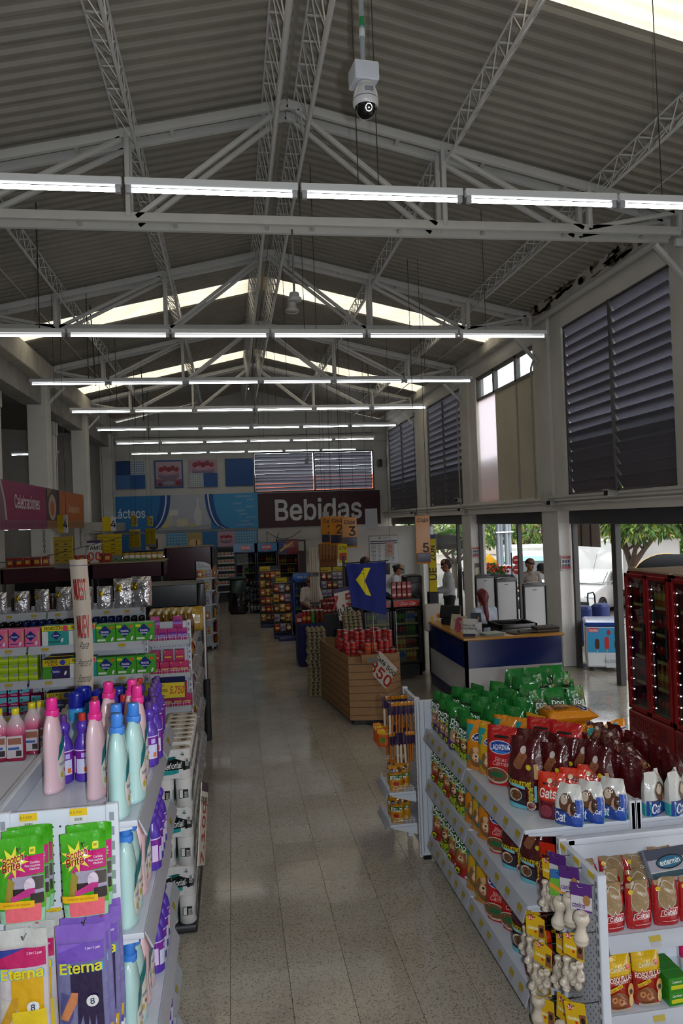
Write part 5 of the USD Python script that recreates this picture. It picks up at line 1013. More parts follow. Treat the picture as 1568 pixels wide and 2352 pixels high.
t = thing('sign_pillar', 'dark navy pillar carrying the yellow banner and till boxes', 'pillar', (3.27, 11.75, 0)); part(t, 'pillar', MB().box((-.08, 0, 0), (.08, .15, 1.36), '14162a', ch=.01), 'paint'); part(t, 'upper', MB().box((-.05, .02, 1.36), (.05, .1, 2.45), '9a9ca0', ch=.01), 'steel')
t = thing('till_box', 'tall black till housing left of the navy pillar', 'till', (3.02, 12.02, 0)); part(t, 'housing', MB().box((-.14, 0, 0), (.14, .4, 1.62), '0d0d0f', ch=.02), 'plastic'); part(t, 'display', MB().box((-.1, -.02, 1.3), (.1, 0, 1.5), '1c1e22', ch=.006), 'gloss')
# flag with arrow on a stand
t = thing('arrow_flag', 'blue cloth flag with yellow arrow hanging from a thin stand', 'flag', (1.69, 9.2, 0)); u, v = np.meshgrid(np.linspace(0, 1, 17), np.linspace(0, 1, 13))
def FS(a, b, l=0.0): a, b = np.asarray(a), np.asarray(b); return np.stack([-.27 + .03 * b * 0 + a * .52 + (1 - b) * (.055 - .07 * a) , -.03 - l + .02 * np.sin(a * 7 + b * 2) + .012 * np.sin(a * 15), 1.50 + .01 * a + b * .54 - (1 - b) * .15 * a * (1 - .0 * b)], -1)
m = MB().add(FS(u.ravel(), v.ravel()), [[j * 17 + i, j * 17 + i + 1, (j + 1) * 17 + i + 1, (j + 1) * 17 + i] for j in range(12) for i in range(16)], '14226e').add(FS(u.ravel(), v.ravel(), -.004), [[(j + 1) * 17 + i, (j + 1) * 17 + i + 1, j * 17 + i + 1, j * 17 + i] for j in range(12) for i in range(16)], '14226e'); part(t, 'cloth', m, 'fabric', 60)
p = MB()
for poly, c in ((Polygon([(.42, .9), (.60, .9), (.42, .63), (.57, .32), (.42, .34), (.2, .64)]), 'd0c018'), (rect(.405, .34, .415, .9), '2a2a50'), (rect(.3, .62, .43, .63), '2a2a50'), (rect(.3, .78, .43, .79), '2a2a50')): v2, f = tri2(poly, .06); p.add(FS(v2[:, 0], v2[:, 1], .004), f, c)
part(t, 'arrow_print', p, 'fabric', 60); part(t, 'pole', MB().tube([(.06, .02, 0), (.06, .02, 2.06)], .008, '8a8c90', 8).tube([(-.28, 0, 2.05), (.28, .0, 2.06)], .007, '3a3c40', 6), 'chrome'); part(t, 'base_plate', MB().lathe([(.14, 0), (.14, .015), (.02, .03)], '3a3a3e', 16, t=(.06, .02, 0)), 'paint')
# cardboard carton filled with cans
t = thing('carton_display', 'large folded cardboard display heaped with cans, price card on its front', 'display', (0, 0, 0))
fp = [(1.40, 9.15), (1.86, 9.05), (2.10, 9.3), (2.12, 10.4), (1.28, 10.9), (1.22, 10.6)]
F0 = Polygon(fp); m = MB().ext(F0.difference(F0.buffer(-.02)), .80, '84623f', t=(0, 0, .07)); part(t, 'wall', m, 'card', 30); m = MB(); rg = np.random.default_rng(8)
for k in range(8):
    for (a, b_) in ((fp[5], fp[0]), (fp[0], fp[1]), (fp[1], fp[2]), (fp[2], fp[3])):
        a_, bb = np.array([*a, .14 + .09 * k + rg.normal(0, .006)]), np.array([*b_, .14 + .09 * k + rg.normal(0, .006)]); m.bar(a_, bb, .006, .008, '5c4028')
part(t, 'carton_seams', m, 'card', kind='stuff'); part(t, 'filler', MB().ext(F0.buffer(-.02), .60, '6a5036', t=(0, 0, .07)), 'card'); part(t, 'plinth', MB().ext(affinity.translate(F0.buffer(-.03), .03, .02), .07, '141416'), 'paint')
part(t, 'flap', MB().box((1.55, 9.02, .80), (2.0, 9.09, .90), '84623f', M=None), 'card')
p = MB().flat(text('LECHE', .045, True, 0, 0), '3a6a8a', (1.72, 9.014, .84), (1, 0, 0), (0, 0, 1)); part(t, 'blue_mark', p, 'print', None)
t = thing('can', 'can', 'can'); part(t, 'tin', MB().lathe([(.031, 0), (.034, .004), (.034, .104), (.031, .11)], ['9a9a9c', 'a02020', 'a82424', '9a9a9c'], 14), 'gloss'); p = MB(); part(t, 'label', MB().lathe([(.0346, .04), (.0346, .062)], '9a5048', 14), 'gloss'); part(t, 'lid', MB().lathe([(.028, .108), (.030, .111)], 'b8babc', 14), 'steel'); CR = Proto(t)
t = thing('orange_can', 'can', 'can'); part(t, 'tin', MB().lathe([(.04, 0), (.043, .004), (.043, .046), (.04, .05)], ['9a9a9c', 'b8481c', 'c04a20', '9a9a9c'], 14), 'gloss'); part(t, 'lid', MB().lathe([(.036, .048), (.038, .051)], 'b8babc', 14), 'steel'); CO = Proto(t)
nA = nB = 0
for j, y in enumerate((9.3, 9.42, 9.55, 9.7, 9.85, 10.0)):
    top = (2, 3, 4, 4, 4, 3)[j]; xs = np.arange(1.44 if j < 3 else 1.40, 2.06, .074)
    for i, x in enumerate(xs):
        if (j == 0 and i % 3 == 1) or (j == 1 and i == 4): continue
        if not F0.buffer(-.06).contains(Point(x, y)): continue
        for k in range(top - (1 if (i + j) % 3 == 0 else 0)):
            if j >= 2 and k < top - 2: continue          # buried, seen by nobody
            if j == 1 and 3 <= i <= 4: continue
            nA += 1; CR.put(f'red can in cardboard display, row {ORD[j]} from front, {ORD[i]} from left, layer {ORD[k]} up', (x, y + RNG.normal(0, .004), .672 + .112 * k), RNG.uniform(0, 6), 'red cans in the cardboard display')
for i, (x, y) in enumerate(((1.70, 9.40), (1.79, 9.42))):
    for k in range(6): CO.put(f'flat orange can in the {["left", "right"][i]} orange stack, {ORD[k]} from the bottom', (x, y, .672 + .053 * k))
def price_card(name, label, loc, rz, ry, w, h, lay, base='d8d0c4'):
    t = thing(name, label, 'price card', loc, rz, ry=ry); part(t, 'card', MB().box((-w / 2, 0, -h / 2), (w / 2, .006, h / 2), base), 'paper'); p = MB()
    for k, (poly, c) in enumerate(lay): p.flat(poly, c, (0, -.001 - .001 * k, 0), (1, 0, 0), (0, 0, 1))
    part(t, 'lettering', p, 'print', None); return t
price_card('price_card', 'white price card 850 hung cornerwise on the cardboard display', (1.80, 8.96, .72), -.9, PI / 4 - .15, .33, .33, [(text('Café 500', .06, True, 0, .08), '201c1c'), (text('850', .15, True, 0, -.06), 'b03028')])
price_card('price_card', 'tilted white price card with red 7.5 and word HUEVOS, left of the flag', (1.80, 12.0, 1.22), .1, -.18, .27, .52, [(rect(-.135, .2, .135, .26), '3a2a5a'), (text('7.5', .2, True, -.02, .05), 'b02828'), (text('HUEV', .11, True, 0, -.12), '201c1c'), (rect(-.1, -.22, .08, -.2), '3a3436')])
# egg trays
t = thing('egg_tray', 'egg tray', 'egg tray'); m = MB().box((-.14, -.14, 0), (.14, .14, .012), '8f8468', ch=.004)
for i in range(4):
    for j in range(4): m.lathe([(.034, .008), (.03, .03), (.018, .052)], '8f8468', 6, t=(-.105 + .07 * i, -.105 + .07 * j, 0))
part(t, 'tray', m, 'card', 60); ET = Proto(t)
for k in range(19): ET.put(f'grey card egg tray in the tall pile by the blue table, {ORD[k]} from the floor', (1.20 - .02 * 0 + RNG.normal(0, .006), 10.98 + RNG.normal(0, .006), .053 * k), RNG.normal(0, .03), 'egg trays in the tall pile')
for k in range(9): ET.put(f'grey card egg tray in the pile behind the cans, {ORD[k]} from below', (1.78 + RNG.normal(0, .006), 11.1, .72 + .053 * k), RNG.normal(0, .03), 'egg trays behind the cans')
solo('egg_pallet', MB().box((1.55, 10.9, 0), (2.02, 11.3, .715), '5c4a3a', ch=.01), 'card', 'brown carton carrying the egg trays behind the cans', 'carton')
# blue cloth table with tubes
solo('cloth_table', MB().box((1.12, 13.1, 0), (1.60, 13.75, .76), '0e1850', ch=.03), 'fabric', 'table covered to the floor in dark blue cloth', 'table')
t = thing('chip_tube', 'tube', 'crisp tube'); part(t, 'tube', MB().lathe([(.036, 0), (.036, .22)], 'a01c1c', 14), 'gloss'); part(t, 'lid', MB().lathe([(.038, .215), (.038, .232)], 'd8d4cc', 14), 'plastic'); part(t, 'label', MB().lathe([(.0366, .05), (.0366, .12)], 'c88a3a', 14), 'gloss'); TR = Proto(t)
t = thing('green_chip_tube', 'tube', 'crisp tube'); part(t, 'tube', MB().lathe([(.036, 0), (.036, .22)], '3a8a2a', 14), 'gloss'); part(t, 'lid', MB().lathe([(.038, .215), (.038, .232)], 'd8d4cc', 14), 'plastic'); TG = Proto(t)
t = thing('brown_chip_tube', 'tube', 'crisp tube'); part(t, 'tube', MB().lathe([(.036, 0), (.036, .22)], '6a2c18', 14), 'gloss'); part(t, 'lid', MB().lathe([(.038, .215), (.038, .232)], 'd8d4cc', 14), 'plastic'); TB = Proto(t)
for i, pr_ in enumerate((TR, TR, TG, TB, TB)): pr_.put(f'crisp tube on the blue table, {ORD[i]} from the left', (1.25 + .078 * i, 13.25, .76))
RB = carton('red_box', .14, .1, .15, [(rect(-.04, .03, .04, .09), 'd0b0b0')], '8a1a24'); RB.put('red box at the left end of the blue table', (1.16, 13.3, .76))
for i in range(3): RB.put(f'red box behind the crisp tubes, {ORD[i]} from the left', (1.22 + .15 * i, 13.5, .76), .1)
# white slat column, blue cooler, snack racks
t = thing('slat_column', 'tall bundle of white vertical slats tied with dark tape', 'display', (1.59, 14.5, 0))
for k in range(4): part(t, 'slat', MB().box((-.08 + .042 * k, -.01 * (k % 2), .95), (-.045 + .042 * k, .03, 2.08), 'b4a896'), 'matte')
part(t, 'tape', MB().box((-.09, -.022, 1.5), (.095, .04, 1.58), '3a3036').box((-.09, -.022, .94), (.095, .04, .99), '3a3036'), 'plastic'); part(t, 'post', MB().tube([(0, .02, 0), (0, .02, .96)], .03, '6a6460', 8), 'paint')
cooler('small_blue_cooler', 'small bright blue ice cooler left of the white slats', (1.53, 16.5, 0), 0, .42, 1.42, .45, '163a8a', ('1d5aa8', [(text('HIELO', .05, True, 0, .07), 'b8d0e0')]), header_h=.14, shelves=3, base_h=.3, kinds=('pale',), rows=4, glabel='bottle in small blue ice cooler')
SN = {}
for nm, c, c2 in (('red', '8c2018', 'd8b048'), ('yellow', 'b8942a', '7a1c18'), ('brown', '5a3a20', 'c8a86a'), ('silver', '8c8e94', '6a3a8a'), ('orange', 'b05a1c', 'd8c890')):
    SN[nm] = bag(f'{nm}_snack_bag', .13, .17, .05, c, [(rect(-.045, .05, .045, .10, .01), c2)], seed=len(SN) + 1, grid=(6, 8))
def rack(label, loc, w, rows, z0, dz, zlab, tone):
    t = thing('snack_rack', label, 'snack rack', loc); part(t, 'back_panel', MB().box((-w / 2, .1, 0), (w / 2, .13, z0 + dz * rows + .1), '26262a'), 'paint'); part(t, 'base', MB().box((-w / 2, -.2, 0), (w / 2, .13, .08), '1c2250', ch=.01), 'paint')
    kk = list(SN); n = 0
    for k in range(rows):
        part(t, 'hook_rail', MB().tube([(-w / 2, -.02, z0 + dz * k + .21), (w / 2, -.02, z0 + dz * k + .21)], .006, '9a9a9e', 6).bar((-w / 2 + .02, .1, z0 + dz * k + .21), (-w / 2 + .02, -.02, z0 + dz * k + .21), .008, .008, '9a9a9e').bar((w / 2 - .02, .1, z0 + dz * k + .21), (w / 2 - .02, -.02, z0 + dz * k + .21), .008, .008, '9a9a9e'), 'chrome')
        for i in range(int(w / .13)):
            n += 1; SN[tone[(i + k) % len(tone)]].put(f'snack bag in {zlab}, rail {ORD[k]} from below, {ORD[i]} from left', (loc[0] - w / 2 + .075 + i * .13, loc[1] - .04, z0 + dz * k), RNG.normal(0, .1), f'snack bags in the {zlab}')
rack('low snack rack left of the small blue cooler', (1.08, 16.6, 0), .42, 5, .15, .22, 'rack left of the small blue cooler', ['red', 'silver', 'brown', 'yellow'])
rack('snack rack beyond the low one, nearer the red cooler', (.92, 18.5, 0), .55, 6, .15, .21, 'rack nearest the far coolers', ['yellow', 'brown', 'red', 'orange'])
rack('snack rack near the tills under yellow price tickets', (2.35, 17.3, 0), .6, 6, .2, .2, 'rack near the tills', ['silver', 'red', 'brown', 'silver'])
for i, (x, y, z) in enumerate(((1.08, 16.688, 1.22), (.8, 18.588, 1.38), (2.2, 17.388, 1.37), (2.5, 17.388, 1.37))): board('price_ticket', f'yellow price ticket on the snack racks, {ORD[i]} from the left', 'price ticket', .26, .12, [(rect(-.1, .03, .06, .05), '6a5a10')], (x, y, z), thick=.01, base='c8b020')
t = thing('shoe_box_stack', 'dark blue low crate on the floor before the snack racks', 'crate', (1.15, 16.2, 0)); part(t, 'crate', MB().box((-.2, -.15, 0), (.2, .1, .1), '1c2052', ch=.01), 'plastic')
# back-of-hall clutter
t = thing('waste_bin', 'dark green waste bin wrapped in a black bag near the far coolers', 'bin', (.12, 21.5, 0)); m = MB().lathe([(.24, 0), (.30, .1), (.27, .45), (.29, .62)], '101112', 18, 1, .9); v = m.V[0]; v += (meshkit.noise(v * 9)[:, None] - .5) * .04; part(t, 'bin_bag', m, 'film'); part(t, 'bin_body', MB().box((-.22, -.2, .5), (.24, .22, 1.02), '14301e', ch=.05), 'plastic'); part(t, 'lid', MB().box((-.24, -.22, 1.0), (.26, .24, 1.06), '183824', ch=.02), 'plastic')
def crate(label, loc, c, h=.3, w=.38, rz=0):
    t = thing('bottle_crate', label, 'crate', loc, rz); m = MB().box((-w / 2, -.15, 0), (w / 2, .15, .02), c)
    for z0_, z1_ in ((.0, h * .3), (h * .75, h)): m.box((-w / 2, -.15, z0_), (w / 2, -.135, z1_), c).box((-w / 2, .135, z0_), (w / 2, .15, z1_), c).box((-w / 2, -.15, z0_), (-w / 2 + .015, .15, z1_), c).box((w / 2 - .015, -.15, z0_), (w / 2, .15, z1_), c)
    for x in np.linspace(-w / 2, w / 2, 5): m.box((x - .012, -.15, 0), (x + .012, -.135, h), c).box((x - .012, .135, 0), (x + .012, .15, h), c)
    part(t, 'body', m, 'plastic')
for k in range(3): crate(f'black bottle crate beside the waste bin, {["bottom", "middle", "top"][k]} of the left stack', (.66, 21.5, .302 * k), '17171a')
for k in range(2): crate(f'black bottle crate, {["lower", "upper"][k]} of the right stack behind the blue crates', (1.08, 21.7, .302 * k + .3), '141416')
crate('dark crate at floor level under the right black stack', (1.08, 21.7, 0), '141416'); crate('low blue crate on the floor before the black crates', (.98, 21.1, 0), '16246a', .22, .5); crate('blue crate right of the low one', (1.5, 21.3, 0), '16246a'); crate('blue crate stacked on another, right of the low one', (1.5, 21.3, .302), '16246a'); crate('topmost blue crate of the right stack', (1.5, 21.3, .604), '16246a')
# open bread shelf at the end wall
t = thing('bread_shelf', 'open upright chilled shelf with white packs left of the far coolers', 'shelf', (-.22, 24.8, 0)); part(t, 'frame', MB().box((-.32, 0, 0), (-.28, .4, 1.85), '4a4c50').box((.28, 0, 0), (.32, .4, 1.85), '6a6c70').box((-.32, .37, 0), (.32, .4, 1.85), '3a3c40').box((-.3, -.05, 1.78), (.3, .4, 1.85), '1c2030'), 'paint')
WP = bag('white_pack', .11, .12, .07, 'b4b0a8', [(rect(-.04, .03, .04, .08), 'c86a50')], seed=9, grid=(5, 6)); n = 0
for k in range(6):
    z = .35 + .24 * k; part(t, 'shelf_board', MB().box((-.28, -.04, z - .03), (.28, .37, z), '9a9ca0').box((-.28, -.05, z - .03), (.28, -.04, z + .02), 'b4b6b8'), 'shelf')
    if k > 0:
        for i in range(5): n += 1; WP.put(f'white pack on open chilled shelf, board {ORD[k]} from below, {ORD[i]} from left', (-.22 - .23 + .115 * i, 24.83, z), 0, 'white packs on the chilled shelf')
# till zone
t = thing('partition', 'white partition wall behind the tills with a service hatch', 'partition', (4.14, 21.0, 0)); part(t, 'panel', MB().box((-.92, 0, 0), (1.3, .08, 2.38), 'b9b9b8', ch=.01), 'plaster')
lay = [(rect(-.42, .03, .42, .82, .02), 'b4b8bc'), (ell(-.12, .77, .025, .025, 12), '26384a'), (text('SUPER', .03, True, .05, .77), '5a6672')]
for j in range(2): lay.append((rect(-.40, .66 - .06 * j, .40, .69 - .06 * j), '26384a'))
for i in range(4):
    for j in range(12): lay.append((rect(-.38 + .2 * i, .10 + .04 * j, -.38 + .2 * i + (.14 if i % 2 == 0 else .08), .115 + .04 * j), '6a7076'))
board('price_board', 'large white notice board with ruled columns behind the tills', 'notice board', .86, .85, lay, (4.38, 20.965, 1.27), thick=.03, base='8f9499')
board('paper_sheet', 'pale paper sheet hanging over the right end of the maroon sign', 'paper', .33, .6, [(rect(-.14, .05, .14, .5), 'a4a8b0')], (3.66, 19.0, 2.28), thick=.003, base='adb0b4'); board('paper_sheet', 'narrow pale paper sheet hanging by the till one sign', 'paper', .17, .42, [], (2.5, 19.4, 2.42), thick=.003, base='a4a6aa')
solo('sheet_wire', MB().tube([(3.55, 19.0, 2.88), (3.55, 19.0, roof_z(3.55) - .06)], .004, '888888', 4).tube([(3.77, 19.0, 2.88), (3.77, 19.0, roof_z(3.77) - .06)], .004, '888888', 4).tube([(2.5, 19.4, 2.84), (2.5, 19.4, roof_z(2.5) - .06)], .004, '888888', 4), 'chrome', 'three thin wires holding the hanging paper sheets', 'wire')
board('price_ticket', 'yellow and red hanging price bill under the till two sign', 'price ticket', .2, .42, [(text('276', .07, True, 0, .33), '3a3010'), (rect(-.08, .06, .08, .22), 'b0301c')], (2.4, 15.9, 1.66), thick=.006, base='c8b81c'); board('price_ticket', 'pink hanging price bill in front of the notice board', 'price ticket', .2, .38, [(text('7.0', .1, True, 0, .2, rot=90), 'a04038')], (4.02, 18.5, 1.62), thick=.004, base='b8a098')
t = thing('till_counter', 'dark till counters with red fascia near the far tills', 'counter', (3.6, 17.25, 0)); part(t, 'body', MB().box((-.7, 0, 0), (.9, .5, .95), '141418', ch=.02), 'paint'); part(t, 'fascia', MB().box((-.6, -.06, 1.12), (-.1, 0, 1.35), '7a1418', ch=.01), 'gloss')
part(t, 'monitor', MB().box((-.12, .1, 1.25), (.16, .13, 1.52), '101012', ch=.01).box((0, .12, .95), (.04, .15, 1.25), '202022'), 'plastic'); part(t, 'teal_screen', MB().box((.3, .1, 1.25), (.52, .13, 1.45), '1f6a6a', ch=.006), 'gloss')
t = thing('black_cabinet', 'tall black cabinet left of the blue flag', 'cabinet', (2.5, 15.2, 0)); part(t, 'body', MB().box((-.17, 0, 0), (.17, .4, 1.62), '08080a', ch=.02), 'plastic'); part(t, 'side_rail', MB().box((-.22, 0, 0), (-.17, .05, 1.85), '1c1c20'), 'paint')
t = thing('wooden_rack', 'brown wooden rack with a row of rounded pegs by the tills', 'rack', (2.35, 18.0, 0)); part(t, 'board', MB().box((-.22, 0, .9), (.22, .06, 1.75), '7a4a24', ch=.01), 'matte')
for k in range(6): part(t, 'peg', MB().tube([(-.2 + .08 * k, -.03, 1.65), (-.2 + .08 * k, -.03, 2.03)], .036, '8f5a2c', 8), 'matte')
part(t, 'leg', MB().box((-.2, 0, 0), (-.16, .06, .9), '5a3a20').box((.16, 0, 0), (.2, .06, .9), '5a3a20'), 'matte')
t = thing('wall_cabinet', 'white wall cabinet with dark side near the red cooler', 'cabinet', (2.9, 25.1, 1.55)); part(t, 'body', MB().box((-.4, 0, 0), (.6, .45, .42), 'b4b2ae', ch=.01), 'shelf'); part(t, 'dark_side', MB().box((-.72, 0, -1.5), (-.4, .4, .42), '3a2a2c', ch=.01).box((-.68, -.02, .05), (-.46, 0, .38), 'b0aeaa'), 'paint')
solo('loose_cable', MB().tube([(1.2 + .15 * k, YB - .1, 2.3 - .28 * math.sin(k * PI / 8)) for k in range(9)], .01, '1a1a1c', 6).tube([(1.2, YB - .1, 2.3), (1.22, YB - .1, 1.9), (1.45, YB - .1, 1.75), (1.62, YB - .1, 2.25)], .01, '1a1a1c', 6), 'rubber', 'black cable looping under the maroon sign', 'cable')
solo('bill_wire', MB().tube([(2.4, 15.903, 2.08), (2.4, 15.903, roof_z(2.4) - .06)], .003, '555555', 4).tube([(4.02, 18.502, 2.0), (4.02, 18.502, roof_z(4.02) - .06)], .003, '555555', 4), 'chrome', 'two thin wires holding the hanging price bills by the tills', 'wire')
# blocks of packets on the middle displays (small, far, countable)
for i in range(9): PB.put(f'red carton on the display behind the crisp tubes, {ORD[i]} from the left', (1.75 + .08 * (i % 5), 14.2 + .09 * (i // 5), .80 + (.132 if i > 4 else 0)), 0, 'red cartons behind the crisp tubes')
solo('low_display', MB().box((1.68, 14.1, 0), (2.2, 14.6, .80), '1b1d24', ch=.02), 'paint', 'dark low display under the red cartons', 'display')
CUP = Proto((lambda t: (part(t, 'cup', MB().lathe([(.03, 0), (.045, .08), (.047, .085)], 'b8b0ae', 10), 'plastic'), part(t, 'lid', MB().lathe([(.047, .085), (.044, .098)], '8a3a3e', 10), 'plastic'), t)[-1])(thing('yogurt_cup', 'cup', 'cup')))
for k in range(2):
    for i in range(5): CUP.put(f'pale cup on the dark shelf behind the flag, {["lower", "upper"][k]} row, {ORD[i]} from the left', (2.0 + .1 * i, 13.5, 1.0 + .115 * k))
solo('cup_shelf', MB().box((1.94, 13.4, .97), (2.5, 13.75, 1.0), '26262a').box((1.94, 13.72, 0), (2.5, 13.75, 1.25), '1c1c20').box((1.96, 13.45, 0), (1.99, 13.7, .97), '1c1c20').box((2.45, 13.45, 0), (2.48, 13.7, .97), '1c1c20'), 'paint', 'dark metal shelf carrying the pale cups', 'shelf')
# ================================================================== left side: banners, counters
SHC = 'c3c8d2'
L = [(rect(-5.25, 0, 1.45, .84), '8a2556'), (rect(-5.25, 0, 1.45, .17), '8a4a6a'), damask(-5.25, .0, 1.45, .168, 40, '6a2a50'), (Polygon([(-5.25, .17), (-1.2, .17), (-1.28, .5), (-1.5, .84), (-5.25, .84)]), 'b8aeb0'), (Polygon([(-5.25, .17), (-1.3, .17), (-1.38, .5), (-1.6, .84), (-5.25, .84)]), '7d5a66'),
     (text('Celebraciones', .23, True, .08, .50, w=1.68), 'd8c8d0'), (rect(1.45, .17, 2.55, .84), '4a3a32'), (ell(1.95, .45, .33, .27), 'b8a494'), (ell(1.95, .43, .18, .16), 'b85a2a'), (rect(1.45, 0, 5.25, .17), '9a7440'), damask(1.45, 0, 5.25, .168, 22, '7a5428'), (rect(2.55, .17, 5.25, .84), 'b0601f'), (Polygon([(1.5, .84), (1.5, .65), (2.0, .84)]), '8a6a4a'), (text('Desayuno', .17, True, 4.05, .46, w=1.2), 'd8b48a')]
board('aisle_banner', 'long magenta and orange banner reading Celebraciones and Desayuno along the left columns', 'banner', 10.5, .84, L, (-3.72, 14.2, 2.64), rz=PI / 2, thick=.06)
solo('banner_beam', MB().box((-3.8, 19.5, 2.50), (-3.5, 25.4, 2.78), 'b0aea8', ch=.01), 'paint', 'pale box beam continuing beyond the orange end of the banner', 'beam')
m = MB()
for (y, z0_) in ((15.0, 2.6), (18.5, 2.6)):
    for k in range(9): m.tube([(-3.62 + .02 * math.sin(a) * (k % 2 == 0), y + .02 * math.sin(a) * (k % 2), z0_ - .05 * k + .03 * math.cos(a)) for a in np.linspace(0, 2 * PI, 9)], .006, '7a766e', 5, False)
    solo('hanging_chain', m, 'steel', f'loose chain hanging under the banner at the {"nearer" if y < 16 else "farther"} column', 'chain'); m = MB()
def maroon_top(label, x0, x1, y0, y1, z0_, z1_, post=True):
    t = thing('maroon_canopy', label, 'display canopy', ((x0 + x1) / 2, y0, 0)); w = x1 - x0
    part(t, 'fascia', MB().box((-w / 2, 0, z0_), (w / 2, .05, z1_ - .02), '3c1424', ch=.006).box((-w / 2, 0, z0_), (-w / 2 + .05, y1 - y0, z1_ - .02), '3c1424').box((w / 2 - .05, 0, z0_), (w / 2, y1 - y0, z1_ - .02), '3c1424'), 'gloss'); part(t, 'wooden_top', MB().box((-w / 2 - .02, -.02, z1_ - .02), (w / 2 + .02, y1 - y0, z1_), '8a7862', ch=.005), 'matte'); part(t, 'back_panel', MB().box((-w / 2, y1 - y0 - .05, 0), (w / 2, y1 - y0, z1_ - .02), '16090e'), 'matte'); part(t, 'base', MB().box((-w / 2, .1, 0), (w / 2, y1 - y0, .9), '1a0c12', ch=.01), 'matte')
    for s in (-1, 1): part(t, 'post', MB().box((s * (w / 2 - .06), .02, 0), (s * (w / 2 - .02), .08, z0_), '1c1014'), 'paint')
maroon_top('long maroon display canopy with wooden top in front of the columns, left part', -4.15, -2.62, 14.0, 14.9, 1.66, 1.95); maroon_top('maroon display canopy with wooden top, right part of the long one', -2.60, -1.27, 14.0, 14.9, 1.68, 1.97); maroon_top('taller maroon display block at the right end of the long canopy', -1.70, -.50, 19.0, 20.0, 1.24, 2.07)
OP = carton('orange_pack', .13, .1, .17, [(rect(-.04, .05, .04, .12), 'c8a040')], '8c2414'); GP = carton('green_pack', .16, .1, .05, [], '4a7a4a'); YP = bag('golden_pack', .14, .15, .08, '9a7a2a', [(rect(-.05, .05, .05, .1), 'b8a890')], seed=12, grid=(6, 6))
for i in range(11): OP.put(f'orange red pack standing on the left maroon canopy, {ORD[i]} from the left', (-4.05 + .155 * i + (.0 if i < 5 else .18), 14.3, 1.95 if -4.05 + .155 * i + (.0 if i < 5 else .18) < -2.62 else 1.97), RNG.normal(0, .1))
for i in range(4): GP.put(f'flat green pack lying on the right maroon canopy, {ORD[i]} from the left', (-2.28 + .2 * i, 14.35, 1.97))
for i in range(7): YP.put(f'golden food pack at the right end of the maroon canopy, {ORD[i]} from the left', (-2.02 + .105 * i, 14.6, 1.97), .2)
board('price_ticket', 'white price card with purple top and red figures by the far column', 'price ticket', .26, .42, [(rect(-.13, .37, .13, .42), '3a1a5a'), (text('TAMO', .07, True, 0, .28), '1a1a1a'), (text('00', .15, True, 0, .12), 'b02828')], (-2.55, 14.25, 1.97), thick=.006, base='c4c2be')
def aisle_sign(n, label, loc, rz, s=1.0):
    t = thing('aisle_sign', label, 'sign', loc, rz, s=s); part(t, 'number_board', MB().box((-.13, 0, .50), (.13, .012, .78), 'c8b010').box((.04, -.004, .50), (.13, 0, .78), 'c8c8cc'), 'gloss'); part(t, 'list_board', MB().box((-.24, .0, .02), (.24, .012, .44), 'b8a014').box((-.24, 0, -.06), (.24, .012, .02), '8a8a8c'), 'gloss'); p = MB().flat(text(n, .13, True, .085, .64), '20283a', (0, -.006, 0), (1, 0, 0), (0, 0, 1))
    for k in range(4): p.flat(rect(-.24, .115 + .085 * k, .24, .12 + .085 * k), '2a2410', (0, -.002, 0), (1, 0, 0), (0, 0, 1)).flat(rect(-.2, .06 + .085 * k, -.12, .075 + .085 * k), '3a3210', (0, -.002, 0), (1, 0, 0), (0, 0, 1)).flat(rect(.03, .06 + .085 * k, .11, .075 + .085 * k), '3a3210', (0, -.002, 0), (1, 0, 0), (0, 0, 1))
    part(t, 'print', p, 'print', None); part(t, 'wire', MB().tube([(-.1, 0, .78), (-.1, 0, 4.3)], .003, '3a3a3a', 4).tube([(.1, 0, .78), (.1, 0, 4.3)], .003, '3a3a3a', 4).tube([(0, .006, .43), (0, .006, .51)], .003, '3a3a3a', 4), 'chrome')
aisle_sign('4', 'yellow hanging aisle sign with number 4, nearest and largest', (-2.62, 12.0, 2.06), -.75); aisle_sign('4', 'yellow hanging aisle list sign second from the left', (-2.52, 15.8, 2.02), -.1, 1.05); aisle_sign('3', 'narrow yellow hanging aisle sign third from the left', (-2.42, 19.0, 2.1), -.9, 1.05); aisle_sign('2', 'narrow yellow and navy hanging aisle sign fourth from the left', (-2.30, 21.5, 2.1), -.9, 1.05)
solo('support_cable', MB().tube([(-4.2, 9.0, 2.15), (-2.8, 11, 2.2), (-1.8, 15, 2.5), (-3.5, 19.4, 2.55)], .006, '2c2c30', 5), 'rubber', 'thin sagging cable strung across in front of the left columns', 'cable')
board('red_card', 'small red and yellow cards standing on the dairy strip', 'card', .1, .3, [(rect(-.05, .0, .05, .12), 'c8a020')], (-1.2, 24.9, 1.82), rz=-.6, thick=.01, base='b02a1c'); board('red_card', 'narrow white card left of the red and yellow one', 'card', .1, .26, [(rect(-.03, .02, .03, .2), 'a03030')], (-1.75, 24.9, 1.82), rz=-.5, thick=.01, base='b8b4b0')
DP = carton('dairy_pack', .09, .08, .13, [(rect(-.03, .03, .03, .08), 'b09a50')], 'a8a49a')
for k in range(2):
    for i in range(20): DP.put(f'pale carton on the {["lower", "upper"][k]} lit shelf of the dairy cabinet, {ORD[i]} from the left', (-3.9 + .105 * i, 24.75, (1.075, 1.355)[k]))
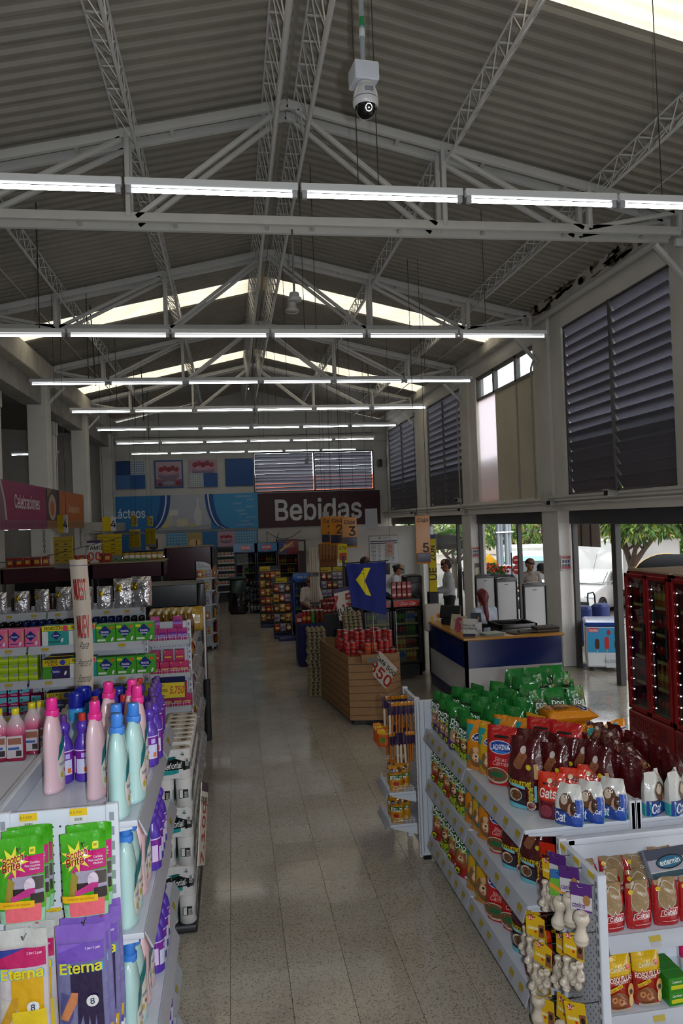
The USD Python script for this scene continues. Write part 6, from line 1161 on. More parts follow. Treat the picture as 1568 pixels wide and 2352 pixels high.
# ================================================================== shelving units
def shelf_unit(name, label, loc, rz, w, d, zs, h, lip=.055, tags=3, feet=(), peg=True, back=True, depths=None, back_z0=.1, cat='shelf unit', up=True):
    """Steel gondola shelving, front facing -y, back panel at y = 0."""
    t = thing(name, label, cat, loc, rz)
    if back: part(t, 'back_panel', MB().box((-w / 2, -.012, back_z0), (w / 2, .012, h), SHC, ch=.004), 'shelf')
    if up:
        for s in (-1, 1):
            x = s * (w / 2 - .018); u = part(t, 'upright', MB().box((x - .018, -.02, .03), (x + .018, .02, h + .008), SHC, ch=.003), 'shelf'); m = MB()
            for z in np.arange(.15, h - .03, .05): m.box((x - .006, -.0225, z), (x + .006, -.0195, z + .026), '70757f')
            emit(str(u.GetPath()) + '/slots', m, 'shelf', None)
    for k, z in enumerate(zs):
        dd = depths[k] if depths else d; b_ = part(t, 'shelf_board', MB().box((-w / 2 + .004, -dd, z - .022), (w / 2 - .004, -.012, z), SHC, ch=.003).add([(sx * (w / 2 - q), y, zz) for sx in (-1, 1) for q in (.004, .007) for y, zz in ((-.012, z - .022), (-.012, z - .085), (-dd + .02, z - .03), (-dd + .02, z - .022))], [[0, 1, 2, 3], [4, 7, 6, 5], [8, 11, 10, 9], [12, 13, 14, 15]], SHC), 'shelf')
        emit(str(b_.GetPath()) + '/lip', MB().add([(x, -dd - o, zz) for x in (-w / 2 + .003, w / 2 - .003) for o, zz in ((0, z + .004), (.005, z + .004), (.034, z - lip), (.026, z - lip - .002))], [[0, 1, 2, 3], [7, 6, 5, 4], [0, 4, 5, 1], [1, 5, 6, 2], [2, 6, 7, 3], [3, 7, 4, 0]], 'a4a8b2'), 'shelf')
        if tags:
            for i in range(tags):
                m = MB(); q = m; x = -w / 2 + w * (i + .5) / tags + RNG.normal(0, .01); tq = lambda a: (-dd - .0065 - .029 * a, z + .004 - (lip + .004) * a); [mm.add([(x - e, *tq(a0)), (x + e, *tq(a0)), (x + e, *tq(a1)), (x - e, *tq(a1))], [[3, 2, 1, 0]], c) for mm, e, a0, a1, c in ((m, .028, .25, .58, 'a08c22'), (q, .024, .6, .88, '9a9aa0'))]; emit(numbered(str(b_.GetPath()), 'price_tag'), m, 'gloss', None)
    for x in feet:
        part(t, 'leg', MB().box((x - .035, -d + .02, .03), (x + .035, -d + .09, zs[-1] - .03 if zs else .12), SHC, ch=.003), 'shelf'); part(t, 'rubber_foot', MB().box((x - .03, -d + .025, 0), (x + .03, -d + .085, .03), '151515', ch=.006), 'rubber')
    return t
def peg_holes(t, x0, x1, z0_, z1_, y, ax='x', s=.026, c='2e3036'):
    m = MB(); a = np.arange(6) * PI / 3
    for z in np.arange(z0_, z1_, s * 1.25):
        for x in np.arange(x0, x1, s):
            ring = [(x + .0042 * math.cos(q), y, z + .0042 * math.sin(q)) for q in a]
            if ax == 'y': ring = [(y, u_, w_) for u_, _, w_ in ring]
            m.add(ring + [((x, y, z) if ax == 'x' else (y, x, z))], [[6, k, (k + 1) % 6] for k in range(6)], c)
    part(t, 'peg_holes', m, 'matte', None, kind='stuff')
# --- nearest left gondola
ZL = [1.53, 1.12, .68, .25]
L1 = shelf_unit('gondola_shelf', 'white steel shelf with bottles nearest on the left, facing the aisle', (-.865, 3.20, 0), PI / 2, .86, .49, ZL, 1.60, tags=0, depths=[.49, .50, .52, .53])
L0 = shelf_unit('gondola_shelf', 'white steel shelf back to back with the nearest one, facing left', (-.895, 3.20, 0), -PI / 2, .86, .45, ZL, 1.58, tags=2)
L0b = shelf_unit('gondola_shelf', 'white steel shelf with pink bottles behind the empty one on the left', (-.895, 4.07, 0), -PI / 2, .86, .45, [1.50, 1.10, .68, .25], 1.56, tags=2)
E1 = thing('glove_pegboard', 'white pegboard end panel with glove packs at the near end of the left gondola', 'pegboard', (-.645, 2.755, 0))
part(E1, 'board', MB().box((-.165, -.008, .1), (.165, .008, 1.605), 'ccd2dc', ch=.003), 'shelf')
for s in (-1, 1):
    u_ = part(E1, 'upright', MB().box((s * .185 - .022, -.014, .03), (s * .185 + .022, .014, 1.61), 'ccd2dc', ch=.003), 'shelf'); m = MB()
    for z in np.arange(.2, 1.58, .052): m.box((s * .185 - .008, -.0165, z), (s * .185 + .008, -.0135, z + .03), '8b919c')
    emit(str(u_.GetPath()) + '/slots', m, 'shelf', None); part(E1, 'foot', MB().box((s * .185 - .03, -.03, 0), (s * .185 + .03, .03, .03), '151515'), 'rubber')
peg_holes(E1, -.15, .152, .7, 1.55, -.0092)
def price_slip(name, label, loc, w=.06):
    t = thing(name, label, 'price label', loc); part(t, 'card', MB().box((-w / 2, 0, 0), (w / 2, .002, .05), 'd0d0cc'), 'paper'); p = MB().flat(rect(-w / 2, .024, w / 2, .05), 'd8b418', (0, -.0005, 0), (1, 0, 0), (0, 0, 1)).flat(text('$ 2.950', .008, False, -.008, .037), '6a5208', (0, -.0012, 0), (1, 0, 0), (0, 0, 1))
    for k in range(11): p.flat(rect(-.014 + .0026 * k, .006, -.014 + .0026 * k + (.0014 if k % 3 else .0008), .017), '2a2a2a', (0, -.0006, 0), (1, 0, 0), (0, 0, 1))
    part(t, 'print', p, 'print', None)
price_slip('price_label', 'yellow price label at the top left of the pegboard', (-.745, 2.742, 1.552)); price_slip('price_label', 'yellow price label at the top right of the pegboard', (-.575, 2.742, 1.555)); price_slip('price_label', 'yellow price label below the right green glove packs', (-.525, 2.742, 1.218)); price_slip('price_label', 'yellow price label below the left green glove packs', (-.675, 2.742, 1.212))
def hook(label, x, z, L_=.14, loc0=(0, 0), y=2.741):
    t = thing('peg_hook', label, 'hook', (x, y, z)); part(t, 'rod', MB().tube([(0, 0, 0), (0, -L_, -.004), (0, -L_ - .012, .012)], .0028, '9a9ca0', 6), 'chrome'); part(t, 'bracket', MB().tube([(-.013, 0, .012), (-.013, -.012, .008), (0, -.016, 0), (.013, -.012, .008), (.013, 0, .012)], .0022, '9a9ca0', 5), 'chrome')
# glove packs
w, h = .15, .285
scotch = [(rect(-w / 2, h * .0, w / 2, h * .16), '8ab498'), (rect(-w * .36, h * .015, w * .42, h * .22), 'd8606c'), (rect(-w / 2, h * .22, w / 2, h), '3f9a1c'), (Polygon([(-w * .22, h * .62), (w / 2, h * .66), (w / 2, h * .80), (w * .1, h * .78)]), 'b81c6a'), (Polygon([(-w * .3, h * .54), (w / 2, h * .58), (w / 2, h * .72), (-w * .1, h * .68)]), 'b0246e'), (rect(-w * .18, h * .32, w / 2, h * .56), '9a92a8'), (Polygon([(-w * .36, h * .25), (-w * .18, h * .27), (-w * .12, h * .5), (-w * .26, h * .56)]), '8a7a2c'), (rect(-w * .16, h * .33, w * .22, h * .42), '241c20'), (rect(w * .25, h * .4, w / 2, h * .55), '4a4442'), (ell(w * .2, h * .45, w * .12, h * .09), 'c8b8c8'), (Polygon([(-w * .2, h * .27), (w * .3, h * .34), (w * .32, h * .42), (w * .16, h * .42), (-w * .2, h * .33)]), 'b0307a'),
          (rect(w * .22, h * .24, w / 2, h * .36), '30282a'), (rect(-w / 2, h * .205, w * .30, h * .285), 'd8a810'), (text('GUANTES DE COCINA', h * .02, True, -w * .08, h * .245, w=w * .6), 'a86a10'), (star(-w * .14, h * .74, w * .16, w * .36, 9), 'd0c83a'), (text('Scotch-', h * .085, True, -w * .10, h * .785, w=w * .56, rot=12, shear=.2), 'd8d4d4'), (text('Brite', h * .09, True, -w * .17, h * .70, w=w * .42, rot=12, shear=.2), 'd8d4d4'), (text('Scotch-', h * .08, True, -w * .10, h * .787, w=w * .54, rot=12, shear=.2), '8c1018'), (text('Brite', h * .085, True, -w * .17, h * .702, w=w * .40, rot=12, shear=.2), '8c1018'), (text('Cocina', h * .024, True, w * .34, h * .735, w=w * .2), 'dcc8d4'), (text('Para Cozinha', h * .022, True, w * .29, h * .70, w=w * .32), 'dcc8d4'), (text('Kitchen', h * .024, True, w * .34, h * .665, w=w * .2), 'dcc8d4'), (rect(w * .22, h * .83, w * .36, h * .91, .004), 'd0c82a'), (text('M', h * .03, True, w * .29, h * .875), '3a5a10'), (text('3M', h * .02, True, w * .38, h * .03), 'b01c1c')]
GL = bag('glove_pack', w, h, .022, '4a9a24', scotch, seed=3, top=.3, cat='glove pack', wr=.008, lsize=.014)
for i, (x, z, n_) in enumerate(((-.742, 1.278, 3), (-.535, 1.276, 2))):
    sd = ('left', 'right')[i]; hook(f'steel peg hook carrying the {sd} green glove packs', x, z + .255)
    for k in range(n_): GL.put(f'green and pink glove pack on the {sd} upper hook, {["front", "middle", "rear"][k] if n_ == 3 else ["front", "rear"][k]} one', (x + .006 * k, 2.741 - .105 + .034 * k, z - .004 * k + .018 * (k > 0)), RNG.normal(0, .03), ry=RNG.normal(0, .02))
w, h = .165, .43
def eterna(purple):
    a, b_, gl = ('6a4aa8', '5b3f9a', '20143a') if purple else ('b01f5c', 'c8a8b8', 'c89a10')
    Ls = [(rect(-w * .48, 0, w * .48, h * .86), 'b8b0b4' if not purple else '6a6a92'), (rect(-w * .46, h * .72, w * .46, h * .86), a), (Polygon([(-w * .46, h * .86), (-w * .46, h * .80), (w * .05, h * .86)]), '2a3a8a' if not purple else '7a5ab8'), (Polygon([(-w * .22, h * .70), (w * .40, h * .68), (w * .40, h * .18), (w * .28, h * .12), (w * .25, h * .3), (w * .18, h * .10), (w * .12, h * .3), (w * .05, h * .12), (0, h * .32), (-w * .12, h * .16), (-w * .1, h * .42), (-w * .22, h * .5)]), gl), (Polygon([(-w * .42, h * .5), (-w * .15, h * .46), (-w * .2, h * .3), (-w * .36, h * .2), (-w * .45, h * .3)]), 'b8b2a8' if not purple else '46487a'), (Polygon([(-w * .46, h * .3), (-w * .2, h * .5), (-w * .08, h * .49), (-w * .1, h * .42), (-w * .3, h * .28)]), 'b88a20' if not purple else 'b8744a'),
          (text('Eterna', h * .085, True, 0, h * .685, w=w * .86), '3fa0d0'), (text('Eterna', h * .078, True, 0, h * .686, w=w * .82), 'd0c41c'), (text('1 par / 1 pair', h * .018, True, w * .25, h * .83, w=w * .3), 'd8c8d8'), (ell(w * .2, h * .42, w * .12, w * .12), 'd0d0d0'), (text('8', h * .045, True, w * .2, h * .42), '1c2a4a')]
    if purple: Ls += [(rect(-w * .46, h * .06, w * .46, h * .15), 'b8961c'), (text('Guantes Aroma Uva', h * .042, True, 0, h * .105, w=w * .84), 'd8d4e4'), (rect(-w * .46, 0, w * .46, h * .06), '4a4490')]
    else: Ls += [(rect(-w * .2, h * .0, w * .45, h * .40), 'd0b418'), (rect(-w * .34, h * .10, w * .2, h * .19), '1f7ab8'), (text('GRATIS', h * .055, True, -w * .07, h * .145, w=w * .46), 'd0c41c'), (rect(-w * .34, 0, w * .2, h * .10), 'b81c6a'), (text('1 PAÑO', h * .05, True, -w * .07, h * .05, w=w * .42), 'd0c41c')]
    return Ls
EY = bag('yellow_glove_pack', w, h, .03, lambda x, z: np.where((z > h * .86)[:, None], lin('b8b8b4'), lin('a89aa0')), eterna(False), seed=4, top=.3, cat='glove pack', wr=.009, lsize=.018); EP = bag('purple_glove_pack', w, h, .03, lambda x, z: np.where((z > h * .86)[:, None], lin('7a5ab0'), lin('6a5a9a')), eterna(True), seed=5, top=.25, cat='glove pack', wr=.009, lsize=.018)
hook('steel peg hook carrying the yellow glove packs', -.735, 1.24); hook('steel peg hook carrying the purple glove packs', -.54, 1.265)
for k in range(3): EY.put(f'pack of yellow household gloves on the lower left hook, {["front", "middle", "rear"][k]} one', (-.742 + .012 * k, 2.741 - .11 + .04 * k, .825 + .004 * k), .04 * k, ry=RNG.normal(0, .015))
for k in range(4): EP.put(f'pack of purple household gloves on the lower right hook, {["front", "second", "third", "rear"][k]} one', (-.545 + .012 * k, 2.741 - .125 + .034 * k, .83 + .008 * k), .03 * k, ry=RNG.normal(0, .015))
# bottles
def softener(name, body, cap):
    t = thing(name, 'softener bottle', 'bottle'); P_ = [(.034, 0), (.047, .006), (.048, .02), (.046, .06), (.045, .12), (.045, .18), (.042, .23), (.034, .28), (.024, .315)]
    m = MB().lathe(P_, body, 24, 1.3, .78); v = m.V[0]; zz = v[:, 2] / .315; v[:, 0] += .006 * np.sin(zz * 5) ; part(t, 'body', m, 'pearl', 60)
    part(t, 'collar', MB().lathe([(.024, .305), (.028, .31), (.028, .333), (.024, .336)], cap, 20, t=(-.003, 0, 0)), 'plastic'); part(t, 'cap', MB().lathe([(.0225, .333), (.0215, .375), (.019, .382)], cap, 20, t=(-.003, 0, 0)), 'plastic')
    S = lambda v2, l: np.stack([v2[:, 0], -np.sqrt(np.clip(1 - (v2[:, 0] / (.048 * 1.3 * .98)) ** 2, .05, 1)) * .0362 - l, v2[:, 1]], -1); p = MB()
    for k, (poly, c) in enumerate(((ell(0, .11, .034, .075), 'd0ccc4'), (Polygon([(-.03, .13), (.034, .2), (.03, .25), (-.02, .19)]), '0c6a70'), (text('Suavitel', .013, True, .002, .115, w=.05), '4a6a8a'), (ell(-.008, .07, .009, .012), 'b8a030'), (ell(.012, .085, .007, .007), 'a83a3a'))): v2, f = tri2(poly, .012); p.add(S(v2, .0008 + .0007 * k), f, c)
    part(t, 'label', p, 'gloss', 60); return Proto(t)
SPK, SCY = softener('pink_softener_bottle', 'd6b4bc', 'd82a86'), softener('blue_softener_bottle', 'a6cac8', '3a78c8')
def cleaner():
    t = thing('purple_cleaner_bottle', 'purple cleaner bottle', 'bottle'); part(t, 'body', MB().lathe([(.030, 0), (.036, .006), (.037, .09), (.036, .15), (.030, .175), (.020, .195), (.019, .205), (.026, .22), (.026, .238), (.016, .252), (.013, .258)], '4a2c9a', 22), 'plastic', 60)
    m = MB(); a = np.linspace(-1.9, 1.9, 16) - PI / 2
    def band(a0, a1, z0_, z1_, c, r): q = np.linspace(a0, a1, 9) - PI / 2; m.add(np.vstack([np.c_[r * np.cos(q), r * np.sin(q), np.full(9, z)] for z in (z0_, z1_)]), [[k, k + 1, 10 + k, 9 + k] for k in range(8)], c)
    band(-1.7, 1.7, .035, .135, '6a1c86', .0376); band(-.55, .75, .038, .10, 'b8bcd8', .0379); band(-1.4, -.7, .04, .11, 'c8b8d8', .0379); band(-1.7, 1.7, .133, .138, 'c8b8e0', .0379); band(.2, .6, .045, .065, 'c86a3a', .0382); band(0, .5, .105, .125, 'a8a0e0', .0382)
    part(t, 'label', m, 'gloss', 60); return t
def cleaner_cap(c): return MB().lathe([(.0145, .252), (.0155, .255), (.0155, .28), (.013, .284)], c, 16)
ca = cleaner(); part(ca, 'cap', cleaner_cap('4c2a70'), 'plastic'); CPU = Proto(ca); cb = cleaner(); part(cb, 'cap', cleaner_cap('b02a24'), 'plastic'); CRD = Proto(cb)
def near(pr, txt, P, z, rz=PI / 2, grp=None):
    for i, (x, y) in enumerate(P): pr.put(f'{txt}, {ORD[i]} from near end', (x, y, z), rz + RNG.normal(0, .12), grp)
near(SPK, 'pink softener bottle with magenta cap on the top left shelf', [(-.565, 3.06), (-.755, 3.17), (-.57, 3.42), (-.47, 3.44), (-.43, 3.30)], ZL[0], PI / 2 - .3)
near(SCY, 'pale blue softener bottle with blue cap on the top left shelf', [(-.445, 2.83), (-.47, 2.98), (-.405, 2.98)], ZL[0], PI / 2 - .3)
near(CPU, 'purple cleaner bottle with purple cap on the top left shelf', [(-.735, 3.27), (-.395, 3.40), (-.385, 3.50), (-.40, 3.59)], ZL[0], 0.2); near(CRD, 'purple cleaner bottle with red cap on the top left shelf', [(-.66, 3.28), (-.46, 3.56), (-.53, 3.58), (-.66, 3.58)], ZL[0], 0.2)
for k, z in enumerate(ZL[1:]):
    sh = ['second', 'third', 'bottom'][k]
    near(SCY, f'pale blue softener bottle on the {sh} shelf', [(-.43, 2.85), (-.43, 2.96), (-.56, 2.9)], z, PI / 2 - .2); near(SPK, f'pink softener bottle on the {sh} shelf', [(-.42, 3.08), (-.42, 3.18)], z, PI / 2 - .2); near(CPU, f'purple cleaner bottle on the {sh} shelf', [(-.385, 3.29), (-.385, 3.38), (-.385, 3.47), (-.385, 3.56), (-.47, 3.30)], z, 1.2)
t = thing('spray_can', 'spray can', 'spray can'); part(t, 'can', MB().lathe([(.028, 0), (.031, .004), (.031, .125), (.028, .135)], ['c0c4c8', 'b8c4c8', '2c7ac8', '2c7ac8'], 18), 'gloss'); part(t, 'cap', MB().lathe([(.030, .135), (.031, .14), (.031, .182), (.027, .19), (.02, .184), (.018, .176)], '0f1c8a', 18), 'plastic'); part(t, 'band', MB().lathe([(.0315, .09), (.0315, .13)], '3a96d8', 18), 'gloss'); SC = Proto(t)
[SC.put(f'spray can with royal blue cap behind the bottles, {ORD[i]} from left', (x, y, ZL[0]), .3 * i, sc=1.32) for i, (x, y) in enumerate(((-.80, 3.86), (-.79, 3.98), (-.69, 3.88), (-.60, 3.90)))]; near(CRD, 'purple cleaner bottle with red cap at the rear of the top left shelf', [(-.49, 3.68), (-.50, 3.77), (-.50, 3.86), (-.60, 3.72), (-.50, 3.95)], ZL[0], .2); near(CPU, 'purple cleaner bottle with purple cap at the rear of the top left shelf', [(-.415, 3.70), (-.415, 3.79), (-.415, 3.88), (-.415, 3.97)], ZL[0], .2)
L1b = shelf_unit('gondola_shelf', 'short white shelf continuing behind the nearest bottle shelf', (-.865, 3.86, 0), PI / 2, .44, .49, ZL, 1.56, tags=1)
t = thing('pink_bottle', 'pink bottle', 'bottle'); part(t, 'body', MB().lathe([(.036, 0), (.04, .006), (.04, .12), (.04, .15), (.034, .18), (.018, .21), (.016, .225)], ['6a1428', '8a1c3a', 'a03058', 'c86a88', 'b89aa0', 'b8aaac', 'b8aaac'], 18, 1.1, .8), 'liquid', 60); part(t, 'cap', MB().lathe([(.018, .222), (.018, .25)], 'd0c020', 14), 'plastic'); part(t, 'label', MB().box((-.036, -.0345, .02), (.036, -.031, .125), 'b8aeb0', ch=.002).flat(rect(-.03, .085, .03, .115), '8a5a4a', (0, -.0347, 0), (1, 0, 0), (0, 0, 1)).flat(rect(.005, .028, .03, .055), '3a3238', (0, -.0347, 0), (1, 0, 0), (0, 0, 1)).flat(rect(-.03, .06, .02, .072), '3a5a9a', (0, -.0347, 0), (1, 0, 0), (0, 0, 1)), 'gloss', None); PKB = Proto(t)
near(PKB, 'clear bottle of pink liquid with yellow cap on the left rear shelf', [(-1.06, 3.74), (-.975, 3.86), (-1.14, 3.75), (-1.01, 3.84)], 1.50, 0.1)
t = thing('white_jug', 'tall white bottle cut by the left edge of the picture', 'bottle', (-.965, 2.98, ZL[0])); part(t, 'body', MB().lathe([(.04, 0), (.048, .01), (.046, .2), (.03, .27), (.02, .29)], 'c8c8cc', 20), 'plastic', 60); part(t, 'cap', MB().lathe([(.022, .285), (.022, .32)], 'b8b8bc', 16), 'plastic')
DET = bag('detergent_bag', .22, .30, .10, 'd0d2d4', [(Polygon([(-.11, .2), (.11, .17), (.11, .29), (-.11, .29)]), '1c7a34'), (Polygon([(-.11, .16), (.05, .24), (-.11, .27)]), '3aa04a'), (Polygon([(-.02, .2), (.1, .18), (.1, .23), (0, .24)]), 'c02028'), (text('L', .08, True, .06, .10), 'b81c24')], seed=7)
for k, z in enumerate((1.12, .68, .25)): DET.put(f'white and green detergent bag at the left edge, {["top", "middle", "bottom"][k]} one', (-1.0, 2.86, z), -.1)
# ---------------------------------------------------------------- toilet paper heap
def tp_pack():
    t = thing('toilet_paper_pack', 'toilet paper pack', 'toilet paper'); a, h = .0535, .186
    pl = unary_union([ell(-.052, 0, a, a, 22), ell(.052, 0, a, a, 22), rect(-.052, -a * .94, .052, a * .94)]); m = MB().ext(pl.buffer(-.004), h, 'c6c4c2').ext(pl, h - .012, 'c6c4c2', t=(0, 0, .006)); part(t, 'rolls', m, 'tissue', 50)
    p = MB(); y = -a - .0012
    def fl(poly, c, k): p.flat(poly, c, (0, y - .0006 * k, 0), (1, 0, 0), (0, 0, 1))
    fl(Polygon([(-.1, .05), (-.1, .10), (-.05, .125), (0, .135), (.05, .115), (.1, .105), (.1, .06), (.05, .05)]), '0f1416', 0); fl(Polygon([(-.06, .135), (0, .145), (.02, .138), (-.02, .12)]), '0c5a58', 1); fl(Polygon([(-.1, .03), (-.02, .028), (.04, .04), (.05, .058), (-.09, .058)]), '1f8a8c', 1); fl(text('Señorial', .036, True, -.012, .085, w=.115, rot=4, shear=.2), 'd4d4d2', 2); fl(text('4', .026, True, .055, .158), '124a4a', 1); fl(rect(.03, .03, .058, .062, .004), 'c8c8c6', 3); fl(rect(.072, .08, .092, .13), 'b8b8b6', 3)
    for k in range(5): fl(rect(.075, .084 + .009 * k, .09, .089 + .009 * k), '3a3a3a', 4)
    part(t, 'front_print', p, 'film', None); e = MB(); xe = .1062
    for s in (-1, 1):
        for poly, c, k in ((rect(-.03, .06, .03, .115, .004), '1a1c1c', 0), (rect(-.026, .063, -.004, .112), 'c8c8c6', 1), (rect(.004, .063, .026, .10), 'c8c8c6', 1), (rect(.006, .066, .010, .097), '222222', 2), (rect(.013, .066, .015, .097), '222222', 2), (rect(.018, .066, .023, .097), '222222', 2)): e.flat(poly, c, (s * (xe + .0005 * k), 0, 0), (0, s, 0), (0, 0, 1))
    part(t, 'end_print', e, 'film', None); r_ = MB()
    for x in (-.052, .052):
        r_.lathe([(.021, h + .0004), (.0205, h + .001), (.001, h + .001)], '4a4238', 14, t=(x, 0, 0)).lathe([(.023, h + .0002), (.05, h + .0008)], 'b8aa98', 18, t=(x, 0, 0))
    part(t, 'roll_end', r_, 'tissue', 60); return Proto(t)
TP = tp_pack()
solo('tp_plinth', MB().box((-1.28, 4.80, 0), (-.30, 5.85, .05), '26262a', ch=.01), 'paint', 'flat dark plinth under the toilet paper heap', 'plinth')
solo('tp_core', MB().box((-1.24, 5.05, .05), (-.56, 5.80, .975), 'a89a88', ch=.02), 'card', 'cardboard carton inside the toilet paper heap', 'carton')
n = 0; Z = .051; dz = .1865
for k in range(6):
    for i in range(3):
        if k % 2 == 0: TP.put(f'toilet paper pack in the front face, layer {ORD[k]} from below, {ORD[i]} from the aisle, end on', (-.36 - .115 * i - (.04 if k == 3 else 0) * 0, 4.92, Z + dz * k), PI / 2)
        else: TP.put(f'toilet paper pack in the front face, layer {ORD[k]} from below, {ORD[i]} from the aisle, front on', (-.415 - .218 * i, 4.865 if i < 2 else 4.87, Z + dz * k), 0)
    for j in range(7):
        y = 5.03 + .112 * j if k % 2 or k == 5 else 5.14 + .22 * j
        if y > 5.8: break
        TP.put(f'toilet paper pack along the aisle side, layer {ORD[k]} from below, {ORD[j]} from the front', ((-.415, y, Z + dz * k) if k % 2 else (-.365, y, Z + dz * k)), 0 if k % 2 else PI / 2)
for j in range(6):
    for i in range(1, 4): TP.put(f'toilet paper pack on top of the heap, row {ORD[j]} from the front, {ORD[i]} from the aisle', (-.42 - .222 * i, 5.10 + .113 * j, Z + dz * 5 + RNG.uniform(0, .004)), RNG.normal(0, .03))
    if j > 1: [TP.put(f'toilet paper pack in the raised left part of the heap, row {ORD[j]} from front, {ORD[i]} from left', (-1.10 + .222 * i, 5.10 + .113 * j, Z + dz * 6 + .005), RNG.normal(0, .03)) for i in range(2)]
price_card('price_card', 'slanted white price card with red figures hung on the toilet paper heap', (-.25, 4.97, .62), PI / 2 - .16, .42, .22, .50, [(rect(-.11, .2, .11, .26), '3a2440'), (text('PAPEL', .05, True, 0, .14), '201c1c'), (text('7.100', .1, True, 0, -.05, rot=90), 'b83028')])
t = thing('lettered_sign', 'tall curled paper sign with red and black hand lettering standing on the paper packs', 'sign', (-1.06, 5.36, 1.362)); zz = np.linspace(0, 1.03, 15); cv = lambda z: -.010 * np.sin(z * 6); V = []
def SS(x, z, l=0.0): x, z = np.asarray(x, float), np.asarray(z, float); return np.stack([x + .012 * np.sin(z * 4) - .012 * np.clip(.25 - z, 0, 1) * 2, -.035 * np.cos(x / .062 * PI / 2) - l, z], -1)
u, v = np.meshgrid(np.linspace(-.06, .06, 9), zz); m = MB(); Fq = [[j * 9 + i, j * 9 + i + 1, (j + 1) * 9 + i + 1, (j + 1) * 9 + i] for j in range(14) for i in range(8)]; m.add(SS(u.ravel(), v.ravel()), Fq, 'bcb0a2').add(SS(u.ravel(), v.ravel(), -.003), np.array(Fq)[:, ::-1], 'bcb0a2'); part(t, 'paper', m, 'paper', 60); p = MB()
for poly, c in ((text('NUEST', .14, True, 0, .82, w=.082), '2a1214'), (text('NUEST', .13, True, .002, .823, w=.078), 'b02824'), (text('NUEV', .15, True, .004, .56, w=.08), '2a1214'), (text('NUEV', .14, True, .006, .563, w=.076), 'b02824'), (text('Para', .05, False, .0, .43, w=.055, shear=.3), '2a2826'), (text('Precios b', .05, False, .0, .31, w=.08, shear=.3), '2a2826'), (text('Economía', .05, False, .0, .20, w=.08, shear=.3), '2a2826'), (rect(-.06, .985, .06, .99), '2a3a7a')): v2, f = tri2(poly, .03); p.add(SS(v2[:, 0], v2[:, 1], .0012 if c != 'b02824' else .002), f, c)
part(t, 'lettering', p, 'print', 60)
# ---------------------------------------------------------------- cross gondola with pads
ZG = [1.70, 1.44, 1.18, .9]
for i, x in enumerate((-1.16, -2.03)): shelf_unit('pad_shelf', ['white cross shelf with green pad packs right of the lettered sign', 'white cross shelf with pink pad packs left of the lettered sign'][i], (x, 6.42, 0), 0, .86, .42, ZG, 1.705, tags=3)
def dia(x, z, r, c='1c2470'): return [(Polygon([(x - r, z), (x, z - r), (x + r, z), (x, z + r)]), c), (text('Nosotras', r * .38, True, x, z, w=r * 1.2), 'c8c8dc')]
pad = lambda x, z: [(affinity.rotate(ell(x, z, .008, .018), -20), 'd0d0d4')]
PG = carton('green_pad_pack', .148, .10, .145, [(rect(-.07, .11, -.03, .13), 'b8c830'), (ell(.045, .118, .014, .012), 'c85a20'), (rect(-.065, .012, .0, .028, .006), 'c8d0c8')] + dia(-.005, .085, .05) + [(text('Diarios', .012, True, -.005, .062), 'c8d0e0')] + pad(.05, .025), '3f9028')
PP = carton('pink_pad_pack', .112, .10, .145, [(rect(.04, .05, .05, .12), 'b8a060')] + dia(-.012, .085, .04) + [(rect(-.045, .025, .01, .033), '3a3a8a')] + pad(.03, .03), 'd0608a')
PT = carton('teal_promotion_pack', .205, .10, .155, [(rect(-.1, .0, -.055, .11), 'c4c8c8'), (rect(-.1, .115, .1, .155), 'd0c018'), (text('PROMOCION', .026, True, -.018, .135, w=.13), '1a1a18'), (star(.075, .132, .018, .028, 11), 'c83a6a')] + dia(.005, .08, .036) + [(text('Plabellisima', .014, True, .0, .03), '0c4a48')] + pad(.05, .04), '1f8a88')
PE = carton('econo_pack', .20, .12, .155, [(rect(-.1, .10, .1, .155), 'b8a818'), (text('ECONO', .02, True, -.035, .138, w=.09), '1c1c14'), (text('PACK', .02, True, -.02, .115, w=.07), '8a1c14'), (star(.05, .128, .018, .026, 12), '2a3a9a'), (rect(-.1, 0, -.03, .1), '3f8a24')] + dia(.0, .06, .042) + pad(.07, .045), '2a1848')
PY = carton('lime_pack', .068, .10, .068, [(rect(-.034, .02, .034, .04), 'b0c830'), (Polygon([(.0, .035), (.03, .04), (.03, .06), (.0, .06)]), '8a9298')], '8fae1c'); PM = carton('cyan_magenta_pack', .078, .10, .072, [(Polygon([(-.036, .02), (.036, .03), (.036, .068), (-.036, .068)]), '5ab4c8'), (text('Mattie', .012, True, .008, .012), 'd0a8c0'), (ell(-.02, .045, .008, .006), '3a2430')], '9a1456')
PL = carton('tall_lime_pack', .084, .08, .165, [(rect(-.042, .12, .042, .165), 'a8bc20'), (star(.02, .14, .012, .019, 10), 'b8305a')] + dia(0, .08, .034, '24164a') + [(rect(-.03, .012, .02, .024), 'd0d4b0')], '7aa018')
PO = carton('red_forty_pack', .14, .1, .1, [(rect(-.07, .045, .07, .1), 'b89a18'), (text('ESPECIAL', .014, True, -.015, .07, w=.08), 'a82a1c'), (star(.045, .075, .014, .02, 12), '1c4a8a'), (text('40', .012, True, .045, .075), 'd8d8d8')], '8a1820')
yF = 6.06
def row(pr, txt, xs, z, y=yF, rz=0): [pr.put(f'{txt}, {ORD[i]} from the left', (x, y, z), rz + RNG.normal(0, .02)) for i, x in enumerate(xs)]
row(PP, 'pink pad pack on the top cross shelf', (-1.92, -1.80, -1.68, -1.56), ZG[0]); row(PT, 'teal PROMOCION pack on the top cross shelf', (-1.39, -1.19), ZG[0]); row(PG, 'green pad pack with blue diamond on the top cross shelf', (-1.01, -.86, -.71), ZG[0])
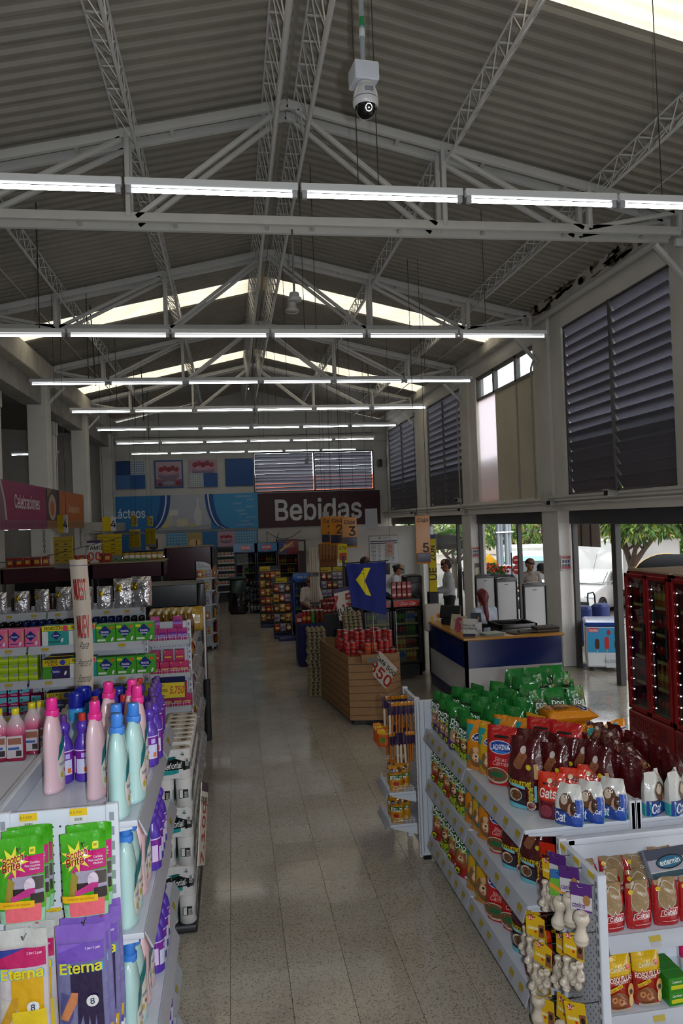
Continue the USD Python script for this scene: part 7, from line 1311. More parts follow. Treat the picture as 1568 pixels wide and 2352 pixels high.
for k in range(3): row(PY, f'lime pack on the second cross shelf, {["bottom", "middle", "top"][k]} layer', (-1.78, -1.708, -1.636, -1.564), ZG[1] + .0685 * k)
row(PE, 'dark ECONO PACK on the second cross shelf', (-1.39,), ZG[1]); PE.put('dark ECONO PACK behind the front one on the second shelf', (-1.38, 6.2, ZG[1] + .002))
row(PT, 'teal pack on the second cross shelf behind the lettered sign', (-1.19,), ZG[1]); row(PG, 'green pad pack with blue diamond on the second cross shelf', (-1.01, -.86, -.71), ZG[1])
for k in range(3): row(PM, f'cyan and magenta pack on the third cross shelf, {["bottom", "middle", "top"][k]} layer', (-1.80, -1.716, -1.632, -1.548)[:4 - (k == 2)], ZG[2] + .0725 * k)
row(PE, 'dark pad pack at the right of the third shelf, left bay', (-1.37,), ZG[2] - .0); row(PO, 'red and yellow pack of forty on the third cross shelf', (-1.10,), ZG[2]); row(PL, 'tall lime pad pack on the third cross shelf', (-.96, -.865, -.77, -.675), ZG[2])
row(PO, 'red and yellow pack on the lowest cross shelf', (-1.9, -1.7, -1.5), ZG[3]); PG.put('green pad pack standing upright at the left of the lowest cross shelf', (-1.30, yF, ZG[3]))
# ---------------------------------------------------------------- deodorant gondola behind
for i, x in enumerate((-1.45, -2.4)): shelf_unit('cosmetic_shelf', ['white shelf with silver coffee bags behind the pad shelves, right bay', 'white shelf with silver coffee bags behind the pad shelves, left bay'][i], (x, 8.45, 0), 0, .94, .45, [1.75, 1.475, 1.1], 1.78, tags=4, lip=.065)
CB = bag('silver_coffee_bag', .17, .25, .09, 'b4b4b8', [(rect(-.07, .14, -.02, .2, .01), '9a8420'), (rect(-.08, .22, .08, .232), 'd0d0d4')], seed=11, m='foil', wr=.03)
for i, (x, s) in enumerate(((-2.42, .9), (-2.2, .9), (-2.0, .95), (-1.78, 1.0), (-1.56, .95), (-1.36, .95), (-1.16, 1.25), (-.98, 1.3))): CB.put(f'crumpled silver coffee bag on the high shelf, {ORD[i]} from the left', (x, 8.12, 1.75), RNG.normal(0, .15), sc=s)
DK = Proto((lambda t: (part(t, 'body', MB().lathe([(.026, 0), (.028, .01), (.028, .13)], '23283a', 12), 'gloss'), part(t, 'cap', MB().lathe([(.028, .13), (.027, .17), (.02, .18)], '0f1013', 12), 'gloss'), t)[-1])(thing('dark_deodorant', 'can', 'deodorant'))); DB_ = Proto((lambda t: (part(t, 'body', MB().lathe([(.026, 0), (.028, .01), (.028, .12)], 'a8acb0', 12), 'gloss'), part(t, 'cap', MB().lathe([(.028, .12), (.027, .18), (.02, .19)], '14225a', 12), 'gloss'), t)[-1])(thing('blue_cap_deodorant', 'can', 'deodorant')))
for r_ in range(2):
    for i in range(24):
        x = -2.62 + .078 * i; pr_ = DB_ if (6 <= i <= 9 or 15 <= i <= 18) else DK; pr_.put(f'{"blue capped" if pr_ is DB_ else "black capped"} deodorant under the coffee bags, {["front", "rear"][r_]} row, number {i + 1} from the left', (x, 8.05 + .09 * r_, 1.475), 0)
JR = Proto((lambda t: (part(t, 'jar', MB().lathe([(.035, 0), (.038, .01), (.038, .12), (.03, .14)], '2a1c16', 12), 'gloss'), part(t, 'cap', MB().lathe([(.03, .14), (.03, .165)], '5a5a60', 12), 'plastic'), t)[-1])(thing('dark_jar', 'jar', 'jar')))
for i in range(10): JR.put(f'dark jar behind the coffee bags under the maroon canopy, {ORD[i]} from the left', (-2.6 + .13 * i, 8.36, 1.75))
# ---------------------------------------------------------------- tampon endcap and its gondola
ZE = [1.60, 1.31, 1.02]
E2 = shelf_unit('tampon_endcap', 'white end shelf with small pink boxes at the start of the second gondola', (-.58, 6.80, 0), 0, .37, .22, ZE, 1.74, tags=0, lip=.03); peg_holes(E2, -.14, .15, 1.42, 1.57, -.0135); peg_holes(E2, -.14, .15, 1.15, 1.28, -.0135)
def basket(t, x0, x1, y, z, h=.045, n=7, side=None):
    m = MB().tube([(x0, y, z + h * .6), (x1, y, z + h * .6)], .0022, 'c8ccd4', 5)
    for k in range(n):
        x = x0 + (x1 - x0) * (k + .2) / n; w_ = (x1 - x0) / n * .6; m.tube([(x, y, z), (x, y, z + h * .8)] + [(x + w_ / 2 - w_ / 2 * math.cos(a), y, z + h * .8 + h * .25 * math.sin(a)) for a in np.linspace(0, PI, 5)] + [(x + w_, y, z)], .0020, 'c8ccd4', 5)
    return m
for z in ZE: part(E2, 'wire_fence', basket(E2, -.17, .17, -.215, z), 'paint')
TPK = carton('pink_box', .082, .06, .10, [(rect(-.04, .06, .04, .1), 'b83a6a'), (rect(-.03, .03, .03, .045), 'c8a050'), (ell(-.028, .088, .006, .005), 'd0b030')], 'b02a56'); TMG = carton('magenta_box', .082, .06, .10, [(rect(-.04, .03, .04, .05), '8a6ac0'), (rect(-.03, .055, .03, .07), '5a2a8a')], 'a02870')
row(TMG, 'magenta box on the top shelf of the tampon end shelf', (-.715, -.63, -.545, -.46), ZE[0], 6.64); TMG.put('magenta box lying on the top row of the tampon end shelf', (-.5, 6.68, ZE[0] + .101)); TMG.put('tilted magenta box at the top left of the tampon end shelf', (-.70, 6.68, ZE[0] + .103), .2)
row(TPK, 'pink box on the middle tampon shelf, lower row', (-.71, -.62, -.535, -.455), ZE[1], 6.64); row(TPK, 'pink box on the middle tampon shelf, upper row', (-.70, -.59, -.49), ZE[1] + .101, 6.65); row(TPK, 'pink box on the lowest tampon shelf', (-.70, -.61, -.52, -.435), ZE[2], 6.64); row(TPK, 'pink box behind on the lowest tampon shelf', (-.66, -.57, -.48), ZE[2] + .101, 6.68)
t = thing('offer_sign', 'navy and yellow offer card reading 5750 hung on the tampon end shelf', 'price sign', (-.585, 6.545, 1.10)); part(t, 'card', MB().box((-.14, 0, 0), (.14, .006, .19), '141c4a', ch=.002), 'gloss'); p = MB()
for k, (poly, c) in enumerate(((rect(-.135, .006, .135, .14), 'd0b81c'), (text('TAMPONES', .016, True, -.075, .118, w=.07), '1a1a14'), (text('CON SUBSIDIO', .024, True, -.07, .075, w=.12), '1a1a14'), (text('x 10 UND', .014, True, -.06, .03, w=.06), '1a1a14'), (text('5.750', .062, True, .065, .075, w=.12, shear=.15), 'b8301c'))): p.flat(poly, c, (0, -.0008 - .0008 * k, 0), (1, 0, 0), (0, 0, 1))
part(t, 'lettering', p, 'print', None)
G2 = [shelf_unit('aisle_shelf', f'white shelf with oil and groceries along the left aisle, {["nearer", "farther"][i]} module', (-.79, 7.30 + .9 * i, 0), PI / 2, .88, .40, [1.56, 1.26, .97, .62, .22], 1.66, tags=4, feet=((-.40,) if i == 0 else (.40,))) for i in range(2)]
OIL = Proto((lambda t: (part(t, 'body', MB().lathe([(.03, 0), (.034, .006), (.034, .13), (.015, .19), (.013, .23)], '6a4a10', 12), 'liquid', 60), part(t, 'cap', MB().lathe([(.016, .228), (.016, .255)], 'c0b090', 10), 'plastic'), part(t, 'label', MB().lathe([(.0346, .04), (.0346, .11)], '2a1c14', 12), 'gloss'), t)[-1])(thing('oil_bottle', 'bottle', 'bottle')))
for r_ in range(4):
    for i in range(6): OIL.put(f'dark oil bottle on top of the second gondola, row {ORD[r_]} from the near end, {ORD[i]} from the left', (-.76 + .068 * i, 6.95 + .085 * r_, 1.56), RNG.uniform(0, 6))
for i in range(3): YP.put(f'golden foil bag behind the oil bottles, {ORD[i]} from the left', (-.70 + .14 * i, 7.4, 1.56), .1, sc=1.6)
for k, z in enumerate((1.26, .97, .62, .22)):
    for i in range(9): SN[['yellow', 'brown', 'red', 'orange', 'silver'][(i * 2 + k) % 5]].put(f'grocery bag on the aisle side of the second gondola, shelf {ORD[k + 1]} from the top, {ORD[i]} from the near end', (-.455, 6.95 + .17 * i, z), PI / 2 + RNG.normal(0, .1), sc=1.25)
t = thing('header_box', 'black boxy header with grey top held by a steel post at the aisle corner', 'display', (-.70, 9.0, 0)); part(t, 'header', MB().box((-.34, 0, 1.63), (.33, .55, 1.90), '101217', ch=.01), 'plastic'); part(t, 'top', MB().box((-.34, -.003, 1.895), (.31, .55, 1.906), '6a655c'), 'matte'); part(t, 'corner', MB().box((.26, -.02, 1.62), (.36, .12, 1.91), '0c0d11', ch=.015), 'plastic')
part(t, 'post', MB().tube([(.33, .03, .72), (.33, .03, 1.62)], .032, '9a9a9c', 14), 'steel'); part(t, 'post_sleeve', MB().tube([(.34, .03, 0), (.34, .03, .74)], .042, '121216', 12), 'rubber'); part(t, 'rear_post', MB().box((-.33, .5, 0), (-.28, .55, 1.63), '15161a'), 'paint')
# ---------------------------------------------------------------- far snack gondola
E3 = shelf_unit('far_endcap', 'white end shelf with a rounded top at the far snack gondola', (-.60, 15.5, 0), 0, .30, .2, [1.52, 1.27, .97, .66, .35], 1.72, tags=0, lip=.03); part(E3, 'rounded_header', MB().ext(Polygon([(-.15, 0), (.15, 0), (.15, .03)] + [(-.15 + .3 * math.cos(a), .03 + .12 * math.sin(a)) for a in np.linspace(0, PI / 2, 8)]), .02, SHC, M=np.array([[1, 0, 0], [0, 0, 1], [0, 1, 0]]), t=(0, -.01, 1.70)), 'shelf')
F3 = shelf_unit('far_snack_shelf', 'white far shelf crammed with snack bags along the aisle', (-.72, 17.0, 0), PI / 2, 2.9, .34, [1.5, 1.24, .95, .65, .35, .12], 1.6, tags=0, feet=(-1.3,))
for k, z in enumerate((1.52, 1.27, .97, .66, .35)):
    for i in range(3 if k == 0 else 1): SN[['orange', 'yellow', 'silver'][(k + i) % 3]].put(f'snack bag on the far end shelf, level {ORD[k]} from the top, {ORD[i]} from the left', (-.68 + .085 * i if k == 0 else -.56, 15.38, z), 0, sc=.9)
for k, z in enumerate((1.5, 1.24, .95, .65, .35, .12)):
    for i in range(9): SN[['orange', 'yellow', 'brown', 'red', 'silver'][(i + 2 * k) % 5]].put(f'snack bag along the far snack shelf, level {ORD[k]} from the top, {ORD[i]} from the near end', (-.40, 15.7 + .18 * i, z), PI / 2 + RNG.normal(0, .2), sc=1.2)
# ================================================================== right gondola with pet food
ZR = [1.0, .62, .20]
for i, y in enumerate((4.00, 4.94)):
    shelf_unit('pet_food_shelf', f'white shelf of dog food bags facing the aisle, {["nearer", "farther"][i]} module', (2.0, y, 0), -PI / 2, .93, .59, ZR, 1.09, lip=.08, tags=6, feet=((.42,) if i == 0 else (-.42, .42)))
    shelf_unit('pet_food_shelf', f'white shelf on the far side of the dog food gondola, {["nearer", "farther"][i]} module', (2.03, y, 0), PI / 2, .93, .55, ZR, 1.09, lip=.08, tags=0)
def dog(x, z, s, c='8a5a34', c2='c89a68'):
    return [(ell(x, z - .35 * s, .62 * s, .5 * s, 18), c), (ell(x, z, .42 * s, .52 * s, 18), c2), (affinity.rotate(ell(x - .40 * s, z + .02 * s, .14 * s, .40 * s, 14), -14), c), (affinity.rotate(ell(x + .40 * s, z + .02 * s, .14 * s, .40 * s, 14), 14), c), (ell(x, z - .18 * s, .26 * s, .24 * s, 14), 'd8b890'), (ell(x, z - .1 * s, .1 * s, .07 * s, 10), '1a1210'), (ell(x - .16 * s, z + .16 * s, .04 * s, .03 * s, 8), '1a1210'), (ell(x + .16 * s, z + .16 * s, .04 * s, .03 * s, 8), '1a1210'), (ell(x, z - .34 * s, .09 * s, .07 * s, 10), 'b04a50')]
w, h = .20, .34
def chow(bot, dogc, badge):
    return [(rect(-w / 2, 0, w / 2, h * .26), bot)] + dog(-w * .12, h * .40, .085, dogc, 'b07a48') + [(ell(w * .24, h * .42, .03, .05), ['7a1c34', '9ab040', 'c8b8a0'][badge]), (ell(-w * .24, h * .13, .026, .026), '181a14' if badge != 1 else '6a8a1c'), (ell(-w * .24, h * .13, .020, .020), 'b8b81c'), (ell(-w * .24, h * .13, .008, .012), '1c3a18'), (rect(-w * .3, h * .76, w * .2, h * .79), '222222'), (text('Dog', h * .105, True, -w * .05, h * .70, w=w * .52, shear=.05), 'dcdcdc'), (text('Chow', h * .105, True, -w * .02, h * .585, w=w * .66, shear=.05), 'dcdcdc'), (rect(-w * .2, h * .5, w * .32, h * .535), '8ab01c'), (text('Adultos', .012, True, .012, h * .517), 'e0e8c8'), (rect(w * .1, h * .06, w * .4, h * .1), 'd8d8d0')]
GRN = lambda top='146a26': (lambda x, z: np.where((z > h * .8)[:, None], lin(top), lin('11591f')))
CH = [bag('green_dog_food_bag', w, h, .10, GRN(), chow('5a2c8a', '9a7a68', 0), 21, .34, .25, 'dog food bag', wr=.03), bag('green_lime_dog_food_bag', w, h, .10, GRN(), chow('9aa81c', '4a3020', 1), 22, .34, .25, 'dog food bag', wr=.03), bag('green_red_dog_food_bag', w, h, .10, GRN(), chow('a8181c', '8a5028', 2), 23, .3, .2, 'dog food bag', wr=.03)]
ped = [(Polygon([(-w / 2, h * .62), (-w * .3, h * .6), (-w * .12, h * .92), (-w / 2, h * .92)]), '1f8a8a'), (rect(-w / 2, h * .2, -w * .3, h * .3), '1f8a8a'), (affinity.rotate(ell(w * .12, h * .70, w * .30, h * .085), 18), 'd8d8dc'), (affinity.rotate(ell(w * .12, h * .70, w * .27, h * .07), 18), '141c5a'), (text('Pedigree', h * .06, True, w * .12, h * .70, w=w * .44, rot=18), 'dcdce4')] + dog(w * .02, h * .34, .10, '7a5230', 'c8a070') + [(rect(-w * .4, h * .04, w * .4, h * .1), 'b8742c')]
PED = [bag('orange_dog_food_bag', w, h, .10, 'c87a0c', ped, 24, .22, .1, 'dog food bag'), bag('yellow_dog_food_bag', w, h, .10, 'c09410', ped, 25, .22, .1, 'dog food bag')]
LAD = bag('red_dog_food_bag', w, h, .10, 'a80f14', [(ell(-w * .02, h * .66, w * .36, h * .12), 'c8ccd8'), (ell(-w * .02, h * .66, w * .34, h * .105), '1a3a8c'), (rect(-w * .2, h * .57, w * .2, h * .60, .004), '2a7ac8'), (text('LADRINA', h * .085, True, -w * .02, h * .665, w=w * .6, rot=4), 'e0e0e8'), (rect(-w * .2, h * .82, w * .24, h * .86), '1a1210'), (text('Ricas', h * .07, False, 0, h * .46, w=w * .34, shear=.2), 'd8b8b0'), (text('Carnes', h * .075, False, 0, h * .39, w=w * .5, shear=.2), 'd8b8b0'), (ell(-w * .12, h * .18, w * .36, h * .14), 'b8a890'), (ell(-w * .12, h * .19, w * .32, h * .115), '6a4428'), (ell(-w * .1, h * .2, w * .2, h * .05), '1c5a34'), (rect(w * .3, h * .12, w * .4, h * .3), 'b8b4b0')], 26, .2, .05, 'dog food bag')
DOG = bag('maroon_dog_food_bag', w, h * 1.12, .13, '430a0e', [(affinity.rotate(rect(-w * .12, h * .62, 0, h * .92, .02), -28), '7a4a30'), (affinity.rotate(ell(-w * .0, h * .93, w * .1, h * .06), -28), 'b8aca8'), (ell(w * .2, h * .68, w * .07, h * .045), 'b8a81c'), (rect(w * .34, h * .5, w * .44, h * .74, .006), 'a88a60'), (text('Dogourmet', h * .095, True, -w * .10, h * .42, w=w * .74), 'c8b81c'), (Polygon([(-w * .48, h * .36), (w * .1, h * .32), (w * .1, h * .37), (-w * .48, h * .4)]), '6ab4c0'), (rect(-w * .48, h * .08, w * .14, h * .30), '1c1e28'), (ell(-w * .18, h * .22, w * .2, h * .10), 'b8a898'), (ell(-w * .16, h * .22, w * .16, h * .075), '5a3a20'), (Polygon([(-w * .48, 0), (w * .15, 0), (w * .15, h * .06), (-w * .48, h * .1)]), '5aa8b8'), (rect(w * .36, h * .14, w * .42, h * .4), '6ab4c0'), (text('Dogourmet', .028, True, w * .28, h * .26, w=.085, rot=90), 'c8b81c'), (ell(w * .28, h * .08, w * .12, w * .12), 'b8a8a0'), (ell(w * .28, h * .08, w * .09, w * .09), '6a2a18')], 27, .3, .2, 'dog food bag', wr=.016)
GAT = bag('orange_red_cat_food_bag', .16, .25, .09, lambda x, z: np.where((z > .11)[:, None], lin('b82408'), lin('5a0a14')), [(text('Gatsy', .05, True, -.01, .145, w=.115, shear=.1), 'e0d8d4'), (ell(.02, .2, .022, .016), '7a2a1c'), (ell(-.01, .21, .015, .012), 'c8b89a'), (rect(-.05, .19, -.02, .2), '1c1414'), (text('Gatsy', .024, True, .04, .075, w=.05, rot=60), 'c8a8a8'), (ell(-.03, .05, .03, .035), '7a2838'), (rect(.01, .02, .06, .07), '7a3048')], 28, .3, .12, 'cat food bag')
CAT = bag('white_blue_cat_food_bag', .17, .23, .09, lambda x, z: np.where((z > .075)[:, None], lin('c4c4c0'), lin('2c9a9c')), [(Polygon([(-.085, 0), (.085, 0), (.085, .03), (-.02, .09), (-.085, .085)]), '24408c'), (Polygon([(.03, .0), (.085, .0), (.085, .15), (.05, .15)]), '2a4aa0'), (text('Cat', .05, True, -.04, .045, w=.065, shear=.1), 'd8dce4'), (ell(-.005, .13, .04, .052), '5a3a28'), (ell(-.015, .145, .022, .028), 'b8aa98'), (ell(.03, .095, .022, .034), 'b08a74'), (ell(.04, .10, .018, .04), '3a2218'), (text('PURINA', .012, True, -.03, .083), '1c1a22'), (text('Cat', .022, True, .062, .07, w=.03), 'e0e4ec')], 29, .3, .25, 'cat food bag')
def put(pr, txt, x, y, z, rz=-.9, rx=0, sc=1.0, grp=None): return pr.put(txt, (x, y, z), rz, grp, rx=rx, sc=sc)
R_ = np.random.default_rng(41); TURN = -.95
# top shelf: heap of green bags
n = 0
for j, y in enumerate(np.arange(5.32, 4.50, -.115)):
    xs = (1.50, 1.66, 1.82, 1.98) if j % 2 == 0 else (1.50, 1.72, 1.94); xs = xs if y > 4.75 else xs[:3] if y > 4.6 else (1.52,)
    for i, x in enumerate(xs):
        v = 0 if i == 0 and j < 5 else (1 if i == 0 else (i + j) % 3); put(CH[v], f'green dog food bag on the top shelf, row {ORD[j]} from the far end, {ORD[i]} from the aisle', x, y + .03 * i, 1.0, TURN + R_.normal(0, .2), R_.normal(0, .05), (.86 if i == 0 else .92) + .02 * (j % 2))
for j, y in enumerate((5.36, 5.25, 5.14, 5.03)):
    for i, x in enumerate((2.14, 2.29, 2.44)): put(CH[(i * 2 + j) % 3], f'green dog food bag heaped beyond the spine, row {ORD[j]} from far end, {ORD[i]} from aisle', x, y + .02 * i, 1.0, .2 + R_.normal(0, .5), R_.normal(0, .1), (1.2, 1.12, 1.0, .95)[j])
for i, (x, y, v) in enumerate(((1.50, 4.46, 0), (1.54, 4.35, 1), (1.70, 4.52, 0), (1.80, 4.42, 0), (1.9, 4.5, 1))): put(PED[v], f'orange dog food bag standing on the top shelf, {ORD[i]} from the aisle', x, y, 1.0, TURN + R_.normal(0, .1), 0, .9)
for i, (x, y) in enumerate(((1.55, 4.18), (1.84, 4.28), (1.93, 4.15))): put(LAD, f'red dog food bag with blue oval on the top shelf, {ORD[i]} from the aisle', x, y, 1.0, TURN + .25, -.04, 1.0)
for i, (x, y) in enumerate(((1.55, 3.84), (1.64, 3.97), (1.72, 3.84), (1.78, 4.05), (1.84, 3.94), (1.91, 3.86), (1.92, 3.72))): put(DOG, f'maroon dog food bag standing on the top shelf, {ORD[i]} from the aisle', x, y, 1.0, -.75 + R_.normal(0, .1), R_.normal(0, .04), .98 if i < 2 else .86)
for i, (x, y) in enumerate(((1.62, 3.66), (1.75, 3.69), (1.86, 3.71))): put(GAT, f'orange red cat food bag on the top shelf, {ORD[i]} from the aisle', x, y, 1.0, -.55, 0, .95)
for i, (x, y) in enumerate(((1.66, 3.565), (1.78, 3.575), (1.91, 3.585))): put(CAT, f'white and blue cat food bag at the near end of the top shelf, {ORD[i]} from the aisle', x, y, 1.0, -.75, -.12, .88)
for i, (x, y) in enumerate(((2.15, 3.60), (2.26, 3.58), (2.37, 3.62))): put(CAT, f'white and blue cat food bag beyond the spine rail, {ORD[i]} from the left', x, y, 1.0, .5 + .2 * i, 0, .95)
for i, (x, y, a) in enumerate(((2.11, 4.48, .2), (2.20, 4.50, .5), (2.30, 4.47, .3), (2.40, 4.50, .6), (2.5, 4.55, .2))): put(PED[0], f'small orange dog food bag beyond the spine, {ORD[i]} from the left', x, y, 1.0, a, R_.normal(0, .1), .62)
for i in range(3): put(PED[0], f'orange dog food bag lying flat in the pile beyond the spine, {["bottom", "middle", "top"][i]} one', 2.08 - .02 * i, 4.68 + .01 * i, 1.055 + .088 * i, -PI / 2 + .1 - .06 * i, -PI / 2, 1.05)
k = 0
for j, y in enumerate((4.36, 4.22, 4.06, 3.92, 3.78)):
    for i, x in enumerate((2.13, 2.29, 2.45)):
        k += 1; put(DOG, f'maroon dog food bag beyond the spine, row {ORD[j]} from the far end, {ORD[i]} from the left', x, y + .03 * i, 1.0 - .0, [PI - .3, .2, 2.2][i] + R_.normal(0, .3), -.35 - .2 * (i == 1), .66)
# middle and bottom shelves
for z, s, nm in ((ZR[1], .92, 'middle'), (ZR[2], 1.05, 'bottom')):
    for j, y in enumerate((5.30, 5.15, 5.0, 4.85, 4.70) if s < 1 else (5.28, 5.09, 4.90, 4.72)): put(CH[(2, 1, 2, 1, 1)[j] if s < 1 else (2, 1, 2, 2)[j]], f'green dog food bag on the {nm} shelf, {ORD[j]} from the far end', 1.485, y, z, TURN - .1 + R_.normal(0, .06), -.05, s)
    for j, y in enumerate((4.56, 4.43, 4.31) if s < 1 else (4.53, 4.38)): put(PED[j % 2 if s < 1 else 1], f'orange or yellow dog food bag on the {nm} shelf, {ORD[j]} from the far end', 1.50, y, z, TURN + R_.normal(0, .06), -.05, s * .98)
    for j, y in enumerate((4.13,) if s < 1 else (4.18, 4.06)): put(LAD, f'red dog food bag with blue oval on the {nm} shelf, {ORD[j]} from the far end', 1.51 + .05 * j, y, z, TURN + .15, -.04, s)
    for j, (x, y) in enumerate(((1.52, 3.95), (1.56, 3.78), (1.72, 3.9)) if s < 1 else ((1.54, 3.86), (1.7, 3.96))): put(DOG, f'maroon dog food bag on the {nm} shelf, {ORD[j]} from the far end', x, y, z, -.8, -.04, s * .92)
    put(GAT, f'orange red cat food bag on the {nm} shelf', 1.60 if s < 1 else 1.50, 3.64, z, -.8, 0, 1.0)
# near end: side pegboard with dog treats, end shelf facing the camera
def side_wing(name, label, x, y0, y1, h, hook_z):
    t = thing(name, label, 'pegboard', (x, y0, 0)); part(t, 'board', MB().box((-.006, 0, .08), (.006, y1 - y0, h - .02), 'b9bfca', ch=.003), 'shelf'); part(t, 'top_rail', MB().box((-.014, 0, h - .07), (.014, y1 - y0, h), SHC, ch=.004), 'shelf')
    for yy in (0, y1 - y0):
        u_ = part(t, 'upright', MB().box((-.02, yy - .02, 0), (.02, yy + .02, h + .01), SHC, ch=.004), 'shelf'); m = MB()
        for z in np.arange(.1, h - .03, .05): m.box((-.0215, yy - .006, z), (-.0195, yy + .006, z + .028), '60656f')
        emit(str(u_.GetPath()) + '/slots', m, 'shelf', None)
    peg_holes(t, .05, y1 - y0 - .04, .12, h - .1, -.0066, 'y'); return t
side_wing('treat_pegboard', 'white pegboard side panel with dog treats at the near end of the right gondola', 1.545, 3.03, 3.41, 1.0, ())
side_wing('stick_pegboard', 'white side panel with chew sticks and biscuit shelves at the far end of the right gondola', 1.36, 5.50, 5.88, 1.21, ())
solo('end_post', MB().box((1.345, 5.44, .03), (1.50, 5.475, 1.205), SHC, ch=.004).box((1.36, 5.43, .06), (1.365, 5.441, 1.2), '8f949f').box((1.40, 5.436, .06), (1.403, 5.441, 1.2), '8f949f').box((1.46, 5.436, .06), (1.463, 5.441, 1.2), '8f949f').box((1.36, 5.445, 0), (1.42, 5.47, .03), '151515'), 'shelf', 'white grooved post at the far end of the dog food gondola', 'post')
def treat(name, small, card):
    """Header card above a clear wrap with knotted rawhide bones."""
    t = thing(name, 'treat', 'dog treat'); c1, c2 = card
    part(t, 'card', MB().ext(Polygon([(-.045, -.02), (.0, -.005), (.045, -.025), (.045, -.125), (-.045, -.105)]) if small else rect(-.045, -.12, .045, 0, .004), .003, c1, M=np.array([[1, 0, 0], [0, 0, 1], [0, 1, 0]])), 'gloss'); p = MB()
    L = [(text('Galletas', .014, True, -.012, -.07, w=.05), 'e0dcc0'), (rect(.014, -.11, .042, -.05), '7a4a30'), (ell(.028, -.075, .009, .014, 10), '241814'), (ell(-.02, -.022, .013, .013, 12), 'b8241c'), (text('30', .014, True, -.02, -.022), 'e8dcd8'), (ell(0, -.085, .006, .006, 8), 'b8241c')] if c2 == 'y' else ([(Polygon([(-.045, -.12), (.045, -.12), (.045, -.055), (-.045, -.055)]), 'b8b4b8'), (ell(.022, -.07, .016, .024, 12), '9a6a40'), (text('canino', .02, True, -.012, -.095, w=.055), '4a1c6a'), (rect(-.02, -.12, .045, -.112), '5a1c7a')] if c2 == 'p' else [(rect(-.045, -.12, .0, -.04), '5a9a28'), (Polygon([(-.045, -.08), (.02, -.115), (.03, -.1), (-.045, -.06)]), 'c8841c'), (ell(.02, -.06, .016, .03, 12), '6a4a34')])
    for k, (poly, c) in enumerate(L): p.flat(poly, c, (0, -.0008 - .0007 * k, 0), (1, 0, 0), (0, 0, 1))
    part(t, 'card_print', p, 'gloss', None)
    def bone_(c, s, a=0, b=0): return MB().lathe([(.010, -.062), (.022, -.060), (.027, -.05), (.028, -.034), (.022, -.02), (.018, -.012), (.0165, .0), (.018, .012), (.023, .022), (.029, .036), (.027, .052), (.019, .058), (.008, .05)], 'c8bcac', 14, M=rotm(a, b, 0) * s, t=c).lathe([(.0292, .032), (.0298, .037), (.0290, .042)], 'b8ab9a', 14, M=rotm(a, b, 0) * s, t=c).lathe([(.0278, -.044), (.0284, -.039), (.0282, -.034)], 'b8ab9a', 14, M=rotm(a, b, 0) * s, t=c)
    if small:
        for k in range(7): part(t, 'bone', bone_((-.03 + .03 * (k % 3), -.012 - .012 * (k % 2), -.15 - .036 * (k // 3) - .01 * (k % 2)), .62, .25 * (k % 3 - 1), .3 * (k % 2)), 'plastic', 60)
        part(t, 'wrap', MB().lathe([(.004, -.115), (.04, -.13), (.056, -.17), (.052, -.215), (.03, -.245), (.004, -.25)][::-1], 'ffffff', 14, 1, .6, t=(0, -.015, 0)), 'wrap', 60)
    else: part(t, 'bone', bone_((0, -.02, -.185), 1.2, .08, .05), 'plastic', 60)
    return Proto(t)
YEL = 'c8a00c'
TS, TA, TBn, TC = treat('small_bone_bag', True, (YEL, 'y')), treat('knotted_bone', False, (YEL, 'y')), treat('purple_card_bone', False, ('4a1c6a', 'p')), treat('blue_card_bone', False, ('1c5a9a', 'b'))
for pr, txt, P_ in ((TS, 'bag of small rawhide bones under a yellow card', [(3.58, .60), (3.45, .58), (3.31, .575), (3.22, .655), (3.05, .76), (3.40, .66)]), (TA, 'big knotted bone under a yellow card, low row', [(3.54, .40), (3.46, .34), (3.32, .30), (3.23, .36), (3.07, .44), (3.36, .42)]), (TBn, 'knotted bone under a purple card, top row', [(3.17, .985), (3.05, .965), (3.29, .99)]), (TC, 'knotted bone under a blue and green card, top row', [(3.22, .945)]), (TS, 'small bag of bones high on the pegboard by the maroon bags', [(3.34, .955)])):
    for i, (y, z) in enumerate(P_):
        xx = 1.45 - .03 * (i % 3) if pr is not TBn else 1.465; pr.put(f'{txt}, {ORD[i]} in hanging order', (xx, y, z), -.75 + R_.normal(0, .25), ry=R_.normal(0, .06))
        q = thing('peg_hook', f'peg hook behind treat card number {COUNT.get(("/World", "treat_hook_count"), 0) + 1} on the near pegboard', 'hook', (1.538, y, z - .012)); COUNT[('/World', 'treat_hook_count')] = COUNT.get(('/World', 'treat_hook_count'), 0) + 1
        part(q, 'rod', MB().tube([(0, 0, 0), (xx - 1.538 - .012, 0, -.004), (xx - 1.538 - .02, 0, .01)], .0025, '8a8c90', 5), 'chrome')
for i, (y, z) in enumerate(((3.36, .945), (3.22, .945), (3.08, .945))):
    t = thing('price_label', f'slanted yellow price label on the top rail of the near pegboard, {ORD[i]} from the far end', 'price label', (1.5295, y, z), -PI / 2); part(t, 'card', MB().box((-.03, 0, 0), (.03, .002, .05), 'd0d0cc').box((-.03, -.0006, .024), (.03, 0, .05), 'd0b018'), 'paper')
EN = shelf_unit('end_shelf', 'white end shelf facing the camera with grain bags and dog biscuits', (2.06, 3.44, 0), 0, .95, .36, [.70, .345, .10], .975, lip=.06, tags=2); part(EN, 'top_rail', MB().box((-.48, -.02, .955), (.48, .03, .985), SHC, ch=.004), 'shelf')
w, h = .125, .20
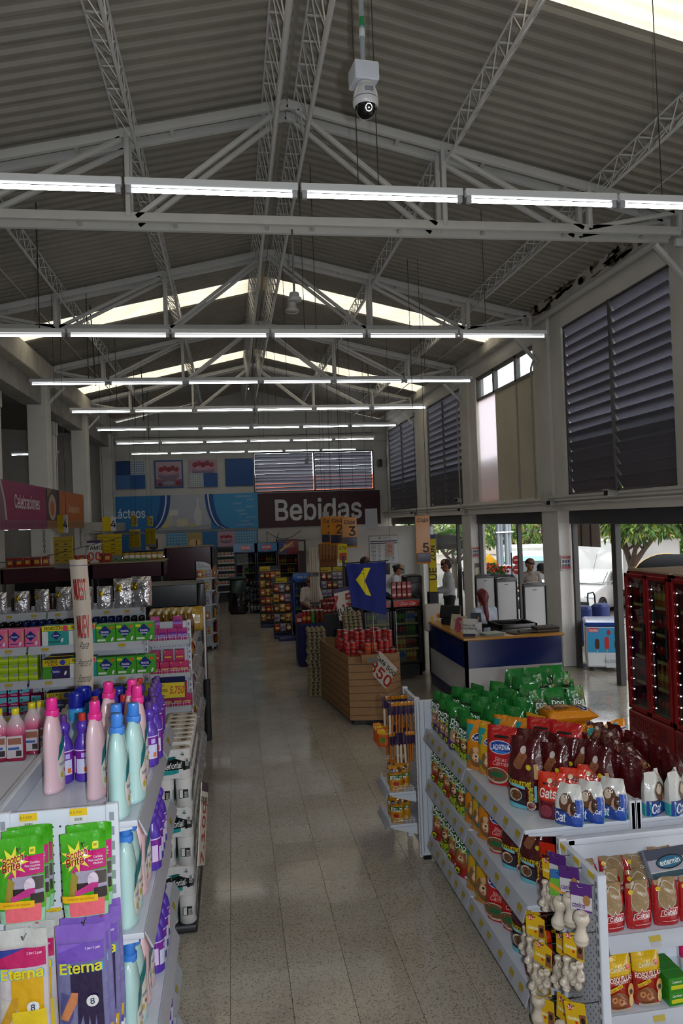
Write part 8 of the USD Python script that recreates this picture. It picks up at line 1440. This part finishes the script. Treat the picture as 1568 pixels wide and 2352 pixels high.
CAB = bag('grain_bag', w, h, .055, lambda x, z: np.where((np.abs(x) > w * .42)[:, None] | (z < h * .28)[:, None], lin('a01820'), lin('8a7454')), [(rect(-w / 2, 0, w / 2, h * .42), '9a1018'), (rect(-w / 2, h * .3, -w * .36, h * .9), '9a1018'), (rect(w * .36, h * .3, w / 2, h * .85), '9a1018'), (ell(0, h * .66, w * .37, h * .30), 'b8b0a8'), (ell(0, h * .66, w * .35, h * .285), '8a7250'), (Polygon([(-w * .34, h * .22), (w * .3, h * .25), (w * .36, h * .40), (w * .08, h * .40), (0, h * .47), (-w * .08, h * .39), (-w * .30, h * .37)]), 'd0c8c8'), (Polygon([(-w * .31, h * .235), (w * .28, h * .265), (w * .33, h * .385), (w * .06, h * .385), (0, h * .44), (-w * .06, h * .375), (-w * .28, h * .355)]), '9a1018'), (text('Cabal', h * .09, True, .002, h * .315, w=w * .5, rot=4), 'd8d4d4'), (rect(-w * .3, h * .12, w * .32, h * .135), 'c89a9a'), (ell(-w * .38, h * .84, w * .08, w * .08), 'c8a818')], 31, .2, .05, 'grain bag')
for i, x in enumerate((1.645, 1.775, 1.91, 2.04, 2.17)): CAB.put(f'standing grain bag labelled Cabal on the end shelf, {ORD[i]} from the left', (x, 3.13, .70), R_.normal(0, .06), rx=-.04)
for i, (x, y) in enumerate(((1.70, 3.26), (1.84, 3.24), (1.99, 3.26))): CAB.put(f'standing grain bag in the second row on the end shelf, {ORD[i]} from the left', (x, y, .70), R_.normal(0, .1))
for i, (x, z, a) in enumerate(((1.66, .70, .1), (1.79, .70, -.1), (1.93, .70, .15), (2.06, .72, 0))): CAB.put(f'leaning grain bag at the back of the end shelf, {ORD[i]} from the left', (x, 3.33, z), a, rx=-.45, sc=1.05)
t = thing('notebook', 'spiral notebook reading extermin lying against the grain bags', 'notebook', (1.96, 3.16, .865), .1, rx=-.55); part(t, 'cover', MB().box((-.10, 0, 0), (.14, .016, .145), '5a5e6a', ch=.003), 'gloss'); p = MB()
for k, (poly, c) in enumerate(((rect(-.085, .005, .14, .05), 'a8a8a4'), (rect(-.085, .05, .14, .10), '8a8894'), (rect(-.085, .10, .14, .142), '3a3e4e'), (rect(-.085, .02, .14, .045), '2c4450'), (affinity.rotate(ell(.03, .085, .075, .03), 4), '0e1418'), (affinity.rotate(ell(.03, .085, .068, .024), 4), '1f5a7a'), (text('extermin', .022, True, .03, .085, w=.11, rot=3), 'd0d4d0'))): p.flat(poly, c, (0, -.0008 - .0006 * k, 0), (1, 0, 0), (0, 0, 1))
part(t, 'cover_print', p, 'gloss', None); m = MB()
for k in range(16): m.tube([(-.1 + .01 * math.cos(a), .006 + .01 * math.sin(a), .008 + .0085 * k) for a in np.linspace(0, 2 * PI, 8)], .0012, 'c8c8c8', 4, False)
part(t, 'spiral', m, 'chrome', kind='stuff')
w, h = .135, .23
ROS = bag('biscuit_pouch', w, h, .05, lambda x, z: np.where((z > h * .66)[:, None], lin('c8a00c'), lin('9a2418')), [(rect(-w / 2, h * .66, w / 2, h), 'c8a00c'), (rect(-w / 2, h * .9, w / 2, h * .905), 'a8841c'), (text('CanAmor', h * .085, True, -.004, h * .78, w=w * .6, rot=3), 'd8d0b8'), (ell(w * .30, h * .80, w * .08, h * .05), 'b82418'), (text('ROSQUILLAS', h * .095, True, 0, h * .60, w=w * .92, rot=4), 'e0dcd4'), (text('CROCANTES', h * .04, True, .0, h * .53, w=w * .5, rot=4), 'd8c8c0'), (affinity.rotate(rect(-w * .42, h * .40, w * .05, h * .47, .004), 22), 'c8b018'), (text('Crick-Can', h * .04, True, -w * .19, h * .435, w=w * .42, rot=22), '8a2014'), (ell(-w * .12, h * .2, w * .33, h * .17), '7a4424'), (ell(-w * .05, h * .2, w * .12, h * .075).difference(ell(-w * .05, h * .2, w * .05, h * .03)), 'a8683c'), (ell(-w * .28, h * .24, w * .1, h * .06).difference(ell(-w * .28, h * .24, w * .04, h * .025)), 'b0744a'), (ell(w * .33, h * .38, w * .13, h * .13), 'b88a48'), (ell(w * .32, h * .36, w * .06, h * .05), '1a1410'), (ell(w * .3, h * .2, w * .09, h * .12), 'c8a868'), (rect(-w * .45, h * .03, w * .3, h * .08), 'a89a8a')], 32, .2, .0, 'biscuit pouch', wr=.008)
for i, (x, y, a) in enumerate(((1.665, 3.13, .05), (1.81, 3.14, -.02))): ROS.put(f'yellow and red biscuit pouch reading ROSQUILLAS, {["left", "right"][i]} front one', (x, y, .345), a, rx=-.06)
for i, (x, y, a) in enumerate(((1.64, 3.24, 0), (1.79, 3.23, .25))): ROS.put(f'yellow and red biscuit pouch behind, {["left", "right"][i]} rear one', (x, y, .375), a, rx=-.12)
GB = carton('green_soap_box', .10, .06, .062, [(rect(-.04, .012, .02, .03), 'b8b818'), (text('CanAmor', .009, True, -.01, .045, w=.05), 'd8d8d0'), (ell(.035, .03, .012, .02), 'c8c8c4')], '2a7a1c')
for k in range(2):
    for j in range(3): GB.put(f'green dog soap box, {["lower", "upper"][k]} layer, {ORD[j]} from the front', (1.935, 3.12 + .062 * j, .345 + .0625 * k), .05)
SPY = Proto((lambda t: (part(t, 'can', MB().lathe([(.024, 0), (.026, .004), (.026, .15), (.02, .165)], ['c8c8cc', '2a6ab8', 'c8c8cc', 'c8c8cc'], 14), 'gloss'), part(t, 'cap', MB().lathe([(.026, .16), (.026, .205), (.02, .212)], 'd8206a', 14), 'plastic'), t)[-1])(thing('pink_cap_spray', 'spray', 'spray can'))); SPY.put('blue spray can with pink cap at the right edge of the end shelf', (2.03, 3.18, .345))
# far end: stick bundles, biscuit shelves
t = thing('chew_stick', 'stick', 'dog chew'); part(t, 'stick', MB().tube([(0, 0, -.24), (0, .002, -.17), (0, 0, -.10)], .0085, 'a0602c', 8), 'plastic'); part(t, 'sleeve', MB().box((-.013, -.003, -.11), (.013, .003, -.01), '2c163a').box((-.013, -.0035, -.035), (.013, .0035, -.005), 'b87414'), 'film'); STK = Proto(t)
t = thing('white_chew_stick', 'stick', 'dog chew'); part(t, 'stick', MB().tube([(0, 0, -.24), (0, .002, -.17), (0, 0, -.10)], .010, 'c8b8a4', 8), 'plastic'); part(t, 'sleeve', MB().box((-.013, -.003, -.11), (.013, .003, -.01), '2c163a'), 'film'); STW = Proto(t)
for r_, z in enumerate((1.19, .96)):
    for y in (5.53, 5.74):
        q = thing('peg_hook', f'long peg hook carrying chew sticks, {["upper", "lower"][r_]} row, {"nearer" if y < 5.6 else "farther"} one', 'hook', (1.353, y, z)); part(q, 'rod', MB().tube([(0, 0, 0), (-.21, 0, -.004), (-.22, 0, .012)], .003, 'a8aab0', 5), 'chrome')
        for i in range(8): (STW if (r_ == 0 and i > 6) or (r_ == 1 and 3 <= i <= 5) else STK).put(f'chew stick in the {["upper", "lower"][r_]} row on the {"nearer" if y < 5.6 else "farther"} hook, {ORD[i]} from the panel', (1.335 - .026 * i, y, z), R_.normal(0, .3), ry=R_.normal(0, .04))
BIS = bag('biscuit_bag', .11, .19, .05, 'b87a0c', [(ell(-.025, .15, .02, .016), '141c5a'), (text('Pedigree', .009, True, -.025, .15, w=.03), 'd8d8e0'), (text('BISCUIT', .026, True, 0, .10, w=.09), 'd8d8cc'), (Polygon([(-.055, .085), (.055, .1), (.055, .125), (-.055, .118)]), '1c5a24'), (text('BISCUIT', .022, True, 0, .105, w=.085), 'd8d8cc'), (ell(.025, .16, .02, .02), '5a3a24'), (rect(-.02, .045, .02, .07), 'a01c18'), (ell(-.03, .04, .015, .015), 'a8843a'), (ell(.03, .035, .018, .014), 'b89a5a')], 33, .2)
FE = shelf_unit('biscuit_shelf', 'two small white fenced shelves of biscuit bags at the far end panel', (1.345, 5.69, 0), -PI / 2, .37, .22, [.50, .255], .6, lip=.035, tags=0, back=False, up=False)
for z in (.50, .255):
    part(FE, 'wire_fence', basket(FE, -.17, .17, -.215, z).mb(basket(FE, -.20, -.01, .182, z, n=3), M=rotm(0, 0, PI / 2)), 'paint') if False else part(FE, 'wire_fence', basket(FE, -.17, .17, -.215, z), 'paint')
    part(FE, 'side_fence', MB().mb(basket(FE, -.20, -.02, -.178, z, n=3), M=rotm(0, 0, PI / 2)), 'paint')
    for i, (x, y) in enumerate(((1.19, 5.56), (1.25, 5.60), (1.20, 5.70), (1.27, 5.74))): BIS.put(f'yellow biscuit bag on the {["upper", "lower"][z < .4]} fenced shelf, {ORD[i]} from the near end', (x, y, z), -.5 + R_.normal(0, .2), rx=-.05, sc=1.0)
OT = bag('orange_treat_bag', .09, .13, .04, 'b8501c', [(rect(-.04, .09, .04, .125), 'c8a00c'), (ell(0, .05, .02, .02), '4a7a1c')], 34, .2)
for i, y in enumerate((5.70, 5.80, 5.86)): OT.put(f'orange treat bag hanging at the far left of the stick panel, {ORD[i]} from the near end', (1.13, y, .80), -.4, sc=1.1)
# ================================================================== cameras and things hung from the roof
t = thing('dome_camera', 'white dome security camera with ring of lights hanging on a grey pipe', 'security camera', (.825, 4.0, 4.98), .12)
part(t, 'pipe', MB().tube([(0, .02, .17), (0, .02, 2.18)], .014, '8a9298', 10), 'paint'); part(t, 'coupling', MB().tube([(0, .02, .40), (0, .02, .45)], .017, '1f7a4a', 10).tube([(0, .02, .34), (0, .02, .385)], .017, 'c0c4c8', 10), 'paint', label='green and white coupling')
part(t, 'junction_box', MB().box((-.07, -.05, .065), (.07, .09, .17), 'b9bcc6', ch=.006), 'shelf')
part(t, 'neck', MB().lathe([(.048, .045), (.05, .055), (.042, .068)], 'b4b4b4', 24), 'plastic', 60); part(t, 'housing', MB().lathe([(.060, -.075), (.0725, -.055), (.073, -.03), (.068, .005), (.055, .04), (.045, .05)], 'b8b8ba', 28), 'plastic', 60); part(t, 'seam', MB().lathe([(.0732, -.036), (.0738, -.033), (.0728, -.030)], '6a6a70', 28), 'plastic')
part(t, 'dome', MB().ball((0, 0, -.072), (.062, .062, .062), '08080a', 3), 'gloss', 60); m = MB()
for k in range(22):
    a = k * 2 * PI / 22; v_ = np.array([math.cos(a) * .34, -1, math.sin(a) * .40 - .55]); v_ /= np.linalg.norm(v_); m.ball(np.array([0, 0, -.072]) + v_ * .0625, .0024, 'f0f0e8', 1)
part(t, 'ring_lights', m, 'led', kind='stuff'); part(t, 'lens', MB().ball(np.array([0, -.0545, -.1]), .004, 'f0f0f0', 1), 'led'); part(t, 'name_plate', MB().box((-.022, -.0775, -.022), (.022, -.066, -.002), '70757e', M=rotm(-.12, 0, 0)), 'paint')
def speaker(label, loc, top):
    t = thing('ceiling_speaker', label, 'speaker', loc); part(t, 'pipe', MB().tube([(0, 0, .1), (0, 0, top - loc[2])], .012, '6a6c70', 8), 'paint'); part(t, 'upper_body', MB().lathe([(.05, .02), (.075, .03), (.08, .06), (.06, .07), (.05, .12), (.02, .13)], 'a8a8a8', 18), 'paint'); part(t, 'lower_body', MB().lathe([(.03, -.09), (.07, -.085), (.078, -.06), (.06, -.045), (.045, 0), (.05, .02)], '9a9894', 18, t=(-.03, 0, -.01)), 'paint')
speaker('pair of round grey detectors on a pipe under the nearest truss', (.77, 8.0, 5.0), 5.82); speaker('small pale detector on a pipe far down under the ridge', (.66, 18.0, 5.12), 6.9); speaker('small pale detector hanging before the end louvre window', (2.5, 23.5, 4.55), 6.4); speaker('small pale detector at the right under the third truss', (3.5, 17.9, 5.33), 6.5)
def cctv(label, loc, rz, el=-.1):
    t = thing('bullet_camera', label, 'security camera', loc, rz, rx=el); part(t, 'body', MB().box((-.04, -.24, -.04), (.04, 0, .04), 'b4b4b2', ch=.012), 'plastic'); part(t, 'lens', MB().box((-.032, -.246, -.032), (.032, -.238, .032), '1a1a1c', ch=.004), 'gloss'); part(t, 'sunshade', MB().box((-.045, -.27, .038), (.045, .01, .048), 'bebebc', ch=.003), 'plastic'); part(t, 'arm', MB().tube([(0, -.05, 0), (0, .06, -.02), (.0, .08, -.08)], .016, 'a8a8a6', 8), 'plastic')
cctv('white bullet camera on the ledge nearest the right edge', (5.36, 9.55, 2.82), -1.2); cctv('white bullet camera with dark front beside the junction box', (5.36, 11.55, 2.74), -.9); cctv('white bullet camera at the second column, upper', (5.34, 16.6, 2.95), -.7); cctv('white bullet camera at the second column, lower', (5.32, 16.3, 2.72), -.8); cctv('small white camera far along the right ledge', (5.34, 21.0, 2.72), -.6)
t = thing('wall_speaker', 'small dark wall speaker beside the end louvre window', 'speaker', (5.28, 25.45, 4.45)); part(t, 'box', MB().box((-.07, -.12, 0), (.07, .15, .26), '3c3a38', ch=.015), 'plastic')
solo('orange_edge_strip', MB().box((5.065, YB + .02, 3.9), (5.079, YB + .06, 4.9), 'c87a3a'), 'paint', 'thin orange lit strip at the right edge of the end louvre window', 'strip')
solo('crossing_cable', MB().tube([(-3.3, YB - .14, 5.66), (0, YB - .14, 5.6), (5.2, YB - .14, 5.68)], .008, '2c2c2e', 5), 'rubber', 'dark cable along the lintel of the end wall', 'cable')
for i, (x, y) in enumerate(((-2.72, 8.4), (-2.2, 12.6), (-1.9, 16.9))): solo('drop_cable', MB().tube([(x, y, roof_z(x) - .3), (x + .02, y, 5.9), (x, y + .3, 5.04)], .010, '1e1c1b', 6), 'rubber', f'thick black drop cable on the left under the roof, {ORD[i]} from the camera', 'cable')
m = MB()
for k, z in enumerate((1.95,)): m.tube([(XL - .0, y, z) for y in np.linspace(8, 24, 5)], .005, '3a3a40', 4)
